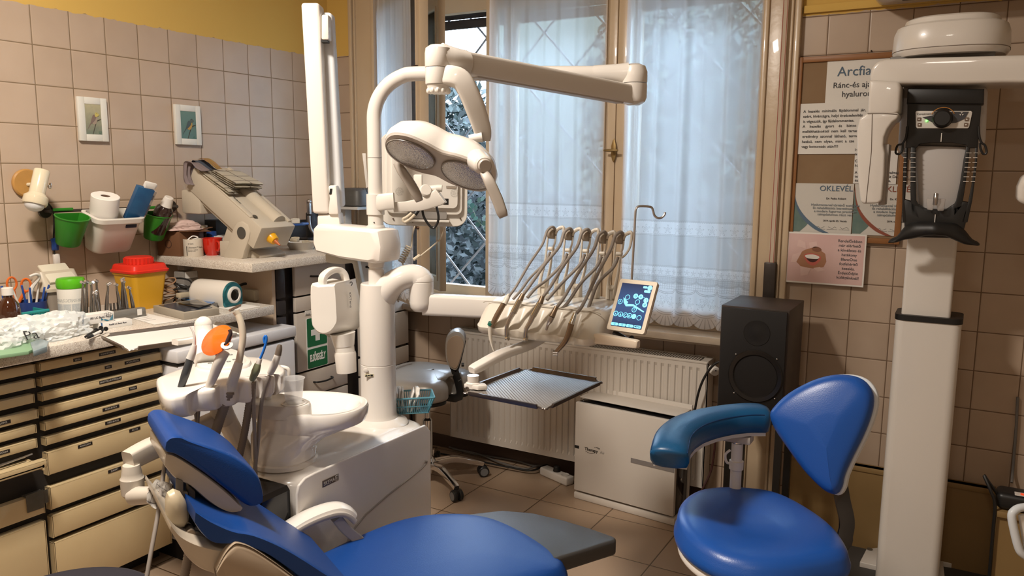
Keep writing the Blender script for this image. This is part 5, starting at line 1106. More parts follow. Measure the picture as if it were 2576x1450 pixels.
# column
b = MB(); z0, zs, zt = .685, cz(915), cz(712)
b.lathe([(0, z0), (.10, z0), (.095, z0+.008), (.066, z0+.022), (.0605, z0+.035), (.0595, zs), (.0585, zs+.001), (.0585, zs+.003), (.0595, zs+.004), (.0600, zt-.10), (.056, zt-.03), (.054, zt-.004), (.050, zt), (0, zt)], Matrix.Translation((COL.x, COL.y, 0)), 44)
part(du, 'column', b, ENAMEL)
b = MB(); q = CP(925, 945, -.06); b.box(q, (.04, .001, .012), frame((0, 0, 0), (.867, .498, 0)).to_3x3().to_4x4() if False else None); 
b = MB(); Mq = frame(CP(929, 945, -.0600), (.867, .498, 0)); b.box((0, 0, 0), (.030, .0012, .011), Mq, bev=.0003); lb_ = part(du, 'warning_label', b, mat('label_cream', (.55, .5, .35), .5))
b = MB(); b.box((.008, -.0008, 0), (.008, .0006, .006), Mq); b.box((-.002, -.0008, 0), (.008, .0006, .003), Mq); b.prism([Mq @ V((-.014, -.0008, -.003)), Mq @ V((-.006, -.0008, -.003)), Mq @ V((-.010, -.0008, .004))], Mq.to_3x3() @ V((0, -.0006, 0))); part(lb_, 'label_print', b, BLACKINK)
b = MB(); b.lathe([(0, 0), (.008, 0), (.008, .003), (.006, .004), (0, .004)], frame(CP(920, 932, -.058), None, -NV), 20); part(du, 'round_plug', b, ENAMEL)
b = MB(); zc_ = cz(700); b.lathe([(0, zt-.02), (.0275, zt-.02), (.0275, cz(678)), (.0245, cz(676)), (.0245, cz(672)), (.0275, cz(671)), (.0275, cz(640)), (0, cz(640))], Matrix.Translation((COL.x, COL.y, 0)), 32); part(du, 'upper_sleeve', b, ENAMEL)
# spittoon
sc_, sdir = V((1.51, -.105, 0)), V((.95, .31, 0)).normalized()
Ms = frame((sc_.x, sc_.y, 0), sdir)
def oval(a, b_, z, ox=0, oy=0, n=44, e=.86):
    out = []
    for k in range(n):
        t_ = 2*PI*k/n; c_, s_ = math.cos(t_), math.sin(t_); out.append(Ms @ V((ox+a*math.copysign(abs(c_)**e, c_), oy+b_*math.copysign(abs(s_)**e, s_), z)))
    return out
b = MB(); b.loft([oval(.088, .088, .700, -.055, -.075), oval(.090, .090, .706, -.055, -.075), oval(.092, .092, .735, -.055, -.07), oval(.118, .105, .765, -.045, -.04), oval(.148, .118, .785, -.02, -.01), oval(.164, .128, .80), oval(.170, .130, .815), oval(.172, .131, .838), oval(.168, .127, .846), oval(.150, .112, .846, .004), oval(.140, .104, .842, .006), oval(.105, .075, .812, .02), oval(.03, .03, .800, .03), oval(.012, .012, .796, .03)])
part(du, 'spittoon', b, mat('ceramic_white', (.80, .76, .71), .10, coat=.8))
b = MB(); b.lathe([(0, .686), (.098, .686), (.098, .698), (.093, .702), (0, .702)], Matrix.Translation(Ms @ V((-.055, -.075, 0))), 40); part(du, 'spittoon_base', b, ENAMEL)
# cup platform, filler
b = MB(); pf = [(-.150, -.115), (-.10, -.135), (.0, -.128), (.035, -.10), (.03, -.06), (-.03, -.02), (-.10, .0), (-.145, -.02), (-.155, -.06)]
o_ = catmull([(x, y, 0) for x, y in pf], 4, True); cc_ = sum(o_, V())/len(o_)
b.loft([[Ms @ (p+V((0, 0, z))) if k == 1 else Ms @ (cc_+(p-cc_)*k+V((0, 0, z))) for p in o_] for z, k in ((.830, 1), (.862, .985), (.869, .95), (.870, .9))]); part(du, 'cup_platform', b, ENAMEL)
b = MB(); b.lathe([(.030, 0), (.037, 0), (.037, .004), (.030, .004)], Ms @ Matrix.Translation((-.01, -.09, .868)), 32); part(du, 'cup_ring', b, ENAMEL)
fx_ = Ms @ V((-.105, -.07, .865)); zf = P(700, 935, pl=(fx_, NV)).z
b = MB(); b.tube([fx_, fx_+V((0, 0, zf-fx_.z-.03))], .012, seg=16, n=1); b.tube([fx_+V((0, 0, zf-fx_.z-.03)), fx_+V((.002, .001, zf-fx_.z)), fx_+_r*.03+V((0, 0, zf-fx_.z+.012)), fx_+_r*.062+V((0, 0, zf-fx_.z+.008)), fx_+_r*.066+V((0, 0, zf-fx_.z-.012))], [.010, .009, .007, .006, .005], seg=12); part(du, 'cup_filler', b, ENAMEL)
cq = Ms @ V((-.01, -.09, .871)); hC = .062
t = thing('plastic_cup', 'ribbed clear plastic cup on the spittoon platform', 'cup', cq); prof = [(0, 0), (.021, 0), (.0225, .002)]
for k in range(12): zz = .004+k*.0055; prof += [(.023+zz*.10, zz), (.0237+zz*.10, zz+.0027)]
prof += [(.031, .072), (.0335, .073), (.0335, .0745), (.031, .0745), (.0303, .072), (.0225, .003), (0, .0015)]
b = MB(); b.lathe(prof, Matrix.Translation(cq), 36); CUPM = bpy.data.materials.new('ribbed_clear_plastic'); CUPM.use_nodes = True; bs = CUPM.node_tree.nodes['Principled BSDF']; bs.inputs['Base Color'].default_value = (.8, .8, .8, 1); bs.inputs['Alpha'].default_value = .30; bs.inputs['Roughness'].default_value = .08; bs.inputs['Specular IOR Level'].default_value = 1
part(t, 'cup_wall', b, CUPM)
# delivery arm shoulder growing out of the column: bulge, elbow
Z1 = cz(700)
b = MB(); sh = [CP(962, 745, 0), CP(980, 722, -.01), CP(1005, 703, -.01), CP(1038, 695, 0), CP(1058, 703, .0), CP(1062, 715, 0)]
b.tube(sh, [.050, .044, .040, .040, .040, .036], seg=24, n=5); part(du, 'shoulder_arm', b, ENAMEL)
b = MB(); e0 = CP(1060, 690, 0); zb_ = CP(1060, 782, 0).z; b.lathe([(0, zb_), (.028, zb_), (.038, zb_+.012), (.0405, zb_+.03), (.0405, zb_+.098), (.0395, zb_+.099), (.0395, zb_+.101), (.041, zb_+.102), (.041, e0.z-.012), (.034, e0.z), (0, e0.z+.002)], Matrix.Translation((e0.x, e0.y, 0)), 36); part(du, 'elbow', b, ENAMEL)
EL = V((e0.x, e0.y, 0))
# coiled cables
def coil(a, c, r, turns, th, lbl, m, name='coiled_cable', pre=(), post=()):
    a, c = V(a), V(c); d = c-a; M0 = frame(a, None, d); L_ = d.length; b = MB()
    n_ = turns*10; pts = list(pre)+[M0 @ V((r*math.cos(2*PI*k/10), r*math.sin(2*PI*k/10), L_*k/n_)) for k in range(n_+1)]+list(post)
    b.tube(pts, th, seg=6, n=2); return solo(name, b, m, lbl, 'cable')
CBL = mat('cream_cable', (.52, .45, .34), .45)
coil(CP(1030, 620, .06), CP(1008, 662, .06), .010, 8, .0028, 'cream coiled cable hanging from the monitor to the delivery arm', CBL, pre=[CP(1043, 570, .10), CP(1038, 590, .08), CP(1036, 608, .06)])
coil(CP(1004, 725, .05), CP(996, 757, .05), .010, 7, .0028, 'cream coiled cable bulging out under the delivery shoulder arm', CBL)
b = MB(); b.tube([CP(1118, 575, .12), CP(1108, 600, .10), CP(1085, 622, .06), CP(1058, 644, .03)], .0026, seg=8); b.tube([CP(1056, 643, .03), CP(1040, 654, .02)], [.006, .0055], seg=8, n=1); solo('usb_lead', b, CBL, 'cream lead with a plug draped over the delivery shoulder arm', 'cable')

# ---- x-ray bracket, folded arm, tube head
BR = mat('xray_white', (.76, .71, .65), .3, coat=.3)
xa = thing('xray_unit', 'tall white folded x-ray arm standing on a wide bracket on the column', 'x-ray unit', (COL.x, COL.y, 1.3))
L0 = P(781, 610, pl=(V((1.24, .30, 0)), NV))
zT, zB = cz(574), cz(658)
b = MB(); Rq = COL+V((.01, -.0, 0)); Lq = V((1.265, .262, 0)); dirb = (Lq-Rq).normalized(); Mb_ = frame((Rq.x, Rq.y, 0), dirb)
LB = (Lq-Rq).length+.035
out = [(-.055, zB+.008), (-.062, (zT+zB)/2), (-.050, zT-.004), (-.03, zT), (LB-.02, zT+.006), (LB, zT-.01), (LB+.004, zB+.05), (LB-.01, zB+.02), (LB*.5, zB+.004), (-.02, zB-.002)]
b.loft([[Mb_ @ V((x*kx+(1-kx)*LB/2, yy, z*kz+(1-kz)*(zT+zB)/2)) for x, z in out] for yy, kx, kz in ((-.055, .90, .80), (-.048, .97, .94), (-.036, 1, 1), (.036, 1, 1), (.048, .97, .94), (.055, .90, .80))])
part(xa, 'bracket', b, BR)
def vbar(pl_pt, px0, px1, pyt, pyb, depth, tilt=0, bev=.012, nm='arm', m=BR):
    """upright closed-profile arm: front face from measured corners"""
    pt = (pl_pt, NV); tl, tr = P(px0[0], pyt, pl=pt), P(px1[0], pyt, pl=pt); bl, br = P(px0[1], pyb, pl=pt), P(px1[1], pyb, pl=pt)
    b = MB(); b.prism([tl, tr, br, bl], NV*depth, bev=bev, seg=3); return part(xa, nm, b, m)
ap0 = V((1.245, .21, 0))
vbar(ap0, (756, 786), (802, 828), 6, 538, .075, bev=.01, nm='front_arm')
vbar(ap0+NV*.05, (800, 826), (834, 862), 30, 522, .06, bev=.012, nm='rear_arm', m=mat('arm_cool_white', (.68, .69, .70), .3))
b = MB(); q = [P(a, c, pl=(ap0+NV*.0, NV)) for a, c in ((808, 36), (826, 36), (827, 100), (808, 100))]; b.prism(q, NV*.05, bev=.006); part(xa, 'top_hinge', b, BR)
b = MB(); q = [P(a, c, pl=(ap0+NV*.005, NV)) for a, c in ((808, 100), (824, 100), (824, 106), (808, 106))]; b.prism(q, NV*.03); part(xa, 'hinge_gap', b, BLACKP)
b = MB(); q = [P(a, c, pl=(ap0-NV*.002, NV)) for a, c in ((824, 467), (846, 466), (850, 520), (852, 540), (824, 540), (828, 500))]; b.prism(q, NV*.05, bev=.008); part(xa, 'lower_hinge', b, IVORY if False else BR)
b = MB(); q = [P(a, c, pl=(ap0-NV*.0035, NV)) for a, c in ((830, 475), (836, 475), (834, 489), (828, 489))]; b.prism(q, NV*.003); part(xa, 'slot', b, BLACKP)
b = MB(); q = [P(a, c, pl=(ap0+NV*.01, NV)) for a, c in ((798, 542), (852, 536), (856, 570), (798, 570))]; b.prism(q, NV*.07, bev=.006); part(xa, 'post', b, BR)
# yoke below the bracket
yk = V((1.30, .30, 0)); YP = (yk, NV)
b = MB(); q = [P(a, c, pl=YP) for a, c in ((818, 630), (872, 638), (898, 646), (926, 780), (912, 800), (892, 690), (886, 662), (858, 666), (838, 664), (818, 660))]
b.prism(q, NV*.05, bev=.006); part(xa, 'yoke', b, mat('yoke_beige', (.50, .47, .40), .35))
xt = thing('xray_tube_head', 'white x-ray tube head with carrying handle and cone, hanging beside the column', 'x-ray head', (1.36, .16, 1.0))
HP = V((1.35, .13, 0)); Hn = V((-.30, .95, 0)).normalized(); Hu = V((Hn.y, -Hn.x, 0)); XP = (HP, NV)
def hq(px, py, off=0): return P(px, py, pl=(HP+NV*off, NV))
front = [(782, 720), (800, 718), (838, 716), (845, 722), (850, 800), (846, 818), (834, 834), (818, 841), (802, 838), (790, 826), (784, 806)]
back = [(828, 712), (860, 706), (893, 703), (895, 706), (908, 770), (909, 800), (904, 822), (890, 832), (860, 842), (836, 846), (826, 838)]
fr = catmull([hq(*a, off=-.055) for a in front], 3, True); bk_ = catmull([hq(*a, off=.055) for a in back], 3, True)
cf = sum(fr, V())/len(fr); cb_ = sum(bk_, V())/len(bk_)
b = MB(); b.loft([[cf+(p-cf)*.93-NV*.006 for p in fr], fr, bk_, [cb_+(p-cb_)*.93+NV*.006 for p in bk_]]); part(xt, 'housing', b, mat('tube_head_white', (.72, .69, .64), .25, coat=.4))
b = MB(); b.tube([hq(812, 718, -.03), hq(813, 698, -.03), hq(830, 683, 0), hq(850, 679, .03), hq(864, 688, .045), hq(870, 706, .05)], 1, seg=14, n=5, sq=(.020, .026)); part(xt, 'handle', b, ENAMEL)
c0, c1, c2, c3 = hq(862, 838, 0), hq(866, 870, 0), hq(868, 885, 0), hq(874, 936, 0); c3 = V((c2.x+(c3.x-c2.x)*.9, c2.y, c3.z))
b = MB(); d_ = (c1-c0); b.cyl(c0, c1, .042, .034, 32); b.cyl(c1, c2, .0325, seg=32); part(xt, 'cone_mount', b, mat('tube_head_white'))
b = MB(); b.lathe([(.030, 0), (.034, 0), (.036, .008), (.033, (c3-c2).length), (.031, (c3-c2).length), (.031, .01)], frame(c2, None, c3-c2), 36); b.cyl(c2+(c3-c2)*.8, c2+(c3-c2)*.82, .03, seg=30); part(xt, 'cone', b, WHITEP)
nh = V((.867, .498, 0)); Mh = frame(hq(882, 735, -.005)+V((.0, 0, 0)), (.75, .66, 0), (.66, -.75, .0))
fn = ((bk_[0]-fr[0]).cross(V((0, 0, 1)))).normalized()
p1 = hq(876, 735, 0); dirx = (hq(893, 706, .055)-hq(845, 722, -.055)); dirx.z = 0; dirx.normalize(); nrm = V((dirx.y, -dirx.x, 0))
Mt_ = frame(p1+nrm*.004, (0, 0, -1), nrm); b = MB(); b.text('eXTend', Mt_ @ Matrix.Translation((0, -.005, .004)), size=.016, depth=.0003); part(xt, 'lettering', b, mat('grey_print'))
b = MB(); b.tube([Mt_ @ V((-.028+.006*math.cos(a), .004+.007*math.sin(a), .005)) for a in [PI*.2*k for k in range(8)]], .0014, seg=6); part(xt, 'logo', b, BLACKINK)

# ---- lamp pole and monitor bracket
lp = thing('operating_lamp', 'white operating lamp on a bent overhead pole and spring arm, two handles', 'lamp', (COL.x, COL.y, 1.33))
PZ = 1.853; pe = P(1596, 186, d=2.50); pe.z = PZ
dh = (V((pe.x, pe.y, 0))-COL).normalized(); zpb = cz(575)
b = MB(); R_ = .0235; bend = .115
pts = [V((COL.x, COL.y, cz(566))), V((COL.x, COL.y, PZ-bend*1.7)), V((COL.x, COL.y, PZ-bend*1.25))]
for k in range(1, 9): a = PI/2*k/9; pts.append(COL+dh*(bend*1.25*(1-math.cos(a)))+V((0, 0, PZ-bend*1.25+bend*1.25*math.sin(a))))
pts += [COL+dh*.20+V((0, 0, PZ)), COL+dh*.5+V((0, 0, PZ)), V((pe.x, pe.y, PZ))-dh*.09]
b.tube(pts, [R_]*2, seg=22, n=3); part(lp, 'pole', b, ENAMEL)
b = MB()
for z, r in ((cz(490), .0242), (cz(397), .0240)): b.lathe([(R_, z-.0008), (r-.0002, z-.0008), (r-.0002, z+.0008), (R_, z+.0008)], Matrix.Translation((COL.x, COL.y, 0)), 30)
part(lp, 'pole_joints', b, mat('seam_grey'))
b = MB(); b.lathe([(0, cz(573)), (.030, cz(573)), (.030, cz(568)), (.0255, cz(567)), (.0255, cz(541)), (.0295, cz(540)), (.0295, cz(489)), (.0245, cz(488)), (0, cz(488))], Matrix.Translation((COL.x, COL.y, 0)), 36); part(lp, 'pole_sleeve', b, ENAMEL)
b = MB(); q = CP(941, 560, -.0262); b.cyl(q, q-NV*.0012, .0022, seg=10); part(lp, 'screw_hole', b, BLACKINK)
# horizontal end fitting and knuckle
b = MB(); b.tube([V((pe.x, pe.y, PZ))-dh*.13, V((pe.x, pe.y, PZ))-dh*.06, V((pe.x, pe.y, PZ))-dh*.02], [.0245, .029, .034], seg=24, n=3); b.lathe([(0, PZ-.030), (.040, PZ-.030), (.041, PZ-.026), (.041, PZ+.004), (.034, PZ+.022), (.018, PZ+.029), (0, PZ+.030)], Matrix.Translation((pe.x, pe.y, 0)), 36); part(lp, 'outer_knuckle', b, ENAMEL)
zk = PZ-.032
b = MB(); b.lathe([(0, zk-.066), (.020, zk-.066), (.036, zk-.056), (.041, zk-.044), (.041, zk-.0), (0, zk)], Matrix.Translation((pe.x, pe.y, 0)), 36); part(lp, 'lower_knuckle', b, ENAMEL)
hb = P(1103, 160, d=2.03); ha = V((pe.x, pe.y, zk-.036)); hbz = P(1115, 150, d=2.03)
da = (hbz-ha); 
b = MB(); st, en = ha+da*.03, ha+da*.965; b.tube([st, st+da*.06, st+da*.5, en-da*.08, en], 1, seg=20, n=2, sq=(.046, .060), up=(0, 0, 1)); part(lp, 'spring_arm', b, ENAMEL)
b = MB(); b.tube([st+da*.06-V((0, 0, .028)), en-da*.10-V((0, 0, .028))], 1, seg=8, n=1, sq=(.036, .010), up=(0, 0, 1)); part(lp, 'arm_underside', b, mat('warm_grey_plastic', (.42, .38, .34), .4))
hj = V((hb.x, hb.y, 0)); z = lambda py: P(1103, py, pl=(hj, NV)).z
b = MB(); b.tube([en-da*.06, en, V((hj.x, hj.y, z(140)))+V((0, 0, .0))], [.034, .036, .034], seg=24, n=4); b.lathe([(0, z(170)), (.034, z(170)), (.035, z(168)), (.035, z(135)), (.033, z(122)), (.022, z(114)), (0, z(111))], Matrix.Translation(hj), 36); part(lp, 'inner_knuckle', b, ENAMEL)
b = MB(); b.lathe([(0, z(213)), (.033, z(213)), (.034, z(211)), (.034, z(172)), (.033, z(171)), (0, z(171))], Matrix.Translation(hj), 36); part(lp, 'swivel_collar', b, ENAMEL)
b = MB(); pr = [(0, z(236)), (.022, z(236)), (.027, z(233)), (.030, z(216)), (.031, z(214)), (0, z(214))]; b.lathe(pr, Matrix.Translation(hj), 36)
for k in range(12): a = 2*PI*k/12; b.sph((hj.x+.026*math.cos(a), hj.y+.026*math.sin(a), z(229)), .006, 8, (1, 1, 1.3))
part(lp, 'friction_knob', b, WHITEP)
# yoke down to the head
b = MB(); yp = [V((hj.x, hj.y, z(192))), P(1135, 192, d=2.02), P(1160, 202, d=2.02), P(1180, 235, d=2.03), P(1200, 285, d=2.05), P(1214, 330, d=2.07), P(1216, 352, d=2.08)]
b.tube(yp, [1, 1, 1.05, 1.05, .95, .75], seg=18, n=5, sq=(.050, .042), up=-_w); part(lp, 'yoke', b, mat('yoke_white', (.60, .56, .51), .3, coat=.3))
b = MB(); b.cyl(P(1213, 345, d=2.06), P(1180, 350, d=2.06), .014, .010, seg=18); part(lp, 'tilt_pin', b, ENAMEL)
# head
u1 = camv(.90, -.34, -.05).normalized(); nd = camv(-.34, -.86, .42); nd = (nd-u1*nd.dot(u1)).normalized(); hc = P(1108, 402, d=2.03)
Mh = frame(hc, u1, nd)   # local z = light direction, x along the head
def ho(s, z, g=0, yo=0):
    o = [(-.150, .004), (-.135, .052), (-.095, .075), (-.045, .074), (0, .064), (.045, .074), (.095, .073), (.135, .050), (.152, .004), (.138, -.044), (.098, -.068), (.045, -.070), (0, -.060), (-.045, -.072), (-.098, -.070), (-.138, -.044)]
    return [Mh @ (V((p.x*s, p.y*s+yo, z))) for p in catmull([(x, y, 0) for x, y in o], 4, True)]
b = MB(); b.loft([ho(.18, -.070), ho(.45, -.066), ho(.72, -.056), ho(.92, -.034), ho(1.0, -.010), ho(1.0, .004), ho(.985, .010)]); part(lp, 'head_shell', b, ENAMEL)
b = MB(); b.loft([ho(.985, .0095), ho(.96, .016), ho(.90, .019), ho(.2, .016)]); bz = part(lp, 'bezel', b, mat('lamp_bezel', (.42, .38, .34), .3))
LENS = mat('reflector_lens', (.50, .48, .46), .12, metal=.75, bump=1.0, bscale=240)
for sx_ in (-1, 1):
    b = MB(); ov = [V((0.074*sx_+.064*math.cos(2*PI*k/40), .004+.056*math.sin(2*PI*k/40), 0)) for k in range(40)]; c_ = V((.072*sx_, .004, 0))
    b.loft([[Mh @ (c_+(p-c_)*k_+V((0, 0, z_))) for p in ov] for k_, z_ in ((1.0, .018), (1.0, .0215), (.97, .0225), (.6, .026), (.15, .028))]); part(lp, 'reflector', b, LENS)
    b = MB(); b.tube([Mh @ (p+V((0, 0, .021))) for p in ov], .0022, seg=6, n=1, closed=True); part(bz, 'lens_rim', b, mat('lens_rim', (.20, .18, .16), .3))
kb = Mh @ V((.145, .01, .004)); b = MB(); b.cyl(P(1200, 402, d=1.98), P(1219, 417, d=1.90), .028, .024, seg=32, bev=.005); part(lp, 'handle_boss', b, ENAMEL)
b = MB(); q = P(1221, 418, d=1.893); b.cyl(P(1219, 417, d=1.90), q, .017, .016, seg=28, bev=.002); part(lp, 'boss_cap', b, mat('warm_grey_plastic'))
TPH = mat('taupe_grip', (.33, .29, .25), .45)
b = MB(); b.tube([P(1218, 436, d=1.91), P(1232, 460, d=1.90), P(1250, 500, d=1.90), P(1262, 533, d=1.90), P(1267, 546, d=1.90)], [.70, .95, 1.0, .95, .75], seg=18, n=5, sq=(.028, .030), up=-_w); part(lp, 'near_handle', b, TPH)
b = MB(); b.tube([P(998, 410, d=2.10), P(1012, 432, d=2.10), P(1032, 462, d=2.10), P(1048, 490, d=2.10), P(1055, 506, d=2.10)], [.7, .95, 1, .95, .7], seg=18, n=5, sq=(.027, .030), up=-_w); part(lp, 'far_handle', b, TPH)

# ---- monitor seen from behind
mo = thing('monitor', 'white monitor seen from behind on a bracket from the lamp pole', 'monitor', P(1070, 560, d=2.78))
mc = P(1070, 480, d=2.80); ur = camv(.985, -.01, -.17).normalized(); uu = camv(.02, .985, .12); nb = ur.cross(uu).normalized()
Mm = Matrix((ur, uu, nb)).transposed().to_4x4(); Mm.translation = mc   # x right, y up, z towards viewer
s_ = 2.80/1991
def mr(x0, x1, y0, y1, r, z, n=8): cx, cy = (x0+x1)/2-1070, -((y0+y1)/2-480); return [Mm @ V(((cx+p[0])*s_, (cy+p[1])*s_, z)) for p in rrect(x1-x0, y1-y0, r, n)]
MW = mat('monitor_white', (.66, .62, .56), .35)
# lower back shell with handle opening: built from four bars
b = MB(); b.loft([mr(958, 1176, 340, 568, 30, -.022), mr(956, 1178, 338, 570, 32, -.012), mr(958, 1176, 340, 568, 30, -.004)]); 
mo_back = b
b2 = MB()
def bar(x0, x1, y0, y1, r, z0, z1, B, bev=.003): B.loft([mr(x0, x1, y0, y1, r, z0, 5), mr(x0, x1, y0, y1, r, z1-.003, 5), mr(x0+2, x1-2, y0+2, y1-2, max(r-2, 1), z1, 5)])
part(mo, 'screen_shell', b, MW)
b = MB(); bar(972, 1164, 352, 540, 16, -.006, .008, b); part(mo, 'rear_cover', b, MW)
b = MB(); bar(985, 1152, 372, 524, 14, .006, .020, b); part(mo, 'raised_cover', b, MW)
b = MB(); bar(1024, 1126, 530, 552, 6, .004, .0085, b); part(mo, 'handle_recess', b, mat('recess_grey', (.25, .23, .21), .6))
b = MB(); bar(1018, 1132, 553, 560, 3, .0, .016, b); part(mo, 'carry_handle', b, MW)
b = MB()
for cx in (1005, 1142):
    for rr_, n_ in ((2, 5), (4.5, 9), (7.5, 15), (9.5, 18)):
        for k in range(n_): a = 2*PI*k/n_; p = Mm @ V(((cx-1070+rr_*math.cos(a))*s_, (-(484-480)+rr_*math.sin(a))*s_, .0205)); b.box((0, 0, 0), (.0011, .0011, .0008), frame(p, ur, nb))
part(mo, 'speaker_holes', b, BLACKINK)
b = MB()
for cx, cy in ((990, 553), (1159, 548), (1039, 560), (1111, 559)): q = Mm @ V(((cx-1070)*s_, -(cy-480)*s_, -.003)); b.cyl(q, q+nb*.0045, .0028, seg=12)
part(mo, 'screws', b, mat('screw_brown', (.08, .04, .02), .5))
b = MB(); bar(1121, 1148, 466, 475, 1, .020, .0212, b); part(mo, 'rating_plate', b, mat('plate_tan', (.30, .25, .20), .4))
b = MB(); bar(1113, 1128, 498, 514, 1, .018, .0225, b); part(mo, 'ports', b, BLACKP)
# bracket arm to the pole
b = MB(); q0 = CP(962, 505, 0); b.tube([CP(945, 512, .0), CP(968, 508, -.01), CP(992, 506, -.01)], 1, seg=14, n=4, sq=(.05, .055)); part(mo, 'pole_clamp', b, MW)
b = MB(); b.tube([CP(990, 522, -.01), CP(1020, 520, .0), CP(1060, 514, .01), CP(1100, 498, .02), CP(1110, 492, .02)], [.8, .8, 1, 1.3, 1.4], seg=14, n=4, sq=(.02, .042), up=(0, 0, 1)); part(mo, 'bracket_arm', b, MW)
b = MB(); b.cyl(CP(1060, 490, .05), CP(1072, 478, .0), .020, seg=20, bev=.003); b.tube([CP(1068, 478, .03), CP(1100, 474, .03), CP(1112, 474, .03)], .012, seg=12); part(mo, 'swivel', b, MW)
b = MB(); q = CP(1052, 458, .03); b.box(q, (.035, .01, .05), bev=.005); part(mo, 'mount_plate', b, MW)
b = MB(); b.tube([CP(1062, 525, .02), CP(1066, 545, .02), CP(1078, 565, .02), CP(1090, 574, .02), CP(1100, 562, .02), CP(1103, 545, .02), CP(1098, 520, .02)], .0042, seg=8); part(mo, 'black_cable', b, BLACKP)
b = MB(); b.tube([CP(1052, 528, .01), CP(1044, 540, .0)], .0075, seg=10, n=1); part(mo, 'cable_plug', b, BLACKP)
b = MB(); b.tube([CP(1044, 540, .0), CP(1030, 553, .0), CP(1018, 559, .0), CP(1014, 552, .0), CP(1024, 546, .0), CP(1036, 536, .0)], .005, seg=10); part(mo, 'white_cable_loop', b, CBL)
# sleeve of clear film hanging beside the pole
b = MB(); q = [CP(911, 386, .03), CP(920, 386, .03), CP(926, 470, .03), CP(921, 474, .03), CP(916, 430, .03)]; b.prism(q, NV*.006, bev=.001); solo('hanging_strip', b, mat('clear_film', (.55, .52, .48), .15, alpha=.8), 'narrow clear strip with white end hanging beside the lamp pole', 'strip')
# blue basket with tissues on the unit
bq = P(1040, 1040, z=.70); t = thing('basket', 'pale blue slotted basket of folded tissues on top of the dental unit', 'basket', (1.535, .37, .69))
Mk = frame((1.53, .355, .700), (.75, .66, 0))
BLB = bpy.data.materials.new('pale_blue_plastic'); BLB.use_nodes = True; bs = BLB.node_tree.nodes['Principled BSDF']; bs.inputs['Base Color'].default_value = (.10, .30, .38, 1); bs.inputs['Alpha'].default_value = .75; bs.inputs['Roughness'].default_value = .3
b = MB(); W0, D0, W1, D1, H_ = .125, .07, .165, .105, .062
def br_(k): return [(-W0/2+(W0-W1)/2*k, -D0/2+(D0-D1)/2*k), (W0/2-(W0-W1)/2*k, -D0/2+(D0-D1)/2*k), (W0/2-(W0-W1)/2*k, D0/2-(D0-D1)/2*k), (-W0/2+(W0-W1)/2*k, D0/2-(D0-D1)/2*k)]
c0_, c1_ = br_(0), br_(1)
for i in range(4):
    j = (i+1) % 4; a0, a1, e0_, e1_ = c0_[i], c0_[j], c1_[i], c1_[j]; L_ = math.hypot(e1_[0]-e0_[0], e1_[1]-e0_[1]); n_ = int(L_/.008)
    for k in range(n_+1):
        f = k/n_; b.tube([(a0[0]+(a1[0]-a0[0])*f, a0[1]+(a1[1]-a0[1])*f, .004), (e0_[0]+(e1_[0]-e0_[0])*f, e0_[1]+(e1_[1]-e0_[1])*f, H_)], .0016, seg=5, n=1, M=Mk)
    for kk in (0, .45, 1):
        cc2 = br_(kk); b.tube([(*cc2[i], .004+(H_-.004)*kk), (*cc2[j], .004+(H_-.004)*kk)], .0035 if kk == 1 else .0022, seg=6, n=1, M=Mk)
b.box((0, 0, .003), (W0, D0, .003), Mk); part(t, 'basket_body', b, BLB)
rnd = random.Random(11)
for k in range(9):
    b = MB(); Mk2 = Mk @ Matrix.Translation((-.055+.011*k, rnd.uniform(-.008, .008), .012)) @ Matrix.Rotation(rnd.uniform(-.25, .45), 4, 'Y') @ Matrix.Rotation(rnd.uniform(-.2, .2), 4, 'X'); b.box((0, 0, .038), (.006, .06, .076), Mk2, bev=.002); b.subdiv(1); b.jitter(.003, 40, k)
    solo('folded_tissue', b, PAPER, 'folded white tissue standing in the pale blue basket on the dental unit', 'tissue', 'tissues in the pale blue basket')
# ================================================================ doctor's instrument table
dt = thing('instrument_table', 'beige-white instrument table with five whip arms, over the patient chair', 'instrument table', (2.08, .38, 1.0))
zf, zb2, zr = P(1350, 778, y=.30).z, P(1350, 860, y=.25).z, P(1380, 742, y=.52).z
xL, xR = P(1206, 800, y=.30).x, P(1508, 820, y=.27).x
IX = [P(px, py, y=.25).x for px, py in ((1262, 790), (1297, 780), (1345, 790), (1392, 795), (1440, 810))]
DTM = mat('table_cream', (.62, .57, .49), .3, coat=.3)
b = MB(); rings = []
nx = 72
for i in range(nx+1):
    t_ = i/nx; x = xL+(xR-xL)*t_; e = min(t_, 1-t_)*(xR-xL); s = math.sqrt(max(0, 1-(1-min(e/.045, 1))**2))*.55+.45 if e < .045 else 1
    dip = sum(math.exp(-((x-a)/.015)**2) for a in IX)*.016
    prof = [(.60, zb2+.07), (.60, zr-.012), (.58, zr), (.47, zr+.008), (.36, zf+.012), (.318, zf+.004), (.305+dip*.5, zf-.006), (.272+dip, zf-.035), (.252+dip, zf-.062), (.243+dip, zb2+.025), (.248+dip*.6, zb2+.008), (.262, zb2), (.33, zb2-.004), (.45, zb2+.03)]
    cy_, cz_ = .40, (zf+zb2)/2
    rings.append([V((x, cy_+(y-cy_)*s, cz_+(z_-cz_)*s)) for y, z_ in prof])
b.loft(rings); part(dt, 'table_body', b, DTM, ang=.9)
b = MB(); b.tube([(xL+.012, .304, zf+.0035), (xL+.06, .314, zf+.007), (xR-.06, .314, zf+.007), (xR-.012, .304, zf+.0035)], .0014, seg=5); part(dt, 'top_seam', b, mat('seam_tan', (.36, .32, .26), .5))
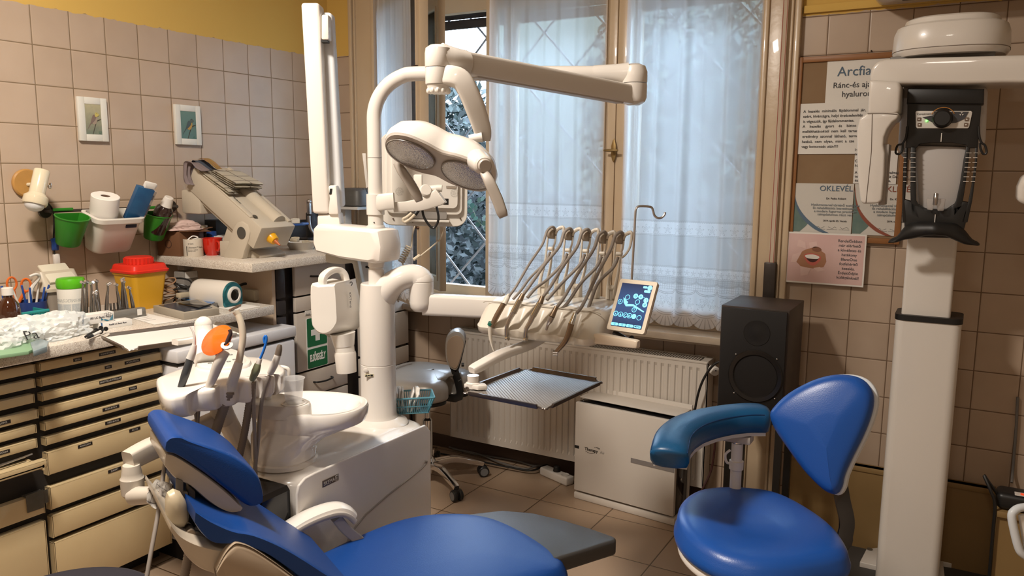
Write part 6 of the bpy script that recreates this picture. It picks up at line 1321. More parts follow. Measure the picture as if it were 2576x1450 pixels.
# link arm from the column elbow
ez = P(1062, 765, pl=(COL, NV)).z; aend = V((xL+.06, .46, P(1235, 765, y=.46).z-.005)); a0 = V((EL.x, EL.y, ez))
b = MB(); dd_ = (aend-a0); b.tube([a0+dd_*.02, a0+dd_*.5, a0+dd_*1.0], 1, seg=20, n=2, sq=(.055, .072), up=(0, 0, 1)); part(dt, 'link_arm', b, ENAMEL)
b = MB(); b.cyl((aend.x+.02, aend.y, zb2-.01), (aend.x+.02, aend.y, zr-.005), .04, seg=28, bev=.004); part(dt, 'link_pivot', b, ENAMEL)
# whip arms
WM_ = mat('whip_cream', (.60, .55, .47), .3, coat=.2); RUB = mat('taupe_roller', (.27, .22, .17), .5)
RO = [(1388, 588), (1431, 592), (1475, 594), (1517, 600), (1559, 601)]
BASE = [(1371, 745), (1412, 747), (1456, 748), (1500, 750), (1543, 752)]
YB_ = .50
for k, ((rx, ry), (bx_, by_)) in enumerate(zip(RO, BASE)):
    wa = MB(); yy = YB_
    Q_ = lambda a, c, o=0: P(a, c, y=yy+o)
    wa.tube([Q_(rx-8, ry-12), Q_(rx-12, ry+30), Q_(rx-17, ry+72), Q_(bx_-12, by_-40), Q_(bx_-14, by_)], [.0035, .0035, .004, .006, .008], seg=8, n=4)
    wa.tube([Q_(rx+10, ry+5), Q_(rx+8, ry+22), Q_(rx+2, ry+42), Q_(rx-4, ry+85), Q_(bx_+5, by_-30), Q_(bx_+2, by_)], [.003, .0035, .004, .006, .008], seg=8, n=4)
    wa.tube([Q_(bx_-13, by_-28), Q_(bx_+3, by_-28)], .008, seg=10, n=1); wa.prism([Q_(bx_-16, by_-30), Q_(bx_+6, by_-30), Q_(bx_+6, by_+6), Q_(bx_-18, by_+6)], (0, .012, 0), bev=.003)
    wa.tube([Q_(rx+10, ry+2), Q_(rx+14, ry-10), Q_(rx+28, ry-16), Q_(rx+30, ry-4), Q_(rx+25, ry+22), Q_(rx+14, ry+40), Q_(rx+5, ry+48)], [.0035, .006, .006, .0045, .004, .004, .003], seg=8, n=4)
    whip = part(dt, 'whip_arm', wa, WM_)
    b = MB(); c_ = Q_(rx, ry); b.cyl(c_+V((-.012, 0, 0)), c_+V((.012, 0, 0)), .017, seg=24, bev=.003); part(whip, 'roller', b, RUB)
    b = MB(); c_ = Q_(rx-2, ry+38); b.cyl(c_+V((-.009, 0, 0)), c_+V((.011, 0, 0)), .0065, seg=14, bev=.001); part(whip, 'cross_pin', b, WM_)
# instruments: (body points px), hose path
BRZ = mat('bronze_metal', (.26, .19, .13), .3, metal=.8)
NKL = mat('nickel', (.50, .47, .43), .22, metal=1)
def inst(lbl, name, body, hosep, ret, mats, extras=None, hr=.0052):
    t = thing(name, lbl, 'instrument', P(*body[0][:2], y=body[0][2]), group=None)
    for (nm, pts, rr, m) in body[1:]:
        b = MB(); b.tube([P(a, c, y=yy) for a, c, yy in pts], rr, seg=16, n=4); part(t, nm, b, m)
    b = MB(); b.tube([P(a, c, y=yy) for a, c, yy in hosep], hr, seg=10, n=5); part(t, 'hose', b, HOSE)
    b = MB(); b.tube([P(a, c, y=yy) for a, c, yy in ret], hr, seg=10, n=5); part(t, 'return_hose', b, HOSE)
    if extras: extras(t)
    return t
def hp_(i, tx, ty):
    rx, ry = RO[i]; return [(tx, ty, .275), (tx+18, ty-25, .29), (tx+(rx-14-tx)*.55, ty+(ry-ty)*.52, .37), (rx-24, ry+28, .44), (rx-12, ry-6, .468), (rx+2, ry-17, .482), (rx+10, ry-8, .50)]
def rt_(i, tx, ty): rx, ry = RO[i]; return [(rx-4, ry+46, .485), (rx-18, ry+74, .47), (rx-55, ry+112, .43), (tx+30, ty-15, .36), (tx+10, ty+8, .325)]
def ex1(t):
    b = MB(); b.tube([P(1236, 812, y=.243), P(1233, 819, y=.243)], .0095, seg=14, n=1); part(t, 'green_ring', b, mat('green_ring', (.01, .12, .08), .3))
inst('ultrasonic scaler with bronze body, green ring and thin cream tip, first in the instrument row', 'scaler', [(1262, 790, .25), ('body', [(1267, 765, .262), (1250, 795, .25), (1237, 822, .244)], [.0085, .0092, .0085], BRZ), ('sleeve', [(1281, 742, .285), (1275, 752, .275), (1268, 766, .262)], [.006, .0085, .0090], DTM), ('tip', [(1234, 820, .243), (1233, 842, .243), (1236, 866, .243), (1242, 884, .243)], [.008, .006, .003, .0012], DTM)], hp_(0, 1281, 745), rt_(0, 1281, 745), None, ex1, .0042)
def head(px, py, py2, yy=.243, dx=8):
    def f(t):
        b = MB(); q = P(px, py, y=yy); b.cyl(q+V((-.005, 0, -.001)), q+V((.006, -.002, .001)), .0068, seg=16, bev=.001); part(t, 'head', b, NKL)
    return f
inst('contra-angle handpiece of bright nickel, second in the instrument row', 'dental_handpiece', [(1297, 780, .25), ('motor', [(1308, 755, .262), (1292, 787, .25)], [.0095, .0100], NKL), ('connector', [(1316, 740, .27), (1308, 756, .262)], [.0065, .009], BRZ), ('handpiece', [(1292, 786, .25), (1283, 802, .247), (1275, 822, .243), (1274, 848, .243)], [.009, .0075, .0065, .0055], NKL)], hp_(1, 1317, 741), rt_(1, 1317, 741), None, head(1276, 852, 0))
inst('contra-angle handpiece with printed motor, third in the instrument row', 'dental_handpiece', [(1345, 790, .25), ('motor', [(1359, 762, .262), (1341, 795, .25)], [.0095, .0100], NKL), ('connector', [(1365, 746, .27), (1359, 763, .262)], [.0065, .009], BRZ), ('handpiece', [(1341, 794, .25), (1333, 812, .247), (1324, 828, .243), (1321, 850, .243)], [.009, .0075, .0065, .006], NKL)], hp_(2, 1366, 747), rt_(2, 1366, 747), None, head(1322, 855, 0))
inst('bare turbine coupling without a handpiece, fourth in the instrument row', 'turbine_coupling', [(1392, 795, .25), ('connector', [(1400, 772, .265), (1388, 798, .25)], [.0062, .0092], BRZ), ('coupling', [(1388, 797, .25), (1383, 808, .248), (1378, 818, .247), (1374, 831, .246)], [.0095, .0085, .0045, .0035], STEEL)], hp_(3, 1401, 773), rt_(3, 1401, 773), None)
def ex5(t):
    b = MB(); q = P(1397, 889, y=.235); b.cyl(q+V((-.007, -.003, 0)), q+V((.007, .003, 0)), .0085, seg=18, bev=.001); part(t, 'head', b, STEEL)
inst('long bronze handpiece hanging lowest, last in the instrument row', 'dental_handpiece', [(1440, 810, .25), ('connector', [(1447, 788, .262), (1437, 816, .25)], [.0055, .009], NKL), ('handpiece', [(1437, 815, .25), (1430, 840, .245), (1420, 862, .24), (1400, 885, .236)], [.0095, .0085, .0075, .006], BRZ)], hp_(4, 1450, 789), rt_(4, 1450, 789), None, ex5)
# side grip
b = MB(); b.tube([P(1484, 850, y=.29), P(1515, 853, y=.28), P(1560, 860, y=.26), P(1600, 866, y=.245), P(1606, 867, y=.243)], [.9, 1, .85, .75, .5], seg=18, n=4, sq=(.030, .032), up=(0, 0, 1)); part(dt, 'side_grip', b, IVORY)
b = MB(); b.box(P(1495, 822, y=.36), (.06, .12, .06), bev=.01); part(dt, 'side_block', b, mat('warm_grey_plastic'))
# tray arm
b = MB(); b.tube([V((2.06, .40, zb2+.0)), P(1330, 868, y=.33), P(1260, 893, y=.22), P(1200, 925, y=.13), P(1186, 932, y=.11)], [1, 1, 1, .95, .7], seg=18, n=4, sq=(.040, .026), up=(0, 0, 1)); part(dt, 'tray_arm', b, ENAMEL)
tp_ = P(1190, 940, y=.115); b = MB(); b.lathe([(0, .905), (.022, .905), (.022, .92), (.0165, .923), (.0175, tp_.z-.006), (0, tp_.z-.006)], Matrix.Translation((tp_.x, tp_.y, 0)), 26); b.prism([(tp_.x-.02, tp_.y-.02, .905), (tp_.x+.03, tp_.y-.02, .905), (tp_.x+.05, tp_.y+.0, .905), (tp_.x+.03, tp_.y+.02, .905), (tp_.x-.02, tp_.y+.02, .905)], (0, 0, .014), bev=.003); part(dt, 'tray_pivot', b, ENAMEL)
# trays
def tray(name, cs, lbl, fl, rim, dimple=True, h=.012, plate=None):
    cs = [V(c) for c in cs]; c_ = sum(cs, V())/4; t = thing(name, lbl, 'tray', c_)
    ex = ((cs[1]+cs[2])-(cs[0]+cs[3])).normalized(); ey = ((cs[2]+cs[3])-(cs[0]+cs[1])); ey = (ey-ex*ey.dot(ex)).normalized(); W = ((cs[1]+cs[2])-(cs[0]+cs[3])).length/2; H = ((cs[2]+cs[3])-(cs[0]+cs[1])).length/2
    M0 = Matrix((ex, ey, ex.cross(ey))).transposed().to_4x4(); M0.translation = c_
    if (M0.to_3x3() @ V((0, 0, 1))).z < 0: M0 = M0 @ Matrix.Rotation(PI, 4, 'X')
    b = MB(); b.box((0, 0, .001), (W-.01, H-.01, .0018), M0); fl_o = part(t, 'tray_floor', b, fl)
    b = MB(); g = .03
    for sx_, sy_, L_, ang in ((0, -1, W, 0), (0, 1, W, 0), (-1, 0, H, 1), (1, 0, H, 1)):
        if ang == 0: b.prism([(-L_/2+g, sy_*(H/2-.006), 0), (-L_/2+g, sy_*H/2, h), (-L_/2+g, sy_*(H/2+.006), h), (-L_/2+g, sy_*(H/2+.006), h-.002), (-L_/2+g, sy_*H/2, -.002)], (L_-2*g, 0, 0), M=M0)
        else: b.prism([(sx_*(W/2-.006), -L_/2+g, 0), (sx_*W/2, -L_/2+g, h), (sx_*(W/2+.006), -L_/2+g, h), (sx_*(W/2+.006), -L_/2+g, h-.002), (sx_*W/2, -L_/2+g, -.002)], (0, L_-2*g, 0), M=M0)
    for sx_ in (-1, 1):
        for sy_ in (-1, 1): b.tube([(sx_*(W/2), sy_*(H/2-g), .006), (sx_*(W/2-.006), sy_*(H/2-g*.55), .001), (sx_*(W/2-.004), sy_*(H/2-.008), .001), (sx_*(W/2-.010), sy_*(H/2-.003), .001), (sx_*(W/2-g*.55), sy_*(H/2-.006), .001), (sx_*(W/2-g), sy_*(H/2), .006)], .0022, seg=6, n=3, M=M0)
    part(t, 'tray_rim', b, rim); return t
def dimp():
    m, nt, bs, L = nodes_of('dimpled_steel_tray', rough=.42, metal=.75, col=(.46, .43, .40)); tc = N(nt, 'ShaderNodeTexCoord'); sp_ = N(nt, 'ShaderNodeSeparateXYZ'); L.new(tc.outputs['Object'], sp_.inputs[0])
    a = MATH(nt, 'SINE', MATH(nt, 'MULTIPLY', sp_.outputs[0], 520)); c = MATH(nt, 'SINE', MATH(nt, 'MULTIPLY', sp_.outputs[1], 520)); h_ = MATH(nt, 'MULTIPLY', a, c)
    bp = N(nt, 'ShaderNodeBump'); bp.inputs['Strength'].default_value = .5; bp.inputs['Distance'].default_value = .001; L.new(h_, bp.inputs['Height']); L.new(bp.outputs['Normal'], bs.inputs['Normal']); return m
tray('steel_tray', [P(a, c, z=.90) for a, c in ((1170, 990), (1325, 926), (1517, 968), (1364, 1034))], 'dimpled steel tray hanging under the instrument table above the radiator', dimp(), mat('tray_rim_dark', (.16, .13, .11), .35, metal=.9))
tray('assistant_tray', [P(a, c, z=1.005) for a, c in ((250, 852), (548, 813), (602, 846), (322, 884))], 'white tray with metal rim over the worktop edge beside the orange shield', mat('tray_white', (.66, .63, .59), .4), STEEL)
# tablet
TL, TR, BR_, BL = P(1555, 700, d=2.36), P(1647, 709, d=2.28), P(1627, 843.5, d=2.235), P(1531, 829.5, d=2.315)
ex = (BR_-BL).normalized(); ey = (TL-BL); ey = (ey-ex*ey.dot(ex)).normalized(); en_ = ex.cross(ey); TW_, TH_ = (BR_-BL).length, (TL-BL).length
Mtb = Matrix((ex, ey, en_)).transposed().to_4x4(); Mtb.translation = (TL+TR+BR_+BL)/4
tb_ = thing('control_tablet', 'lit control tablet with blue touch screen on the instrument table', 'tablet', Mtb.translation)
b = MB(); b.loft([[Mtb @ V((p[0]*k, p[1]*k, z)) for p in rrect(TW_, TH_, .007)] for z, k in ((-.018, .93), (-.014, .98), (-.003, 1), (0, .985))]); part(tb_, 'casing', b, mat('tablet_cream', (.62, .55, .45), .25, coat=.4))
sw, sh_ = TW_*.80, TH_*.83
def scrm():
    m = bpy.data.materials.new('lit_screen'); m.use_nodes = True; nt = m.node_tree; bs = nt.nodes['Principled BSDF']; tc = N(nt, 'ShaderNodeTexCoord'); sp_ = N(nt, 'ShaderNodeSeparateXYZ'); nt.links.new(tc.outputs['Generated'], sp_.inputs[0])
    f = MATH(nt, 'MULTIPLY', MATH(nt, 'MULTIPLY', sp_.outputs[2], MATH(nt, 'SUBTRACT', 1.0, sp_.outputs[2])), 4); c = MIXC(nt, f, (.02, .035, .09), (.045, .10, .24)); nt.links.new(c, bs.inputs['Emission Color']); bs.inputs['Emission Strength'].default_value = 1.0; bs.inputs['Base Color'].default_value = (.01, .01, .02, 1); bs.inputs['Roughness'].default_value = .06; return m
b = MB(); b.box((0, .0, .0006), (sw, sh_, .0012), Mtb); scn = part(tb_, 'screen', b, scrm())
CYN = mat('screen_cyan', (.1, .5, .7), .3, emit=(.25, .75, 1.0), estr=1.0); DK = mat('screen_dark', (.01, .02, .06), .3, emit=(.01, .03, .09), estr=1)
def sp2(x, y): return (sw*(x-.5), sh_*(.5-y))   # screen fractions, y down
def ring(bb, x, y, r, th=.0009): cx, cy = sp2(x, y); bb.tube([Mtb @ V((cx+r*math.cos(a), cy+r*math.sin(a), .0016)) for a in [2*PI*k/20 for k in range(20)]], th, seg=5, n=1, closed=True)
def disc(bb, x, y, r, z=.0016): cx, cy = sp2(x, y); bb.cyl(Mtb @ V((cx, cy, .0012)), Mtb @ V((cx, cy, z)), r, seg=20)
def pill(bb, x, y, w_, h_): cx, cy = sp2(x, y); bb.prism([Mtb @ V((cx+p[0], cy+p[1], .0012)) for p in rrect(w_, h_, h_*.35)], en_*.0005)
b = MB()
for i in range(4): pill(b, .115+.25*i, .955, sw*.23, sh_*.062)
for x, y in ((.55, .275), (.72, .28), (.91, .345), (.91, .45), (.665, .735), (.93, .06)): disc(b, x, y, sw*.075)
pill(b, .88, .145, sw*.2, sh_*.055)
for x, y in ((.30, .32), (.10, .44), (.66, .405), (.62, .585), (.06, .72), (.22, .725), (.38, .73), (.52, .732), (.84, .75)): ring(b, x, y, sw*.07)
b.prism([Mtb @ V((*sp2(x, y), .0012)) for x, y in ((.17, .33), (.36, .43), (.34, .475), (.55, .465), (.95, .60), (.93, .62), (.55, .51), (.32, .53), (.22, .45))], en_*.0006)
b.tube([Mtb @ V((*sp2(.66, .44), .0015)), Mtb @ V((*sp2(.63, .55), .0015))], .0007, seg=4, n=1); b.tube([Mtb @ V((*sp2(x, y), .0015)) for x, y in ((.55, .275), (.72, .28), (.85, .29), (.91, .345), (.91, .45))], .0006, seg=4, n=1); pill(b, .78, .055, sw*.13, sh_*.05)
for s, x, y in (('A', .06, .745), ('B', .22, .75), ('C', .38, .755), ('D', .52, .757), ('P', .10, .455), ('T', .62, .60)):
    cx, cy = sp2(x, y); b.text(s, Mtb @ Matrix.Translation((cx, cy-.0008, .0016)), size=.009, align='CENTER', depth=.0002, bold=.0002)
icons = part(scn, 'screen_icons', b, CYN)
b = MB(); cx, cy = sp2(.865, .968); b.text('MENU', Mtb @ Matrix.Translation((cx, cy, .002)), size=.0068, align='CENTER', depth=.0002, bold=.0001)
for x, y in ((.115, .955), (.365, .955), (.60, .955), (.55, .275), (.72, .28), (.91, .345), (.91, .45)): ring(b, x, y, sw*.026, .0006)
part(scn, 'screen_symbols', b, DK)
b = MB(); b.tube([P(1588, 850, d=2.30), P(1590, 862, d=2.32), V((xR+.02, .33, zf-.05))], .008, seg=10); part(tb_, 'tablet_mount', b, BLACKP)
b = MB(); hk = [(1589, 705), (1592, 650), (1595, 600), (1598, 540), (1600, 526), (1609, 519), (1636, 521), (1642, 528), (1646, 542), (1655, 549), (1664, 548), (1671, 541), (1673, 534)]
b.tube([P(a, c, d=2.36) for a, c in hk], .0035, seg=10, n=3); b.tube([P(1589, 705, d=2.36), P(1586, 760, d=2.37), V((xR-.0, .40, zf))], .0035, seg=8); solo('drip_hook', b, STEEL, 'thin steel hook rod rising behind the lit control tablet', 'hook')

# ================================================================ assistant side
AZ = .985
ah = thing('assistant_holder', 'white assistant instrument holder with keypad, on a long arm above the headrest', 'instrument holder', P(560, 950, z=AZ))
def AP(px, py, dz=0): return P(px, py, z=AZ+dz)
ol = [(392, 955), (405, 945), (455, 926), (510, 905), (565, 896), (640, 897), (685, 906), (714, 922), (716, 934), (706, 942), (694, 941), (688, 947), (672, 948), (660, 951), (652, 950), (640, 953), (632, 961), (618, 962), (600, 961), (588, 968), (566, 972), (552, 972), (538, 980), (510, 984), (492, 984), (478, 986), (468, 995), (448, 999), (425, 1000), (405, 990)]
o3 = [AP(a, c) for a, c in ol]; cc = sum(o3, V())/len(o3)
o3 = catmull(o3, 3, True)
b = MB(); dn = V((0, 0, 1)); b.loft([[cc+(p-cc)*k+dn*z for p in o3] for z, k in ((-.058, .86), (-.056, .93), (-.046, .985), (-.010, 1.0), (-.003, .985), (0, .96), (.002, .9), (.004, .6), (.005, .2))]); part(ah, 'holder_body', b, ENAMEL, ang=1.0)
pod = [(492, 908), (500, 897), (540, 880), (572, 876), (598, 882), (622, 898), (632, 908), (620, 920), (575, 925), (530, 925), (500, 920)]
o4 = catmull([AP(a, c, .012) for a, c in pod], 3, True); c4 = sum(o4, V())/len(o4)
b = MB(); b.loft([[c4+(p-c4)*k+dn*z for p in o4] for z, k in ((-.02, 1.02), (-.004, 1), (0, .97), (.001, .9))]); kp = part(ah, 'keypad', b, ENAMEL)
b = MB(); b.loft([[c4+(p-c4)*k+dn*z for p in o4] for z, k in ((.0008, .84), (.0018, .82))]); part(kp, 'membrane', b, mat('membrane_grey', (.55, .55, .50), .4))
b = MB()
for a, c in ((520, 908), (528, 914), (535, 902), (553, 914), (575, 910), (590, 905), (565, 898), (580, 893)): q = AP(a, c, .0145); b.lathe([(.0045, 0), (.006, 0), (.006, .0006), (.0045, .0006)], Matrix.Translation(q), 18)
part(kp, 'key_rings', b, mat('grey_print'))
b = MB(); q = AP(536, 902, .0148); b.cyl(q, q+dn*.0008, .0058, seg=18); part(kp, 'yellow_key', b, mat('key_yellow', (.65, .38, .05), .4))
b = MB(); q = AP(522, 893, .0148); b.text('CASTELLINI', frame(q, (.867, .498, 0), (0, 0, 1)), size=.008, depth=.0003); part(kp, 'lettering', b, mat('grey_print'))
# long arm and its end
b = MB(); A0, A1, A2, A3 = P(560, 1048, d=2.25), P(500, 1078, d=2.18), P(380, 1130, d=2.04), P(322, 1160, d=1.98)
b.tube([A0, A1, A2, A3], [.85, .95, 1, .9], seg=20, n=4, sq=(.045, .052), up=(0, 0, 1)); part(ah, 'long_arm', b, mat('arm_cream', (.56, .51, .44), .3, coat=.3))
b = MB(); b.tube([AP(545, 965, -.05), P(555, 1020, d=2.2), A0], [.03, .028, .034], seg=18, n=4); part(ah, 'arm_riser', b, mat('arm_cream'))
b = MB(); q = P(330, 1170, d=1.98); q2 = P(333, 1256, d=1.98); b.lathe([(0, q2.z-.004), (.018, q2.z-.002), (.027, q2.z+.010), (.0285, q2.z+.05), (.0245, q2.z+.056), (.024, q.z-.02), (.020, q.z), (0, q.z)], Matrix.Translation((q.x, q.y, 0)), 30); part(ah, 'arm_knuckle', b, mat('arm_cream'))
b = MB(); b.tube([P(338, 1248, d=1.98), P(380, 1246, d=1.94), P(430, 1240, d=1.90), P(470, 1246, d=1.88)], [.024, .021, .020, .020], seg=18); part(ah, 'lower_link', b, mat('arm_cream'))
b = MB(); b.tube([P(552, 985, d=2.2), P(560, 1035, d=2.3), V((1.42, -.20, .55))], .028, seg=14); part(ah, 'support_link', b, ENAMEL)
drc = [P(372, 1222, d=1.93), P(400, 1212, d=1.91), P(425, 1212, d=1.885), P(440, 1222, d=1.87)]
t_ = bmesh.new(); R = []
for i in range(13):
    a = 2*PI*i/12*.86+.2
    for j in range(1): pass
NJ = 12
for i in range(15):
    f = i/14; a = -.6+f*5.0; row = []
    for j in range(NJ):
        g_ = j/(NJ-1); ctr = P(385+58*g_, 1240+3*math.sin(g_*3), d=1.93-.06*g_); rad = .026+.008*math.sin(g_*5+i)+.004*math.sin(i*1.7)
        drop = max(0, math.sin(f*PI))*.03*g_ if math.sin(a) < 0 else 0
        row.append(t_.verts.new(ctr+_w*(-rad*math.cos(a))+V((0, 0, 1))*(rad*math.sin(a)*(1.6 if math.sin(a) < 0 else 1)-drop*(1+.8*g_))))
    R.append(row)
for a_, b_2 in zip(R, R[1:]):
    for j in range(NJ-1): t_.faces.new((a_[j], a_[j+1], b_2[j+1], b_2[j]))
bmesh.ops.solidify(t_, geom=t_.faces[:], thickness=.002); bmesh.ops.recalc_face_normals(t_, faces=t_.faces)
b = MB(); b.add(t_); solo('checked_cloth', b, mat('checked_cloth_light', (.50, .47, .43), .9), 'light cloth with thin dark checks wrapped round the arm end below the headrest', 'cloth', ang=1.5)
m, nt, bs, L = MATS['checked_cloth_light'], MATS['checked_cloth_light'].node_tree, MATS['checked_cloth_light'].node_tree.nodes['Principled BSDF'], MATS['checked_cloth_light'].node_tree.links
tc = N(nt, 'ShaderNodeTexCoord'); sp_ = N(nt, 'ShaderNodeSeparateXYZ'); L.new(tc.outputs['Object'], sp_.inputs[0])
l1 = MATH(nt, 'LESS_THAN', MATH(nt, 'FRACT', MATH(nt, 'MULTIPLY', sp_.outputs[0], 55)), .09); l2 = MATH(nt, 'LESS_THAN', MATH(nt, 'FRACT', MATH(nt, 'MULTIPLY', sp_.outputs[2], 50)), .09); L.new(MIXC(nt, MATH(nt, 'MAXIMUM', l1, l2), (.50, .47, .43), (.13, .11, .11)), bs.inputs['Base Color'])
# tray post
b = MB(); q = P(515, 835, d=2.33); b.tube([P(515, 905, d=2.25), P(514, 880, d=2.28), P(514, 845, d=2.32), P(512, 822, d=2.33)], [.030, .028, .026, .026], seg=22, n=3); b.sph(P(512, 818, d=2.33), .026, 18); part(ah, 'tray_post', b, ENAMEL)
b = MB(); b.tube([P(514, 850, d=2.32), P(470, 858, d=2.3), P(440, 862, d=2.27)], 1, seg=12, n=2, sq=(.03, .016), up=(0, 0, 1)); part(ah, 'tray_bracket', b, ENAMEL)
# instruments in the holder
def ai(name, lbl, parts_, cat='instrument'):
    t = thing(name, lbl, cat, P(*parts_[0][1][0]) if False else P(parts_[0][1][0][0], parts_[0][1][0][1], d=parts_[0][1][0][2]))
    for nm, pts, rr, m in parts_:
        b = MB(); b.tube([P(a, c, d=dd) for a, c, dd in pts], rr, seg=16, n=4); part(t, nm, b, m)
    return t
DGB = mat('syringe_dark', (.045, .05, .055), .3)
ai('air_water_syringe', 'dark-bodied air-water syringe with thin curved grey tip in the assistant holder', [('syringe_body', [(479, 902, 2.03), (467, 940, 2.03), (452, 984, 2.04)], [.0095, .0105, .008], DGB), ('collar', [(489, 868, 2.03), (484, 888, 2.03), (478, 904, 2.03)], [.006, .0095, .0105], GREYP), ('nozzle', [(478, 822, 2.03), (484, 832, 2.03), (489, 848, 2.03), (488, 870, 2.03)], [.0018, .0022, .0035, .0055], GREYP)])
cl = ai('curing_light', 'white curing light with orange shield and dark tip in the assistant holder', [('light_body', [(566, 885, 2.02), (552, 910, 2.02), (538, 945, 2.03), (524, 978, 2.04)], [.013, .014, .012, .009], mat('curing_white', (.60, .56, .50), .3)), ('light_guide', [(568, 870, 2.01), (575, 852, 2.01), (580, 838, 2.01), (577, 830, 2.01)], [.006, .0055, .005, .0045], mat('dark_fibre', (.05, .03, .03), .2))])
ORS = bpy.data.materials.new('orange_shield'); ORS.use_nodes = True; bs = ORS.node_tree.nodes['Principled BSDF']; bs.inputs['Base Color'].default_value = (.85, .13, .01, 1); bs.inputs['Alpha'].default_value = .82; bs.inputs['Roughness'].default_value = .12; bs.inputs['Emission Strength'].default_value = 0
so = P(545, 856, d=2.03); sn = camv(-.35, .55, .75).normalized(); Msh = frame(so, camv(.86, -.42, .1), sn)
b = MB(); b.lathe([(0, .010), (.02, .009), (.035, .005), (.046, 0), (.046, -.0015), (.035, .0035), (.02, .0075), (0, .0085)], Msh, 44, sx=1.02, sy=.98); part(cl, 'shield', b, ORS)
b = MB(); b.lathe([(.006, 0), (.014, 0), (.015, .004), (.007, .006)], frame(P(571, 871, d=2.005), None, camv(.1, .75, .6)), 26); part(cl, 'shield_collar', b, GREYP)
ai('suction_tube', 'wide curved cream suction tube standing highest in the assistant holder', [('tube_body', [(598, 790, 2.06), (607, 815, 2.06), (611, 850, 2.06), (606, 885, 2.06), (600, 915, 2.06)], [.0085, .0088, .0088, .0088, .0095], mat('suction_cream', (.55, .49, .39), .3)), ('tip_opening', [(594, 784, 2.06), (599, 792, 2.06)], [.0105, .0085], mat('suction_cream')), ('grip', [(601, 912, 2.06), (592, 940, 2.06), (583, 966, 2.07), (580, 985, 2.07)], [.011, .013, .014, .012], GREYP)])
ai('saliva_ejector', 'bright blue saliva ejector in a green-grey grip in the assistant holder', [('ejector_tube', [(666, 864, 2.10), (664, 852, 2.10), (669, 846, 2.10), (670, 858, 2.10), (664, 880, 2.10), (655, 902, 2.10)], [.0035]*6, mat('ejector_blue', (.01, .13, .50), .2)), ('white_sleeve', [(654, 903, 2.10), (649, 918, 2.10)], [.0065, .0075], WHITEP), ('grip', [(649, 916, 2.10), (643, 935, 2.10), (634, 955, 2.11)], [.0085, .011, .008], mat('grip_olive', (.20, .22, .13), .4))])
ai('suction_handpiece', 'taupe suction handpiece with metal end in the assistant holder, beside the plastic cup', [('handpiece_body', [(699, 893, 2.14), (690, 918, 2.14), (680, 940, 2.15)], [.0085, .0105, .0085], GREYP), ('metal_end', [(704, 868, 2.14), (702, 880, 2.14), (699, 894, 2.14)], [.0055, .0085, .0090], mat('end_taupe', (.20, .17, .14), .3, metal=.6))])
# hoses: smooth and ribbed
def hose(px_pts, r, lbl, ribbed=False, m=None, grp=None):
    b = MB(); pts = catmull([P(a, c, d=dd) for a, c, dd in px_pts], 24 if ribbed else 6)
    if ribbed:
        L_ = sum((pts[i+1]-pts[i]).length for i in range(len(pts)-1)); n_ = int(L_/.004)
        res = []; 
        tot = 0; seg_ = [0]
        for i in range(len(pts)-1): tot += (pts[i+1]-pts[i]).length; seg_.append(tot)
        j = 0
        for k in range(n_+1):
            s_ = tot*k/n_
            while j < len(seg_)-2 and seg_[j+1] < s_: j += 1
            f = (s_-seg_[j])/max(seg_[j+1]-seg_[j], 1e-9); res.append(pts[j].lerp(pts[j+1], f))
        b.tube(res, [r*(1.0 if k % 2 else .86) for k in range(len(res))], seg=14, n=1)
    else: b.tube(pts, r, seg=10, n=1)
    return solo('ribbed_hose' if ribbed else 'hose', b, m or (RIBHOSE if ribbed else HOSE), lbl, 'hose', grp, ang=1.2)
hose([(578, 985, 2.07), (565, 1020, 2.08), (548, 1070, 2.10), (530, 1130, 2.14), (508, 1230, 2.16), (500, 1300, 2.18), (480, 1370, 2.2), (462, 1460, 2.2)], .0135, 'thick ribbed hose running down from the cream suction tube', True)
hose([(633, 962, 2.11), (628, 1010, 2.12), (615, 1090, 2.16), (600, 1160, 2.2), (592, 1220, 2.22), (578, 1330, 2.25), (560, 1400, 2.3)], .0105, 'thinner ribbed hose running down from the blue saliva ejector', True)
hose([(450, 988, 2.04), (440, 1030, 2.04), (436, 1060, 2.05), (446, 1100, 2.08), (470, 1200, 2.2), (500, 1300, 2.3)], .0050, 'smooth hose looping from the dark syringe to behind the headrest')
hose([(455, 990, 2.04), (436, 1040, 2.03), (428, 1090, 2.0), (418, 1150, 1.95), (410, 1200, 1.90), (398, 1290, 1.86), (380, 1390, 1.82), (368, 1460, 1.80)], .0050, 'long smooth hose hanging in front of the cream drawers down to the floor')
hose([(522, 980, 2.05), (505, 1010, 2.06), (498, 1060, 2.08), (500, 1110, 2.1), (520, 1250, 2.25)], .0042, 'thin hose under the curing light, nearer the ribbed hose')
hose([(518, 980, 2.05), (492, 1010, 2.06), (494, 1060, 2.08), (500, 1120, 2.12), (515, 1250, 2.28)], .0042, 'thin hose under the curing light, nearer the drawers')
hose([(678, 945, 2.15), (664, 985, 2.15), (655, 1040, 2.16), (648, 1120, 2.18), (640, 1200, 2.2), (632, 1340, 2.25)], .0055, 'smooth hose from the taupe suction handpiece, beside the spittoon')
hose([(640, 960, 2.12), (638, 1010, 2.12), (640, 1080, 2.14), (643, 1180, 2.2), (650, 1340, 2.25)], .0050, 'smooth hose hanging straight down beside the spittoon base')
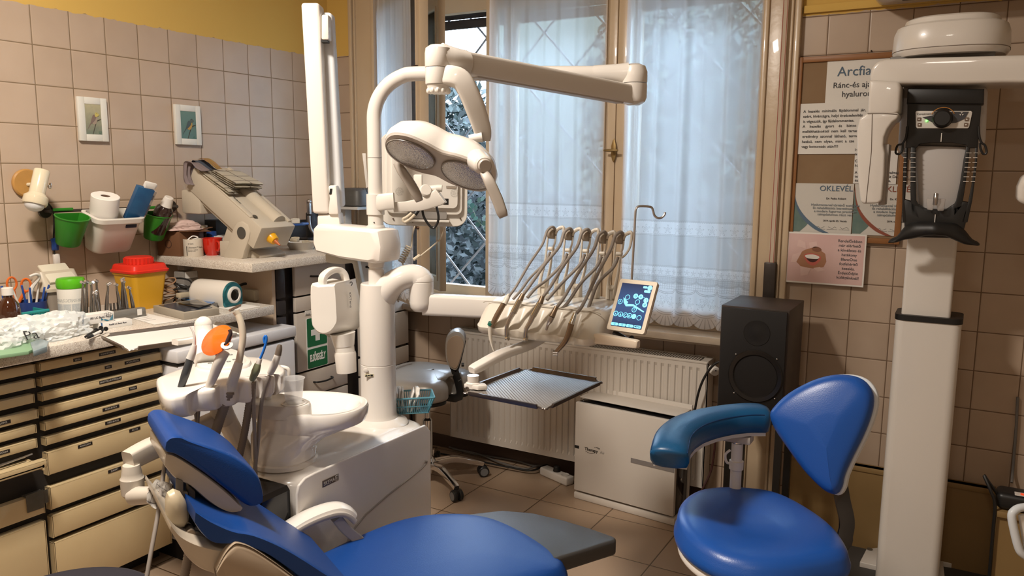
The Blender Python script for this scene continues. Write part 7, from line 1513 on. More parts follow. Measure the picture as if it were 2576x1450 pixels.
# ================================================================ patient chair
CA = V((.456, .89, 0)).normalized(); CWD = V((CA.y, -CA.x, 0)); C0 = V((1.98, -.12, 0))
def S(px, py, off): return P(px, py, pl=(C0+CWD*off, CWD))
def loc(a, w_, z=0): return C0+CA*a+CWD*w_+V((0, 0, z))
ch = thing('patient_chair', 'blue patient chair with beige shell, headrest and dark foot pad', 'dental chair', C0)
CSH = mat('chair_shell', (.50, .43, .34), .3, coat=.3)
Mc = Matrix((CA, -CWD, V((0, 0, 1)))).transposed().to_4x4(); Mc.translation = V((C0.x, C0.y, .425))
seat = [(-.42, .10), (-.30, .17), (-.16, .225), (-.02, .262), (.09, .255), (.19, .205), (.262, .13), (.292, .02), (.302, -.10), (.295, -.19), (.255, -.262), (.17, -.275), (.0, -.272), (-.16, -.24), (-.30, -.19), (-.42, -.12)]
b = MB(); b.pad(seat, .075, rnd=.038, dome=.010, M=Mc, rings=6, smooth=8); part(ch, 'seat', b, BLUE)
b = MB(); b.prism([loc(a, w_, .448) for a, w_ in ((.0, -.17), (.20, -.165), (.30, -.135), (.37, -.07), (.42, .02), (.455, .11), (.478, .185), (.480, .200), (.468, .212), (.30, .21), (.0, .21))], (0, 0, .048), bev=.008, seg=3); part(ch, 'foot_pad', b, mat('foot_pad_grey', (.045, .042, .038), .45, bump=.1, bscale=300))
b = MB(); b.prism([loc(a*.8-.02, w_*.8, .34) for a, w_ in seat], (0, 0, .088), bev=.02); part(ch, 'seat_shell', b, CSH)
b = MB(); b.prism([loc(-.30, -.15, .03), loc(-.30, .15, .03), loc(.30, .15, .03), loc(.30, -.15, .03)], (0, 0, .05), bev=.015); b.prism([loc(-.16, -.10, .06), loc(-.16, .10, .06), loc(.10, .10, .06), loc(.10, -.10, .06)], (0, 0, .30), bev=.03); b.prism([loc(-.33, -.18, 0), loc(-.33, .18, 0), loc(.36, .18, 0), loc(.36, -.18, 0)], (0, 0, .035), bev=.01); part(ch, 'lift_base', b, CSH)
def strip(top, bot, off, wid, m, nm, rnd_=.02, nsub=4):
    """side profile measured on the near side plane, carried across the chair"""
    T_ = catmull([S(a, c, off) for a, c in top], nsub); B_ = catmull([S(a, c, off) for a, c in bot], nsub); pr = T_+B_[::-1]; c_ = sum(pr, V())/len(pr)
    rg = []
    for d_, k in ((0, .80), (.004, .90), (.012, .97), (.026, 1), (wid-.026, 1), (wid-.012, .97), (wid-.004, .90), (wid, .80)):
        ring = []
        for i, p in enumerate(T_): q = B_[int(round(i*(len(B_)-1)/(len(T_)-1)))]; mid = (p+q)/2; ring.append(mid+(p-mid)*k-CWD*d_)
        for i in range(len(B_)-1, -1, -1): q = B_[i]; p = T_[int(round(i*(len(T_)-1)/(len(B_)-1)))]; mid = (p+q)/2; ring.append(mid+(q-mid)*k-CWD*d_)
        rg.append(ring)
    b = MB(); b.loft(rg); return part(ch, nm, b, m, ang=.9)
# backrest cushion and shell
strip([(492, 1287), (534, 1312), (591, 1336), (642, 1347), (704, 1373), (760, 1404), (831, 1449), (900, 1490)], [(490, 1318), (510, 1348), (540, 1370), (600, 1372), (662, 1392), (718, 1429), (760, 1462), (850, 1530)], .17, .36, BLUE, 'backrest')
strip([(430, 1322), (455, 1350), (500, 1370), (560, 1382), (600, 1376), (655, 1394), (712, 1430), (760, 1470)], [(428, 1336), (450, 1372), (475, 1410), (505, 1436), (540, 1450), (580, 1475), (640, 1510), (720, 1560)], .155, .33, CSH, 'backrest_shell')
strip([(545, 1440), (565, 1400), (585, 1376), (602, 1370), (640, 1384), (700, 1424), (750, 1462)], [(550, 1470), (575, 1480), (600, 1490), (630, 1500), (660, 1510), (700, 1520), (760, 1540)], .185, .03, mat('shell_tan', (.36, .28, .20), .35), 'side_cover')
# headrest
b = MB()
strip([(419, 1112), (432, 1100), (455, 1098), (480, 1108), (530, 1124), (585, 1145), (630, 1175), (655, 1205), (664, 1240), (661, 1262)], [(416, 1128), (418, 1140), (440, 1146), (475, 1166), (520, 1197), (560, 1228), (590, 1252), (612, 1270), (632, 1277), (655, 1268)], .06, .24, BLUE, 'headrest_cushion')
strip([(417, 1142), (430, 1140), (455, 1152), (500, 1182), (545, 1215), (580, 1245), (600, 1266), (611, 1278)], [(415, 1175), (428, 1192), (443, 1208), (478, 1226), (520, 1262), (550, 1282), (580, 1292), (605, 1287)], .045, .20, CSH, 'headrest_shell')
DST = mat('bracket_grey', (.13, .115, .10), .4, metal=.5)
def plate(pts, off, th, m, nm, bev=.003):
    b = MB(); b.prism([S(a, c, off) for a, c in pts], -CWD*th, bev=bev); return part(ch, nm, b, m)
plate([(444, 1205), (462, 1212), (462, 1238), (474, 1240), (474, 1320), (466, 1356), (446, 1350), (438, 1330), (440, 1290), (443, 1240)], .06, .012, DST, 'outer_bracket')
plate([(474, 1222), (492, 1238), (492, 1300), (489, 1345), (474, 1345)], .05, .03, mat('bracket_dark', (.035, .028, .022), .4), 'inner_bracket')
plate([(490, 1337), (500, 1338), (525, 1356), (540, 1376), (536, 1380), (492, 1358)], .10, .012, DST, 'link_plate')
b = MB(); q = S(480, 1346, .10); b.cyl(q, q-CWD*.06, .012, seg=20, bev=.002); part(ch, 'pivot_pin', b, mat('pin_tan', (.28, .22, .16), .3, metal=.5))
kn = S(442, 1282, .075); b = MB(); Mk_ = frame(kn, CWD, (0, 0, 1)); 
b.loft([[kn+(S(a, c, .075)-S(442, 1282, .075))*k+CWD*z for a, c in ((420, 1240), (436, 1230), (452, 1236), (466, 1258), (473, 1282), (472, 1310), (462, 1324), (446, 1331), (430, 1330), (422, 1318), (415, 1285), (416, 1256))] for k, z in ((.7, -.012), (.95, -.008), (1, 0), (.96, .010), (.80, .018), (.45, .024), (.1, .025))]); part(ch, 'release_knob', b, mat('knob_cream', (.50, .42, .29), .35))
# armrest on the unit side
ar = [(655, 1378), (700, 1345), (760, 1307), (810, 1285), (848, 1276), (872, 1282), (886, 1295)]
pts = catmull([S(a, c, -.205) for a, c in ar], 5); rg = []
K = len(pts)
for i, p in enumerate(pts):
    f = i/(K-1); wd = .036*(1-.2*f); d_ = (pts[min(i+1, K-1)]-pts[max(i-1, 0)]).normalized(); up = CWD.cross(d_)*-1
    if up.z < 0: up = -up
    rg.append([p+CWD*(wd*x)+up*z for x, z in ((-1, -.004), (-.9, .006), (-.5, .011), (0, .013), (.5, .011), (.9, .006), (1, -.004), (.9, -.012), (.4, -.016), (-.4, -.016), (-.9, -.012))])
b = MB(); b.loft(rg); part(ch, 'armrest', b, ENAMEL)
b = MB(); pu = catmull([S(a, c+12, -.192) for a, c in ar[1:]], 4); b.tube(pu, 1, seg=10, n=1, sq=(.055, .016), up=(0, 0, 1)); part(ch, 'armrest_underside', b, mat('warm_grey_plastic'))
b = MB(); b.tube([S(845, 1302, -.205), S(868, 1330, -.20), S(905, 1362, -.19), S(935, 1390, -.18)], 1, seg=12, n=4, sq=(.03, .035), up=CWD); part(ch, 'armrest_strut', b, mat('warm_grey_plastic'))
b = MB(); b.box(loc(-.18, -.235, .37), (.02, .02, .02)); b.tube([loc(-.30, -.22, .36), loc(-.1, -.25, .40), loc(.05, -.24, .42)], 1, seg=12, n=4, sq=(.03, .07), up=(0, 0, 1)); part(ch, 'side_rail', b, CSH)

# ================================================================ stools
def base5(t, hub, R, rot, hubz, m=CHROME, cr=.028, show=range(5), colr=.024, topz=.45):
    b = MB(); b.lathe([(0, hubz-.045), (.03, hubz-.045), (.042, hubz-.02), (.042, hubz+.015), (.030, hubz+.03), (colr, hubz+.04), (colr, topz*.62), (.014, topz*.62+.01), (.014, topz), (0, topz)], Matrix.Translation((hub[0], hub[1], 0)), 30); part(t, 'gas_column', b, m)
    for k in show:
        a = rot+2*PI*k/5; d = V((math.cos(a), math.sin(a), 0)); h = V((hub[0], hub[1], 0))
        b = MB(); b.tube([h+d*.03+V((0, 0, hubz)), h+d*R*.45+V((0, 0, hubz+.012)), h+d*R*.8+V((0, 0, hubz-.012)), h+d*R+V((0, 0, hubz-.03))], [1.2, 1, .85, .75], seg=14, n=4, sq=(.038, .030), up=(0, 0, 1)); leg = part(t, 'leg', b, m)
        c = h+d*R; sd = V((-d.y, d.x, 0)); cz0 = cr
        b = MB(); b.cyl(V((c.x, c.y, cz0*1.5)), V((c.x, c.y, hubz-.03)), .008, seg=10); b.box((0, 0, .012), (.026, .05, .035), frame((c.x, c.y, cz0), d), bev=.008); cs = part(leg, 'caster', b, BLACKP)
        for s in (-1, 1):
            b = MB(); q = V((c.x, c.y, cz0))+sd*.016*s; b.cyl(q-sd*.009, q+sd*.009, cr, seg=24, bev=.004); part(cs if False else leg, 'wheel', b, BLACKP)
            b = MB(); b.cyl(q+sd*.0088*s, q+sd*.0098*s, cr*.72, seg=20); part(leg, 'wheel_ring', b, mat('wheel_ring_grey', (.18, .18, .18), .5))
SLV = mat('silver_leatherette', (.34, .32, .29), .32, metal=.25, bump=.12, bscale=250); BEL = mat('beige_leatherette', (.33, .25, .18), .45)
hub = (.94, 1.27); st = thing('operator_stool', 'silver-beige leatherette stool with chrome star base behind the dental unit', 'stool', (*hub, 0))
base5(st, hub, .285, math.atan2(1.136-1.27, 1.216-.94), .095, topz=.52)
sz = P(1080, 940, pl=((hub[0], hub[1], 0), NV)).z
Ms_ = Matrix.Translation((hub[0]-.01, hub[1]-.03, sz-.085)); o_s = [(-.22, .10), (-.19, -.12), (-.08, -.20), (.06, -.205), (.17, -.17), (.205, -.10), (.19, -.05), (.12, -.02), (.12, .03), (.20, .06), (.215, .13), (.14, .20), (-.02, .22), (-.15, .20)]
b = MB(); b.pad(o_s, .10, rnd=.05, dome=.018, M=Ms_, rings=6, bottom=.02); seat_ = part(st, 'seat', b, SLV, ang=1.2)
b = MB(); b.pad([(x*.92, y*.92) for x, y in o_s], .02, rnd=.008, M=Matrix.Translation((hub[0]-.01, hub[1]-.03, sz-.105))); part(st, 'seat_base', b, BLACKP)
b = MB()
for xx in (-.12, -.112, .08, .088): b.tube([Ms_ @ V((xx, y, .096-.9*(abs(y)/.2)**3*.045+.016*(1-(y/.2)**2))) for y in (-.185, -.15, -.08, 0, .08, .15)], .0012, seg=5)
part(seat_, 'seam', b, mat('seam_dark_beige', (.16, .13, .10), .6))
bk0 = P(1146, 882, pl=((hub[0]+.20, hub[1], 0), NV)); nbk = camv(-.75, .12, .62).normalized()
Mbk = frame(bk0, camv(.62, -.02, .75), nbk)
ob = [(.0+.062*math.cos(a), .072*math.sin(a)) for a in [2*PI*k/16 for k in range(16)]]
b = MB()
q0 = [P(a, c, pl=((hub[0]+.20, hub[1], 0), NV)) for a, c in ((1121, 856), (1135, 837), (1153, 833), (1166, 843), (1171, 860), (1164, 890), (1155, 920), (1146, 934), (1130, 925), (1121, 900))]
q0 = catmull(q0, 3, True); cq = sum(q0, V())/len(q0); b.loft([[cq+(p-cq)*k+NV*z for p in q0] for k, z in ((.82, -.004), (.95, -.002), (1, .010), (1.02, .03), (.98, .085), (.9, .10))]); part(st, 'backrest', b, SLV)
b = MB(); b.loft([[cq+(p-cq)*k+NV*z+V((.0, 0, -.006)) for p in q0] for k, z in ((.80, -.006), (.84, -.003))]); part(st, 'back_panel', b, BEL)
b = MB(); b.prism([P(a, c, pl=((hub[0]+.20, hub[1], 0), NV)) for a, c in ((1166, 852), (1172, 860), (1160, 912), (1153, 934), (1130, 932), (1134, 908), (1148, 936), (1156, 905))][:4]+[P(a, c, pl=((hub[0]+.20, hub[1], 0), NV)) for a, c in ((1132, 930), (1130, 912), (1146, 934))], NV*.03, bev=.002); b.tube([P(1142, 930, pl=((hub[0]+.2, hub[1], 0), NV))+NV*.02, V((hub[0]+.19, hub[1], sz-.09)), V((hub[0]+.05, hub[1], sz-.10))], 1, seg=10, n=4, sq=(.04, .012), up=(0, 1, 0)); part(st, 'back_bracket', b, BLACKP)
b = MB(); q = P(1163, 918, pl=((hub[0]+.2, hub[1], 0), NV)); b.cyl(q-_r*.004, q+_r*.008, .010, seg=12); q = P(1158, 960, pl=((hub[0]+.2, hub[1], 0), NV)); b.tube([q-_r*.01, q+_r*.004+V((0, 0, .008))], .006, seg=8, n=1); part(st, 'adjusting_knob', b, BLACKP)

# blue operator stool with torso rest
BZ = .60; bs_ = thing('operator_stool', 'blue vinyl stool with curved torso rest and tall oval backrest', 'stool', (2.73, .34, 0))
om = [(1693, 1300), (1703, 1268), (1730, 1243), (1775, 1226), (1850, 1218), (1930, 1222), (1990, 1240), (2060, 1282), (2115, 1325), (2143, 1372), (2146, 1392), (2130, 1408), (2070, 1418), (1990, 1428), (1900, 1425), (1810, 1405), (1745, 1372), (1706, 1335)]
zs_ = BZ; wp = [P(a, c+4, z=zs_-.01) for a, c in om]; cw = sum(wp, V())/len(wp)
b = MB(); Mbs = Matrix.Translation((cw.x, cw.y, zs_-.075)); b.pad([((p.x-cw.x)*.985, (p.y-cw.y)*.985) for p in wp], .075, rnd=.045, dome=.0, M=Mbs, rings=7, n=3, smooth=8)
for v in b.bm.verts:
    x, y = v.co.x-cw.x, v.co.y-cw.y
    if v.co.z > zs_-.03: v.co.z += .020*(max(0, -x)/.22)**2 - .018*math.exp(-((x+.02)/.10)**2-((y-.02)/.10)**2)+.006*max(0, x)/.2
part(bs_, 'seat', b, BLUE2, ang=1.4)
b = MB(); b.pad([((p.x-cw.x)*.93, (p.y-cw.y)*.93) for p in wp], .03, rnd=.02, M=Matrix.Translation((cw.x, cw.y-.004, zs_-.098))); part(bs_, 'seat_shell', b, WHITEP)
hb_ = (cw.x, cw.y); base5(bs_, hb_, .28, .5, .085, topz=zs_-.09)
bp0 = P(2070, 1095, d=2.22); nbb = camv(-.50, .16, .85).normalized(); xb = camv(.85, .0, .50); Mbb = frame(bp0, xb, nbb); Mi = Mbb.inverted()
obk = [(1938, 1045), (1950, 1022), (1985, 990), (2040, 960), (2090, 945), (2135, 944), (2170, 955), (2192, 980), (2198, 1010), (2190, 1050), (2170, 1100), (2145, 1150), (2125, 1195), (2118, 1225), (2105, 1243), (2085, 1240), (2060, 1222), (2020, 1180), (1980, 1125), (1950, 1080)]
lp_ = []
for a, c in obk:
    q = Mi @ P(a, c, pl=(bp0+nbb*.03, nbb)); lp_.append((q.x, q.y))
b = MB(); b.pad(lp_, .060, rnd=.026, dome=.016, M=Mbb, rings=7, n=3, smooth=10)
part(bs_, 'backrest', b, BLUE2, ang=1.3)
b = MB(); cxp = sum(p[0] for p in lp_)/len(lp_); cyp = sum(p[1] for p in lp_)/len(lp_); b.pad([(cxp+(x-cxp)*1.03, cyp+(y-cyp)*1.02) for x, y in lp_], .035, rnd=.006, M=Mbb @ Matrix.Translation((0.006, 0, -.022)), n=3); part(bs_, 'back_shell', b, mat('cool_white_shell', (.62, .66, .70), .35))
b = MB(); b.tube([P(2112, 1215, d=2.26), P(2120, 1262, d=2.27), P(2130, 1310, d=2.26), P(2126, 1345, d=2.25), P(2112, 1372, d=2.24), V((cw.x+.08, cw.y+.12, zs_-.095))], 1, seg=12, n=5, sq=(.045, .010), up=camv(0, 0, 1)); part(bs_, 'back_strut', b, mat('dark_chrome', (.08, .08, .085), .15, metal=1))
# torso rest
tr = [(1930, 1052, 2.38), (1880, 1050, 2.37), (1820, 1056, 2.35), (1765, 1068, 2.30), (1722, 1086, 2.24), (1695, 1112, 2.18), (1686, 1142, 2.12), (1683, 1160, 2.10)]
pts = catmull([P(a, c, d=dd) for a, c, dd in tr], 5); K = len(pts); rg = []
for i, p in enumerate(pts):
    f = i/(K-1); d_ = (pts[min(i+1, K-1)]-pts[max(i-1, 0)]).normalized(); sd = d_.cross(V((0, 0, 1))).normalized(); up = sd.cross(d_).normalized(); e = min(f, 1-f)/.07; k = 1 if e >= 1 else math.sqrt(max(.04, 1-(1-e)**2))
    rg.append([p+(sd*x*k+up*z*(.55+.45*k))*1.12 for x, z in ((-.046, -.012), (-.046, .012), (-.038, .026), (-.02, .033), (0, .035), (.02, .033), (.038, .026), (.046, .012), (.046, -.012), (.040, -.030), (.02, -.036), (-.02, -.036), (-.040, -.030))])
b = MB(); b.loft(rg); tr_ = part(bs_, 'torso_rest', b, TEAL2, ang=1.0)
b = MB(); b.tube([r_[1]*.5+r_[2]*.5 for r_ in rg[3:-3]]+[r_[4]+(r_[0]-r_[4])*.0 for r_ in []], .0018, seg=6, n=1); b.tube([r_[6]*.5+r_[7]*.5+V((0, 0, .001)) for r_ in rg[3:-3]], .0018, seg=6, n=1); part(tr_, 'piping', b, mat('piping_dark_blue', (.004, .03, .10), .4))
b = MB(); b.prism([r_[9] for r_ in rg[2:K-2:4]]+[r_[12] for r_ in rg[2:K-2:4]][::-1], (0, 0, -.010)); part(tr_, 'rest_base', b, GREYP)
q = P(1856, 1097, d=2.37); b = MB(); b.box((q.x, q.y, q.z-.004), (.085, .05, .024), frame((0, 0, 0), (.867, .498, 0)) if False else None, bev=.004); part(bs_, 'rest_bracket', b, mat('warm_grey_plastic'))
b = MB(); b.cyl((q.x, q.y, q.z-.03), (q.x, q.y, q.z-.01), .014, seg=18); part(bs_, 'post_collar', b, CHROME)
zlo = zs_-.10; b = MB(); b.lathe([(0, zlo), (.0165, zlo), (.0165, q.z-.105), (.021, q.z-.103), (.021, q.z-.078), (.0165, q.z-.076), (.0165, q.z-.022), (0, q.z-.022)], Matrix.Translation((q.x, q.y, 0)), 26); b.tube([(q.x, q.y, q.z-.085), (q.x-.024, q.y-.012, q.z-.085), (q.x-.030, q.y-.016, q.z-.06), (q.x-.018, q.y-.008, q.z-.045)], .004, seg=8); b.tube([(q.x, q.y, zlo+.005), (cw.x, cw.y, zlo-.0)], .012, seg=10, n=1); part(bs_, 'rest_post', b, WHITEP)
# dark seat at the picture edge
dk = thing('dark_stool', 'dark navy stool seat in front of the cream drawers', 'stool', (1.55, -1.05, 0)); dp = [P(a, c, z=.62) for a, c in ((20, 1445), (90, 1425), (160, 1417), (220, 1420), (262, 1432), (292, 1452))]
cdk = P(150, 1450, z=.62); cdk = cdk+(V((CAM.x, CAM.y, .62))-cdk).normalized()*.15
b = MB(); b.pad([(.20*math.cos(2*PI*k/14), .20*math.sin(2*PI*k/14)) for k in range(14)], .07, rnd=.035, dome=.006, M=Matrix.Translation((cdk.x, cdk.y, .55))); part(dk, 'seat', b, mat('dark_navy_vinyl', (.018, .018, .028), .5)); b = MB(); b.cyl((cdk.x, cdk.y, .08), (cdk.x, cdk.y, .56), .025, seg=18); b.lathe([(0, 0), (.22, 0), (.22, .012), (.05, .05), (.03, .09), (0, .09)], Matrix.Translation((cdk.x, cdk.y, 0)), 36); part(dk, 'pedestal', b, CHROME)

# ================================================================ radiator, purifier, speaker
ry = 1.60; rx0, rx1 = P(1132, 900, y=ry).x, P(1778, 950, y=ry).x; rz1 = P(1700, 902, y=ry).z; rz0 = P(1200, 1112, y=ry).z
RW = mat('radiator_white', (.56, .51, .45), .35); rd = thing('radiator', 'white ribbed panel radiator under the window sill', 'radiator', ((rx0+rx1)/2, ry, .1))
b = MB(); n_ = int((rx1-rx0-.05)/.0333); pts = [(rx0, ry+.02), (rx0, ry), (rx0+.03, ry)]
for k in range(n_): x = rx0+.036+k*.0333; pts += [(x, ry), (x+.004, ry+.007), (x+.012, ry+.007), (x+.016, ry)]
pts += [(rx1, ry), (rx1, ry+.02)]
m1, m2 = rz0+.035, rz1-.035
b.loft([[V((x, ry if y < ry+.01 else y, rz0)) for x, y in pts], [V((x, ry if y < ry+.01 else y, m1-.005)) for x, y in pts], [V((x, y, m1+.01)) for x, y in pts], [V((x, y, m2-.01)) for x, y in pts], [V((x, ry if y < ry+.01 else y, m2+.005)) for x, y in pts], [V((x, ry if y < ry+.01 else y, rz1-.008)) for x, y in pts]], closed=True); part(rd, 'front_panel', b, RW, ang=.4)
b = MB(); b.box(((rx0+rx1)/2, ry+.095, (rz0+rz1)/2), (rx1-rx0-.02, .018, rz1-rz0-.03)); part(rd, 'rear_panel', b, RW)
for x in (rx0+.003, rx1-.003): b = MB(); b.box((x, ry+.055, (rz0+rz1)/2), (.006, .11, rz1-rz0), bev=.002); part(rd, 'side_cover', b, RW)
b = MB(); b.box(((rx0+rx1)/2, ry+.004, rz1-.004), (rx1-rx0, .014, .012), bev=.003); b.box(((rx0+rx1)/2, ry+.106, rz1-.004), (rx1-rx0, .010, .012), bev=.003)
for k in range(int((rx1-rx0-.06)/.0125)): b.box((rx0+.035+k*.0125, ry+.055, rz1-.004), (.006, .094, .006))
b.box((rx0+.012, ry+.055, rz1-.002), (.03, .105, .008)); b.box((rx1-.015, ry+.055, rz1-.002), (.035, .105, .008)); part(rd, 'top_grille', b, RW)
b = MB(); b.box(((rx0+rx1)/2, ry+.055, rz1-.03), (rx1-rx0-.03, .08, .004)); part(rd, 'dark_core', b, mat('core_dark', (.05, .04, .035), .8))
vq = P(1796, 932, y=1.60); b = MB(); b.cyl(vq+V((-.012, .012, .002)), vq+V((.012, -.014, -.002)), .021, seg=24, bev=.003); t = part(rd, 'thermostat_knob', b, WHITEP); b = MB(); b.box(vq+V((.010, -.0165, .003)), (.012, .002, .005)); part(t, 'knob_mark', b, BLACKINK)
b = MB(); b.tube([vq, V((rx1+.02, 1.66, vq.z)), V((rx1+.02, 1.70, vq.z-.02))], .010, seg=12); part(rd, 'valve', b, NKL)
# cables
def cable(pts, r, lbl, m=BLACKP): b = MB(); b.tube(pts, r, seg=8, n=6); return solo('cable', b, m, lbl, 'cable')
cable([P(1838, 905, y=1.55), P(1800, 915, y=1.55), P(1775, 945, y=1.55), P(1758, 985, y=1.55), P(1747, 1040, y=1.56), P(1745, 1075, y=1.56)], .0055, 'black cable arching from behind the speaker down past the radiator end')
cable([P(1800, 1105, y=1.6), P(1790, 1180, y=1.6), P(1765, 1235, y=1.55)], .005, 'dark cable between the radiator end and the speaker stand', mat('maroon_cable', (.05, .015, .012), .5))
cable([P(995, 770, y=1.70), P(1003, 810, y=1.72), P(1022, 855, y=1.725), P(1027, 905, y=1.725), P(1030, 980, y=1.72), P(1040, 1100, y=1.70)], .005, 'black cable hanging down the tiles beside the dental column')
for k, pp in enumerate(([(1130, 1125), (1180, 1140), (1240, 1150), (1300, 1160), (1345, 1172), (1390, 1165)], [(1140, 1130), (1200, 1142), (1260, 1165), (1320, 1180), (1355, 1172), (1400, 1172)], [(1100, 1140), (1200, 1160), (1290, 1178), (1340, 1184), (1370, 1172), (1400, 1172)])):
    cable([P(a, c, z=.012+.006*k) for a, c in pp], .005, 'one of three dark cables lying on the floor under the radiator', [mat('grey_cable', (.13, .12, .11), .5), mat('grey_cable'), BLACKP][k])
for o in [o for o in bpy.data.objects if o.get('label') == 'one of three dark cables lying on the floor under the radiator']: o['group'] = 'cables under the radiator'; o['label'] = 'dark cable lying on the floor under the radiator beside the power strip'
Ms2 = frame(P(1400, 1207, z=0), P(1430, 1216, z=0)-P(1366, 1188, z=0), (0, 0, 1)); t = thing('power_strip', 'white power strip on the floor beside the air purifier', 'power strip', M=Ms2)
b = MB(); b.box((0, 0, .022), (.20, .055, .042), bev=.008, seg=3); part(t, 'strip_body', b, WHITEP, local=True)
b = MB(); b.lathe([(.012, 0), (.020, .0), (.022, .003), (.018, .003), (.014, .001)], Matrix.Translation((.06, 0, .043)), 26); part(t, 'socket', b, WHITEP, local=True)
b = MB(); b.cyl((0, 0, .043), (0, 0, .072), .019, .015, 22, bev=.003); part(t, 'plug', b, BLACKP, local=True)
# purifier
pq0, pq1 = P(1443, 1255, z=0), P(1692, 1326, z=0); px_ = (pq1-pq0); px_.z = 0; Wp = px_.length; Mp = frame(pq0, px_, (0, 0, 1)); py__ = Mp.to_3x3() @ V((0, 1, 0))
hp2 = P(1450, 1012, pl=(pq0, py__)).z; PW = mat('purifier_white', (.62, .57, .51), .35)
t = thing('air_purifier', 'white floor-standing air purifier with split front panel before the radiator', 'air purifier', M=Mp)
b = MB(); b.box((Wp/2, .085, .017), (Wp+.01, .16, .034), bev=.008); part(t, 'base', b, PW, local=True)
b = MB(); b.box((Wp/2, .09, .038+(hp2-.038)/2), (Wp-.01, .13, hp2-.036), bev=.004); part(t, 'housing', b, BLACKG, local=True)
hs = P(1560, 1145, pl=(pq0, py__)).z; gz = P(1600, 1150, pl=(pq0, py__)).z
b = MB(); b.box((Wp/2, .012, .045+(hp2-.045)/2), (Wp, .024, hp2-.045), bev=.004); fp = part(t, 'front_panel', b, PW, local=True)
gx0 = (P(1512, 1138, pl=(pq0, py__))-pq0).length; gzz = P(1512, 1138, pl=(pq0, py__)).z
b = MB(); b.box(((gx0*.98+Wp)/2, -.0005, gzz-.004), (Wp-gx0, .002, .022)); part(fp, 'display_strip', b, mat('strip_grey', (.22, .20, .19), .3), local=True)
b = MB(); b.box((.012, -.0008, gzz-.002), (.024, .0016, .014), bev=.0005); part(fp, 'sensor', b, BLACKINK, local=True)
b = MB(); b.text('Therapy', frame((.055, -.001, gzz-.008), (1, 0, 0), (0, -1, 0)), size=.021, depth=.0003, bold=.0004); b.tube([(.06, -.0012, gzz-.013), (.085, -.0012, gzz-.018), (.11, -.0012, gzz-.010)], .0009, seg=5)
for k in range(5): b.sph((.108+.006*k, -.001, gzz+.014+.003*math.sin(k*.8)), .0016+.0003*k, 8)
part(fp, 'brand_lettering', b, mat('logo_black', (.03, .025, .02), .5), local=True); b = MB(); b.text('Air', frame((.137, -.001, gzz-.008), (1, 0, 0), (0, -1, 0)), size=.019, depth=.0003); part(fp, 'light_lettering', b, mat('logo_grey', (.30, .28, .26), .5), local=True)
b = MB(); b.box((Wp/2, .165, .038+(hp2-.0)/2), (Wp+.004, .012, hp2+.0), bev=.003); b.box((Wp/2, .10, hp2+.016), (Wp-.004, .13, .006), bev=.002); part(t, 'rear_cover', b, PW, local=True)
b = MB(); b.cyl((Wp-.002, .09, hs*.9), (Wp-.004, .09, hs*.9), .001, seg=8); b.lathe([(0, 0), (.005, 0), (.005, .001), (0, .001)], frame((Wp-.005, .085, .19), None, (1, 0, 0)), 14); part(t, 'side_button', b, PAPER, local=True)
# speaker on stand
sy_ = 1.20; s0, s1 = P(1814, 768, y=sy_), P(1986, 782, y=sy_); sh2 = s0.z; sl = P(1810, 1035, y=sy_).z-.01; sd_ = .30; sx0, sx1 = s0.x, s1.x
WEN = mat('wenge_veneer', (.045, .030, .022), .45, noise=.4, nscale=18); t = thing('loudspeaker', 'black loudspeaker with dark wood cabinet on a black stand', 'loudspeaker', ((sx0+sx1)/2, sy_+.15, sl))
b = MB(); b.box(((sx0+sx1)/2, sy_+sd_/2+.004, (sh2+sl)/2), (sx1-sx0, sd_-.008, sh2-sl), bev=.002); part(t, 'speaker_cabinet', b, WEN)
b = MB(); b.box(((sx0+sx1)/2, sy_, (sh2+sl)/2), (sx1-sx0-.012, .012, sh2-sl-.012), bev=.002); part(t, 'baffle', b, mat('speaker_baffle', (.008, .007, .007), .6))
wq = P(1900, 947, y=sy_-.006); b = MB(); R_ = .098; b.lathe([(R_, 0), (R_+.004, .004), (R_, .008), (R_-.014, .006), (R_-.02, -.002), (.032, -.050), (.030, -.048), (0, -.030)], frame((wq.x, sy_-.006, wq.z), (1, 0, 0), (0, -1, 0)), 48); part(t, 'woofer', b, mat('woofer_cone', (.012, .011, .011), .22))
b = MB(); tq2 = P(1905, 838, y=sy_); b.lathe([(0, .004), (.012, .004), (.03, .001), (.048, .002), (.05, 0)], frame((tq2.x, sy_-.006, tq2.z), (1, 0, 0), (0, -1, 0)), 36); part(t, 'tweeter', b, BLACKP)
b = MB()
for k in range(4): a = PI/4+PI/2*k; b.sph((wq.x+.108*math.cos(a), sy_-.007, wq.z+.108*math.sin(a)), .004, 8)
part(t, 'screws', b, STEEL)
t = thing('speaker_stand', 'black four-post stand carrying the loudspeaker', 'stand', ((sx0+sx1)/2, sy_+.15, 0)); b = MB(); b.box(((sx0+sx1)/2, sy_+.15, sl-.010), (.26, .26, .018)); b.box(((sx0+sx1)/2, sy_+.15, .012), (.30, .30, .024), bev=.004); part(t, 'plates', b, BLACKP)
for x in (sx0+.045, sx1-.02):
    for y in (sy_+.05, sy_+.26): b = MB(); b.box((x, y, sl/2), (.026, .026, sl-.04)); part(t, 'post', b, BLACKP)
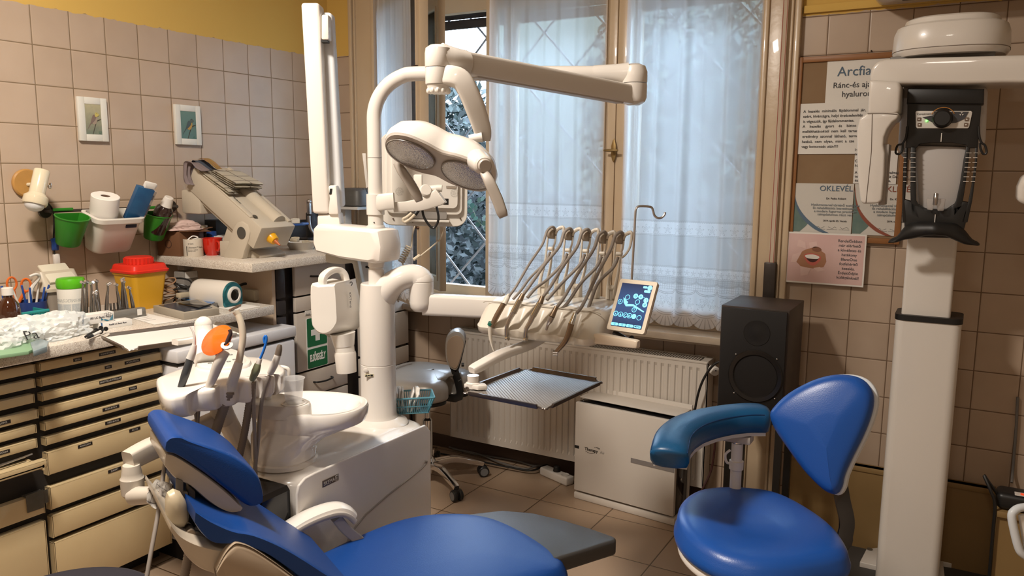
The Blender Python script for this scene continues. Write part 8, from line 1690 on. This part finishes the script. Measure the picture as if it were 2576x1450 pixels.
# blind strap
STR = mat('strap_ivory', (.50, .40, .30), .7); RDS = mat('strap_red', (.30, .05, .03), .7); sx_ = P(1960, 300, y=1.60).x; z0 = P(1935, 700, y=1.60).z
t = thing('blind_strap', 'ivory roller-blind strap with red edges running into a dark metal box', 'strap', (sx_, 1.60, z0))
b = MB(); b.box((sx_, 1.606, (z0+2.6)/2), (.022, .0016, 2.6-z0)); part(t, 'webbing', b, STR)
b = MB(); b.box((sx_-.008, 1.6048, (z0+2.6)/2), (.002, .0006, 2.6-z0)); b.box((sx_+.008, 1.6048, (z0+2.6)/2), (.002, .0006, 2.6-z0)); part(t, 'red_stripes', b, RDS)
bx0 = P(1925, 700, y=1.60).x; b = MB(); zt_ = P(1936, 667, y=1.60).z; b.box((sx_-.004, 1.610, zt_-.14), (.048, .028, .30), bev=.003); part(t, 'winder_box', b, mat('winder_metal', (.055, .045, .04), .35, metal=.5))
# ================================================================ notice board and papers on the wall by the window
WB = 1.640
def wx(px, py, y=WB): q = P(px, py, y=y); return q.x, q.z
fx0, fz1 = wx(2008, 146); _, fz0 = wx(1998, 603); fx1 = wx(2300, 150)[0]
CORK = mat('cork', (.20, .115, .055), .8, noise=.5, nscale=7, col2=(.27, .18, .10)); FRM = mat('oak_frame', (.33, .14, .045), .45, noise=.35, nscale=16)
t = thing('notice_board', 'cork notice board in a brown wooden frame, partly hidden by the x-ray machine', 'notice board', ((fx0+fx1)/2, WB, fz0))
b = MB(); b.box(((fx0+fx1)/2, WB-.003, (fz0+fz1)/2), (fx1-fx0-.01, .006, fz1-fz0-.01)); part(t, 'cork_panel', b, CORK)
b = MB(); fw = .022
for c_, d_ in (((fx0+fw/2, WB-.008, (fz0+fz1)/2), (fw, .018, fz1-fz0)), ((fx1-fw/2, WB-.008, (fz0+fz1)/2), (fw, .018, fz1-fz0)), (((fx0+fx1)/2, WB-.008, fz0+fw/2), (fx1-fx0-2*fw, .016, fw)), (((fx0+fx1)/2, WB-.008, fz1-fw/2), (fx1-fx0-2*fw, .016, fw))): b.box(c_, d_, bev=.003)
part(t, 'board_frame', b, FRM)
GRP = mat('print_dark_grey', (.05, .05, .055), .7); BLT = mat('print_slate_blue', (.09, .14, .20), .7); RBT = mat('print_red_brown', (.25, .07, .04), .7)
def sheet(name, lbl, x0, z0, x1, z1, y=WB-.008, m=PAPER, cat='paper'):
    t = thing(name, lbl, cat, ((x0+x1)/2, y, z0)); b = MB(); b.box(((x0+x1)/2, y, (z0+z1)/2), (x1-x0, .0012, z1-z0)); part(t, 'sheet', b, m); return t
def lines(t, rows, y, m, nm='lettering', align='LEFT'):
    b = MB()
    for s, px, py, sz in rows: x, z = wx(px, py, y); b.text(s, frame((x, y-.0012, z), (1, 0, 0), (0, -1, 0)), size=sz, align=align, depth=.0002, bold=.0001)
    return part(t, nm, b, m)
x0, z1 = wx(2083, 152); _, z0 = wx(2083, 260); t = sheet('notice_sheet', 'white notice headed in slate blue at the top of the cork board', x0, z0, fx1-.03, z1, WB-.0085)
lines(t, [('Arcfiatalítás', 2106, 192, .052)], WB-.0095, BLT); lines(t, [('Ránc-és ajakfeltöltés', 2095, 222, .031), ('hyaluronsavval', 2117, 244, .031)], WB-.0095, GRP, 'subheading')
x0, z1 = wx(2015, 262); x1, _ = wx(2215, 262); _, z0 = wx(2010, 388); t = sheet('notice_sheet', 'white notice with eight lines of black text below the slate blue heading', x0, z0, x1, z1, WB-.010)
lines(t, [(s, px, 284+i*12.6, .0150) for i, (s, px) in enumerate((('A  kezelés  minimális  fájdalommal  jár,', 2021), ('ezért, kívánságra, helyi érzéstelenítés', 2020), ('is végezzük, így fájdalommentes.', 2020), ('A    kezelés    gyors    és    biztos', 2019), ('mellékhatásoktól  nem  kell  tartani', 2018), ('eredmény  azonnal  látható,  termé', 2018), ('hatású,  nem  olyan,  mint  a  sze', 2017), ('vagy botoxozás után!!!!', 2016)))], WB-.011, GRP)
x0, z1 = wx(2152, 380); x1 = fx1-.03; _, z0 = wx(2140, 462); t = sheet('notice_sheet', 'white notice partly behind the x-ray arm, above the red-headed certificate', x0, z0, x1, z1, WB-.0085)
lines(t, [(s, 2150, y_, .0145) for s, y_ in (('Információ magya', 380), ('termékek.', 391), ('Croma GmbH', 408), ('Neu naturalize.com', 420), ('A plasztikai orvosi alkalmazás', 437), ('továbbképzés bizalmát Dr. Kasza', 447), ('és anatómia elvégezte.', 457))], WB-.0095, GRP)
def diploma(px0, py0, px1, py1, head, hm, arc, lbl, nm_, date, yy):
    x0, z1 = wx(px0, py0); x1 = wx(px1, py0)[0]; _, z0 = wx(px0, py1); t = sheet('certificate', lbl, x0, z0, x1, z1, yy, mat('certificate_paper', (.56, .53, .48), .5), 'certificate')
    W_, H_ = x1-x0, z1-z0; y_ = yy-.0008
    def U_(a, c): return V((x0+W_*a, y_, z0+H_*c))
    b = MB(); b.prism([U_(*p) for p in ((0, .02), (.14, .02), (.24, .13), (.30, .22), (.20, .34), (.08, .55), (.02, .75), (0, .85))], (0, -.0003, 0)); part(t, 'teal_corner', b, mat('teal_green_print', (.06, .12, .12), .5, noise=1, nscale=30, col2=(.16, .22, .18)))
    b = MB(); A_ = catmull([U_(*p) for p in ((0, .95), (.06, .62), (.2, .36), (.42, .14), (.66, .0))], 5); B_ = catmull([U_(*p) for p in ((0, .88), (.05, .56), (.17, .30), (.38, .09), (.56, .0))], 5); b.prism(A_+B_[::-1], (0, -.0008, 0)); part(t, 'arc', b, arc)
    lines(t, [(head, px0+104, py0+20, .031)], y_-.0005, hm, 'heading', 'CENTER'); lines(t, [(nm_, px0+104, py0+41, .0105)], y_-.0005, GRP, 'name_line', 'CENTER')
    lines(t, [(s, px0+101, py0+58+i*8, .0135) for i, s in enumerate(('Hyaluronsavval történő esztétikai', 'és rehabilitációs beavatkozások', 'a modern fogorvos praxisban', 'szimpóziumon részt vett'))], y_-.0005, mat('print_grey_blue', (.20, .23, .25), .7), 'body_text', 'CENTER'); lines(t, [(date, px0+101, py0+97, .0095)], y_-.0005, GRP, 'date_line', 'CENTER')
    b = MB()
    for k in range(3): q = U_(.42+.2*k, .12); b.tube([q+V((.008*i, 0, .004*math.sin(i*2.1+k))) for i in range(5)], .0006, seg=4); b.box(q+V((.015, 0, -.007)), (.04, .0004, .0012))
    part(t, 'signatures', b, GRP)
diploma(1999, 461, 2150, 584, 'OKLEVÉL', BLT, BLT, 'certificate with slate blue heading at the bottom of the cork board', 'Dr. Pados Róbert', '2014. április 05. Vecsés', WB-.010)
diploma(2152, 463, 2308, 590, 'OKLEVÉL', RBT, RBT, 'certificate with red-brown heading behind the x-ray arm', 'Dr. KASZA', '2014. november', WB-.0085)
# pink leaflet with the smile
x0, z1 = wx(1985, 582); x1 = wx(2183, 587)[0]; _, z0 = wx(1982, 708); yy = WB-.022
t = sheet('leaflet', 'pink leaflet with a smiling mouth in torn paper, below the cork board', x0, z0, x1, z1, yy, PAPER); W_, H_ = x1-x0, z1-z0
def UL(a, c, k=1): return V((x0+W_*a, yy-.0006-.0004*k, z0+H_*c))
def poly(pts, k, m, nm, n=3, close=True): b = MB(); b.prism(catmull([UL(a, c, k) for a, c in pts], n, True) if n > 1 else [UL(a, c, k) for a, c in pts], (0, -.0004, 0)); return part(t, nm, b, m)
poly([(.02, .03), (.98, .03), (.98, .97), (.02, .97)], 0, mat('leaflet_pink', (.56, .33, .31), .5, noise=.3, nscale=8, col2=(.66, .50, .46)), 'pink_ground', 1)
poly([(.13, .42), (.18, .60), (.24, .66), (.36, .72), (.42, .68), (.50, .60), (.52, .45), (.49, .34), (.36, .30), (.20, .32)], 1, mat('skin_print', (.36, .17, .09), .5), 'face_opening', 1)
poly([(.33, .70), (.37, .73), (.43, .71), (.45, .66), (.40, .63), (.34, .65)], 2, mat('nose_shadow', (.22, .09, .05), .5), 'nose')
poly([(.23, .56), (.33, .60), (.44, .55), (.44, .46), (.37, .36), (.30, .38), (.25, .46)], 2, mat('lip_print', (.50, .12, .09), .4), 'lips')
poly([(.25, .545), (.34, .56), (.42, .53), (.40, .46), (.35, .42), (.29, .45)], 3, mat('mouth_dark', (.06, .015, .012), .5), 'mouth')
poly([(.245, .55), (.34, .575), (.425, .54), (.41, .495), (.33, .49), (.27, .50)], 4, mat('teeth_print', (.80, .77, .72), .3), 'teeth')
PK = mat('torn_paper_pink', (.66, .47, .43), .5)
for i, pp in enumerate((((.06, .40), (.08, .55), (.20, .62), (.13, .40)), ((.13, .72), (.15, .86), (.24, .80), (.25, .68)), ((.20, .14), (.19, .33), (.33, .30), (.29, .17)), ((.36, .31), (.44, .34), (.51, .28), (.42, .24)), ((.28, .80), (.38, .83), (.40, .72), (.30, .70)))): poly(pp, 2, PK, 'torn_flap', 1)
b = MB()
for i, s in enumerate(('Rendelőnkben', 'már elérhető', 'a kíméletes és', 'hatékony', 'BlancOne', 'fogfehérítő', 'kezelés.', 'Érdeklődjön', 'kollégáinknál!')): q = UL(.80, .84-.088*i, 1.2); b.text(s, frame(q, (1, 0, 0), (0, -1, 0)), size=.0155, align='CENTER', depth=.0002, bold=.0003)
part(t, 'lettering', b, GRP)
b = MB(); q = P(2192, 128, y=WB); b.sph(q, .003, 8); solo('nail', b, BLACKP, 'small nail in the tile joint above the cork board', 'nail')

# ================================================================ panoramic x-ray machine
XW = mat('xray_machine_white', (.66, .62, .57), .28, coat=.4); XB = mat('xray_black', (.010, .0095, .009), .45)
YF = 1.30
def xp(px, py, y=YF): return P(px, py, y=y)
xm = thing('panoramic_xray', 'tall white panoramic x-ray machine with black chin-rest panel against the tiles', 'x-ray machine', (3.06, 1.42, 0))
def xbox(px0, px1, pya, pyb, y0, y1, r, nm, m, seg=3, zt=None, zb=None, par=None, prof=None):
    """rounded upright block: left/right edges measured on plane y0"""
    xa_, xb_ = xp(px0, (pya+pyb)/2, y0).x, xp(px1, (pya+pyb)/2, y0).x; xm_ = (px0+px1)/2; za, zc = zt if zt is not None else xp(xm_, pya, y0).z, zb if zb is not None else xp(xm_, pyb, y0).z
    b = MB(); r = min(r, (xb_-xa_)/2-.001, (y1-y0)/2-.001); b.loft([[V(((xa_+xb_)/2+p[0], (y0+y1)/2+p[1], z)) for p in rrect(xb_-xa_, y1-y0, r, 5)] for z in (zc, za)]); return part(par or xm, nm, b, m)
ztop = xp(2330, 803).z; 
b = MB(); ql, qr = xp(2163, 1420, 1.26), xp(2372, 1448, 1.26)
b.prism([(P(2163, 1413, z=.03).x, P(2163, 1413, z=.03).y, 0), (P(2378, 1462, z=.03).x, P(2378, 1462, z=.03).y, 0), (P(2372, 1418, z=.03).x+.0, P(2372, 1418, z=.03).y+.02, 0), (3.24, 1.60, 0), (2.98, 1.60, 0), (P(2180, 1380, z=.03).x, P(2180, 1380, z=.03).y, 0)], (0, 0, .028), bev=.008, seg=3); part(xm, 'base_plate', b, XW)
for a, c in ((2188, 1382), (2352, 1415), (2262, 1445)): b = MB(); q = P(a, c, z=.03); b.lathe([(0, 0), (.011, 0), (.011, .004), (0, .004)], Matrix.Translation((q.x, q.y, .027)), 16); part(xm, 'bolt', b, mat('bolt_brown', (.10, .08, .06), .5))
xl, xr = xp(2228, 1100).x, xp(2394, 1100).x
b = MB(); b.loft([[V(((xl+xr)/2+p[0], YF+.085+p[1], z)) for p in rrect(xr-xl, .17, .03, 6)] for z in (.025, ztop-.01)]); part(xm, 'lower_column', b, XW)
b = MB(); b.loft([[V(((xl+xr)/2+p[0], YF+.085+p[1], z)) for p in rrect((xr-xl)*1.03, .178, .035, 6)] for z in (ztop-.012, ztop+.008)]); part(xm, 'column_collar', b, XB)
ux0, ux1 = xp(2274, 700, 1.32).x, xp(2400, 700, 1.32).x; zt2 = xp(2330, 205).z
b = MB(); b.loft([[V(((ux0+ux1)/2+p[0], 1.32+.065+p[1], z)) for p in rrect(ux1-ux0, .13, .012, 4)] for z in (ztop, zt2)]); part(xm, 'upper_column', b, XW)
# carriage body behind the panel
yc = 1.24; o = [(2268, 215), (2486, 215), (2480, 350), (2470, 385), (2440, 402), (2300, 405), (2268, 398), (2258, 370), (2262, 300)]
b = MB(); b.prism([xp(a, c, yc) for a, c in o], (0, .14, 0), bev=.02, seg=3); part(xm, 'carriage', b, mat('carriage_pinkwhite', (.58, .53, .49), .35))
b = MB(); b.prism([xp(a, c, 1.20) for a, c in ((2300, 365), (2436, 368), (2418, 460), (2405, 530), (2310, 528))], (0, .06, 0), bev=.01); part(xm, 'front_shield', b, mat('shield_greywhite', (.46, .43, .41), .4))
# black panel with side bars and chin rest
yp = 1.165
def blk(pts, th, nm, m=XB, y=yp, bev=.004, par=None, n=1): b = MB(); q = [xp(a, c, y) for a, c in pts]; q = catmull(q, n, True) if n > 1 else q; b.prism(q, (0, th, 0), bev=bev, seg=2); return part(par or xm, nm, b, m)
pn = blk([(2284, 222), (2476, 224), (2475, 262), (2469, 264), (2460, 372), (2436, 372), (2430, 364), (2395, 358), (2340, 358), (2312, 362), (2304, 372), (2278, 372), (2282, 300), (2283, 262), (2281, 262)], .05, 'control_head')
blk([(2284, 222), (2476, 224), (2475, 262), (2281, 260)], .02, 'head_cap', y=yp-.012, bev=.006)
for pts in (((2276, 372), (2283, 372), (2281, 420), (2276, 500), (2282, 560), (2270, 560), (2270, 480), (2272, 420)), ((2291, 368), (2303, 368), (2303, 440), (2304, 505), (2318, 528), (2312, 550), (2292, 540), (2290, 480)), ((2440, 372), (2431, 368), (2424, 400), (2415, 460), (2405, 505), (2396, 520), (2400, 545), (2420, 520), (2428, 470), (2436, 410)), ((2460, 372), (2453, 372), (2452, 410), (2443, 470), (2435, 510), (2418, 560), (2434, 560), (2446, 505), (2452, 460), (2458, 410))):
    blk(pts, .03, 'side_bar', bev=.002)
blk([(2270, 500), (2291, 506), (2304, 512), (2318, 518), (2325, 525), (2378, 528), (2388, 521), (2402, 512), (2418, 505), (2440, 510), (2430, 560), (2425, 580), (2400, 600), (2300, 598), (2275, 580), (2274, 545)], .045, 'chin_panel', bev=.006)
b = MB(); rg = []
for (a, c, hw_, th) in ((2234, 610, 3, .002), (2255, 604, 8, .006), (2275, 590, 20, .012), (2300, 582, 26, .016), (2330, 578, 20, .016), (2352, 577, 18, .016), (2380, 580, 20, .016), (2405, 588, 26, .016), (2425, 600, 22, .012), (2445, 612, 8, .006), (2462, 617, 3, .002)):
    q0, q1 = xp(a, c-hw_*.8, yp-.03), xp(a, c+hw_*.55, yp-.03); y_ = abs(a-2350)/110*.05; rg.append([q0+V((0, y_-.01, 0)), q0+V((0, y_+th, 0)), q1+V((0, y_+th, 0)), q1+V((0, y_-.02, 0))])
b.loft(rg); b.subdiv(2, .5); part(xm, 'chin_rest', b, XB, ang=1.2)
for py in range(7):
    b = MB()
    for (xa_, xb_) in ((2290, 2303), (2272, 2280), (2430, 2444), (2449, 2460)):
        sh = -py*1.0 if xa_ > 2400 else 0; q0, q1 = xp(xa_+sh*1.2, 385+py*12, yp-.002), xp(xb_+sh*1.2, 385+py*12, yp-.002); b.box((q0+q1)/2, ((q1-q0).length, .003, .0016))
    part(xm, 'scale_mark', b, WHITEP)
pl2 = blk([(2303, 282), (2306, 279), (2443, 279), (2446, 283), (2438, 320), (2434, 323), (2307, 323), (2304, 319)], .004, 'keypad', mat('keypad_white', (.60, .57, .52), .35), y=yp-.004, bev=.001)
blk([(2350, 281), (2437, 281), (2428, 298), (2405, 309), (2375, 312), (2345, 308), (2320, 295), (2350, 290)], .002, 'keypad_dark_field', mat('keypad_charcoal', (.045, .045, .05), .4), y=yp-.006, bev=0, par=pl2)
b = MB(); q = xp(2371, 299, yp-.006); b.cyl(q, q+V((0, -.03, 0)), .030, .026, 32, bev=.004); part(xm, 'round_knob', b, XB)
b = MB(); b.tube([q+V((.036*math.cos(a), -.002, .036*math.sin(a))) for a in [math.radians(25+k*13) for k in range(11)]], .0014, seg=5); part(xm, 'orange_arc', b, mat('orange_mark', (.5, .2, .03), .4))
b = MB()
for a, c in ((2312, 300), (2313, 314), (2432, 300), (2430, 314)):
    b = MB(); b.box(xp(a, c, yp-.0065), (.011, .001, .011)); part(pl2, 'arrow_key', b, mat('key_brown', (.14, .09, .06), .5))
b = MB()
for a, c, s in ((2312, 300, 1), (2313, 314, -1), (2432, 300, 1), (2430, 314, -1)): q2_ = xp(a, c, yp-.0075); b.prism([q2_+V((-.003, 0, -.002*s)), q2_+V((.003, 0, -.002*s)), q2_+V((0, 0, .003*s))], (0, -.0004, 0))
q2_ = xp(2419, 287, yp-.0075)
for k in range(3): a = PI/2+2*PI*k/3; b.prism([q2_+V((.0015*math.cos(a), 0, .0015*math.sin(a))), q2_+V((.006*math.cos(a-.5), 0, .006*math.sin(a-.5))), q2_+V((.006*math.cos(a+.5), 0, .006*math.sin(a+.5)))], (0, -.0004, 0))
part(pl2, 'key_symbols', b, WHITEP)
b = MB(); q2_ = xp(2306, 286, yp-.0065); b.text('Carestream | CS 8100', frame(q2_+V((0, 0, -.004)), (1, 0, 0), (0, -1, 0)), size=.009, depth=.0002); part(pl2, 'lettering', b, BLACKINK)
b = MB(); b.sph(xp(2331, 304, yp-.007), .0035, 10); part(pl2, 'green_light', b, mat('green_led', (.1, .8, .1), .3, emit=(.2, 1, .15), estr=3))
b = MB()
for a, c, e in ((2368, 346, 8), (2352, 550, 8)): b.box(xp(a, c, yp-.003), (.0025, .002, .028))
part(xm, 'centre_marks', b, WHITEP)
BTM = bpy.data.materials.new('clear_bite_block'); BTM.use_nodes = True; bs = BTM.node_tree.nodes['Principled BSDF']; bs.inputs['Base Color'].default_value = (.5, .47, .45, 1); bs.inputs['Alpha'].default_value = .45; bs.inputs['Roughness'].default_value = .05; bs.inputs['Specular IOR Level'].default_value = 1
b = MB(); b.prism([xp(a, c, yp-.03) for a, c in ((2330, 500), (2378, 500), (2377, 514), (2374, 531), (2358, 531), (2356, 516), (2349, 516), (2346, 530), (2332, 528))], (0, .02, 0), bev=.003); part(xm, 'bite_support', b, BTM)
b = MB(); b.tube([xp(2352, 515, yp-.035), xp(2354, 500, yp-.04), xp(2355, 488, yp-.035)], .007, seg=12); part(xm, 'bite_pin', b, STEEL)
for pts in (((2282, 318), (2279, 345), (2270, 362), (2258, 366), (2253, 384), (2262, 388), (2270, 378), (2271, 360)), ((2462, 318), (2464, 345), (2470, 360), (2478, 366), (2482, 384), (2474, 388), (2467, 375), (2465, 360))):
    b = MB(); b.tube([xp(a, c, yp-.005) for a, c in pts], .0035, seg=8, n=3); part(xm, 'temple_clip', b, XB)
# rotating arm
ya = 1.12
b = MB(); q = [xp(a, c, ya) for a, c in ((2192, 212), (2186, 195), (2192, 170), (2206, 154), (2230, 148), (2330, 144), (2600, 137), (2640, 137), (2640, 206), (2600, 208), (2520, 208), (2420, 211), (2280, 211))]; b.prism(q, (0, .20, 0), bev=.022, seg=4); part(xm, 'rotating_arm', b, XW)
b = MB(); cx_ = xp(2392, 100, 1.27); hwx = abs(xp(2541, 100, 1.22).x-xp(2240, 100, 1.22).x)/2; ztp, zbt = xp(2392, 52, 1.2).z, xp(2392, 132, 1.12).z; ry_ = .17
b.loft([[V((cx_.x+hwx*k*math.copysign(abs(math.cos(a))**.75, math.cos(a)), 1.27+ry_*k*math.copysign(abs(math.sin(a))**.75, math.sin(a)), z)) for a in [2*PI*i/48 for i in range(48)]] for z, k in ((zbt+.0, .93), (zbt+.012, .985), (zbt+.022, 1.0), (zbt+.075, .985), (zbt+.095, .94), (zbt+.102, .86), (zbt+.104, .82), (zbt+.118, .80), (zbt+.124, .74), (zbt+.125, .3))]); part(xm, 'arm_drum', b, XW)
b = MB(); b.loft([[V((cx_.x+hwx*1.002*k*math.copysign(abs(math.cos(a))**.75, math.cos(a)), 1.27+ry_*1.002*k*math.copysign(abs(math.sin(a))**.75, math.sin(a)), z)) for a in [2*PI*i/48 for i in range(48)]] for z, k in ((zbt+.018, 1), (zbt+.0195, 1.0))]); part(xm, 'drum_seam', b, mat('seam_brown', (.12, .09, .07), .5))
b = MB(); b.box((cx_.x-.02, 1.27, zbt-.012), (.30, .22, .03), bev=.004); part(xm, 'drum_underside', b, mat('drum_grey', (.13, .12, .11), .5))
yt = 1.08
def tub(pts, th, nm, m=XW, y=yt, bev=.012): b = MB(); b.prism([xp(a, c, y) for a, c in pts], (0, th, 0), bev=bev, seg=3); return part(xm, nm, b, m)
tub([(2186, 200), (2262, 205), (2266, 220), (2262, 282), (2245, 290), (2182, 288)], .17, 'tube_upper')
tub([(2182, 284), (2262, 284), (2258, 298), (2244, 308), (2232, 325), (2224, 345), (2222, 365), (2226, 385), (2224, 440), (2218, 505), (2208, 512), (2170, 513), (2164, 505), (2158, 450), (2156, 400), (2155, 330), (2162, 298)], .15, 'tube_lower')
b = MB(); b.tube([xp(a, c, yt-.001) for a, c in ((2194, 287), (2192, 380), (2178, 512))], .0009, seg=5, n=1); b.tube([xp(a, c, yt-.001) for a, c in ((2182, 286), (2220, 285), (2258, 288))], .0009, seg=5, n=1); part(xm, 'tube_seam', b, mat('seam_brown'))
b = MB(); b.box(xp(2226, 440, yt+.06), (.02, .08, .20), bev=.002); part(xm, 'sensor_window', b, mat('window_greyplastic', (.32, .29, .26), .3))
b = MB(); b.cyl(xp(2256, 240, 1.20)+V((-.008, 0, 0)), xp(2256, 240, 1.20)+V((.012, 0, 0)), .045, seg=30); part(xm, 'dark_joint', b, XB)
b = MB(); b.prism([xp(a, c, 1.0) for a, c in ((2574, 438), (2640, 430), (2640, 530), (2580, 516), (2558, 508), (2560, 470))], (0, .12, 0), bev=.015, seg=3); b.prism([xp(a, c, 1.06) for a, c in ((2590, 180), (2640, 180), (2640, 470), (2590, 470))], (0, .10, 0), bev=.01); part(xm, 'sensor_arm', b, XW)

# ================================================================ low wood panels, power brick, mat, corner things
BIR = mat('birch_veneer', (.30, .19, .075), .45, noise=.25, nscale=4)
pa = P(2170, 1175, y=1.60); b = MB(); xq = P(2505, 1240, y=1.60).x; b.box(((2.60+xq)/2, 1.615, pa.z/2), (xq-2.60, .03, pa.z)); b.box(((2.60+xq)/2, 1.619, pa.z-.010), (xq-2.60+.002, .050, .02), bev=.002); solo('wood_panel', b, BIR, 'low birch-coloured panel along the tiled wall behind the x-ray column', 'panel')
c0_ = P(2508, 1300, y=1.42); zt_ = P(2530, 1285, y=1.42).z; t = thing('low_cabinet', 'low birch-coloured cabinet carrying the black power brick', 'cabinet', (c0_.x+.3, 1.5, 0)); b = MB(); b.box((c0_.x+.30, 1.51, zt_/2), (.60, .19, zt_-.02)); part(t, 'cabinet_body', b, BIR); b = MB(); b.box((c0_.x+.30, 1.505, zt_-.012), (.61, .21, .022), bev=.002); part(t, 'cabinet_top', b, BIR)
q = P(2540, 1225, y=1.46); t = thing('power_brick', 'black power box with a red lit switch on the low cabinet', 'power supply', (q.x+.08, 1.46, zt_)); b = MB(); b.box((q.x+.09, 1.46, zt_+.034), (.26, .10, .062), bev=.02, seg=4); part(t, 'brick_body', b, BLACKP); b = MB(); b.box((q.x+.05, 1.43, zt_+.066), (.07, .03, .003)); pt_ = part(t, 'switch_plate', b, PAPER); b = MB(); b.box((q.x+.05, 1.425, zt_+.069), (.035, .014, .004), bev=.001); part(pt_, 'red_switch', b, mat('red_switch', (.4, .03, .01), .3, emit=(1, .1, .03), estr=.6))
cable([(q.x-.02, 1.44, zt_+.03), P(2488, 1215, y=1.42), P(2476, 1198, y=1.42), P(2492, 1235, y=1.40), P(2503, 1270, y=1.40), P(2498, 1340, y=1.40), P(2487, 1470, y=1.40)], .006, 'black cable looping from the power box down to the floor')
cable([P(2560, 1000, y=1.63), P(2556, 1080, y=1.63), P(2548, 1180, y=1.63), P(2545, 1215, y=1.60)], .005, 'grey cable running down the tiles above the power box', mat('grey_cable'))
b = MB(); b.box((3.15, 1.36, .004), (1.05, .50, .008), bev=.002); solo('floor_mat', b, mat('mat_grey', (.07, .065, .06), .8), 'thin dark grey mat on the floor under the x-ray machine', 'mat')
t = thing('walking_frame', 'white metal tube frame at the picture edge before the low cabinet', 'frame', (3.25, .9, 0)); b = MB(); fr_ = [P(a, c, d=2.2) for a, c in ((2600, 1275), (2568, 1278), (2552, 1286), (2545, 1300), (2552, 1340), (2562, 1378), (2572, 1394), (2600, 1412))]; b.tube(fr_, .011, seg=12); g_ = fr_[-1]; b.tube([g_, g_+V((.02, 0, -.1)), V((g_.x+.02, g_.y, .012))], .011, seg=10); b.tube([fr_[0], fr_[0]+V((.2, .1, 0)), V((fr_[0].x+.2, fr_[0].y+.1, .012))], .011, seg=10); part(t, 'tube', b, mat('cool_white_shell'))
b = MB(); b.prism([P(a, c, d=2.2) for a, c in ((2566, 1298), (2600, 1292), (2600, 1398), (2580, 1385))], _w*.012, bev=.003); part(t, 'inner_panel', b, PAPER)
# air conditioner over the board
t = thing('air_conditioner', 'grey underside of a wall unit just above the tiles by the x-ray machine', 'air conditioner', (3.0, 1.5, 2.28)); a0 = P(2190, 2, y=1.45); b = MB(); b.box((a0.x+.45, 1.54, a0.z+.14), (.90, .20, .26), bev=.03, seg=3); part(t, 'unit_body', b, XW); b = MB(); b.box((a0.x+.45, 1.48, a0.z+.006), (.70, .06, .012), bev=.003); part(t, 'air_slot', b, XB)
b = MB(); b.box((3.3, 1.637, 2.196), (1.5, .014, .03), bev=.002); solo('wall_strip', b, yelM, 'yellow painted strip along the top edge of the tiles beside the window', 'strip')
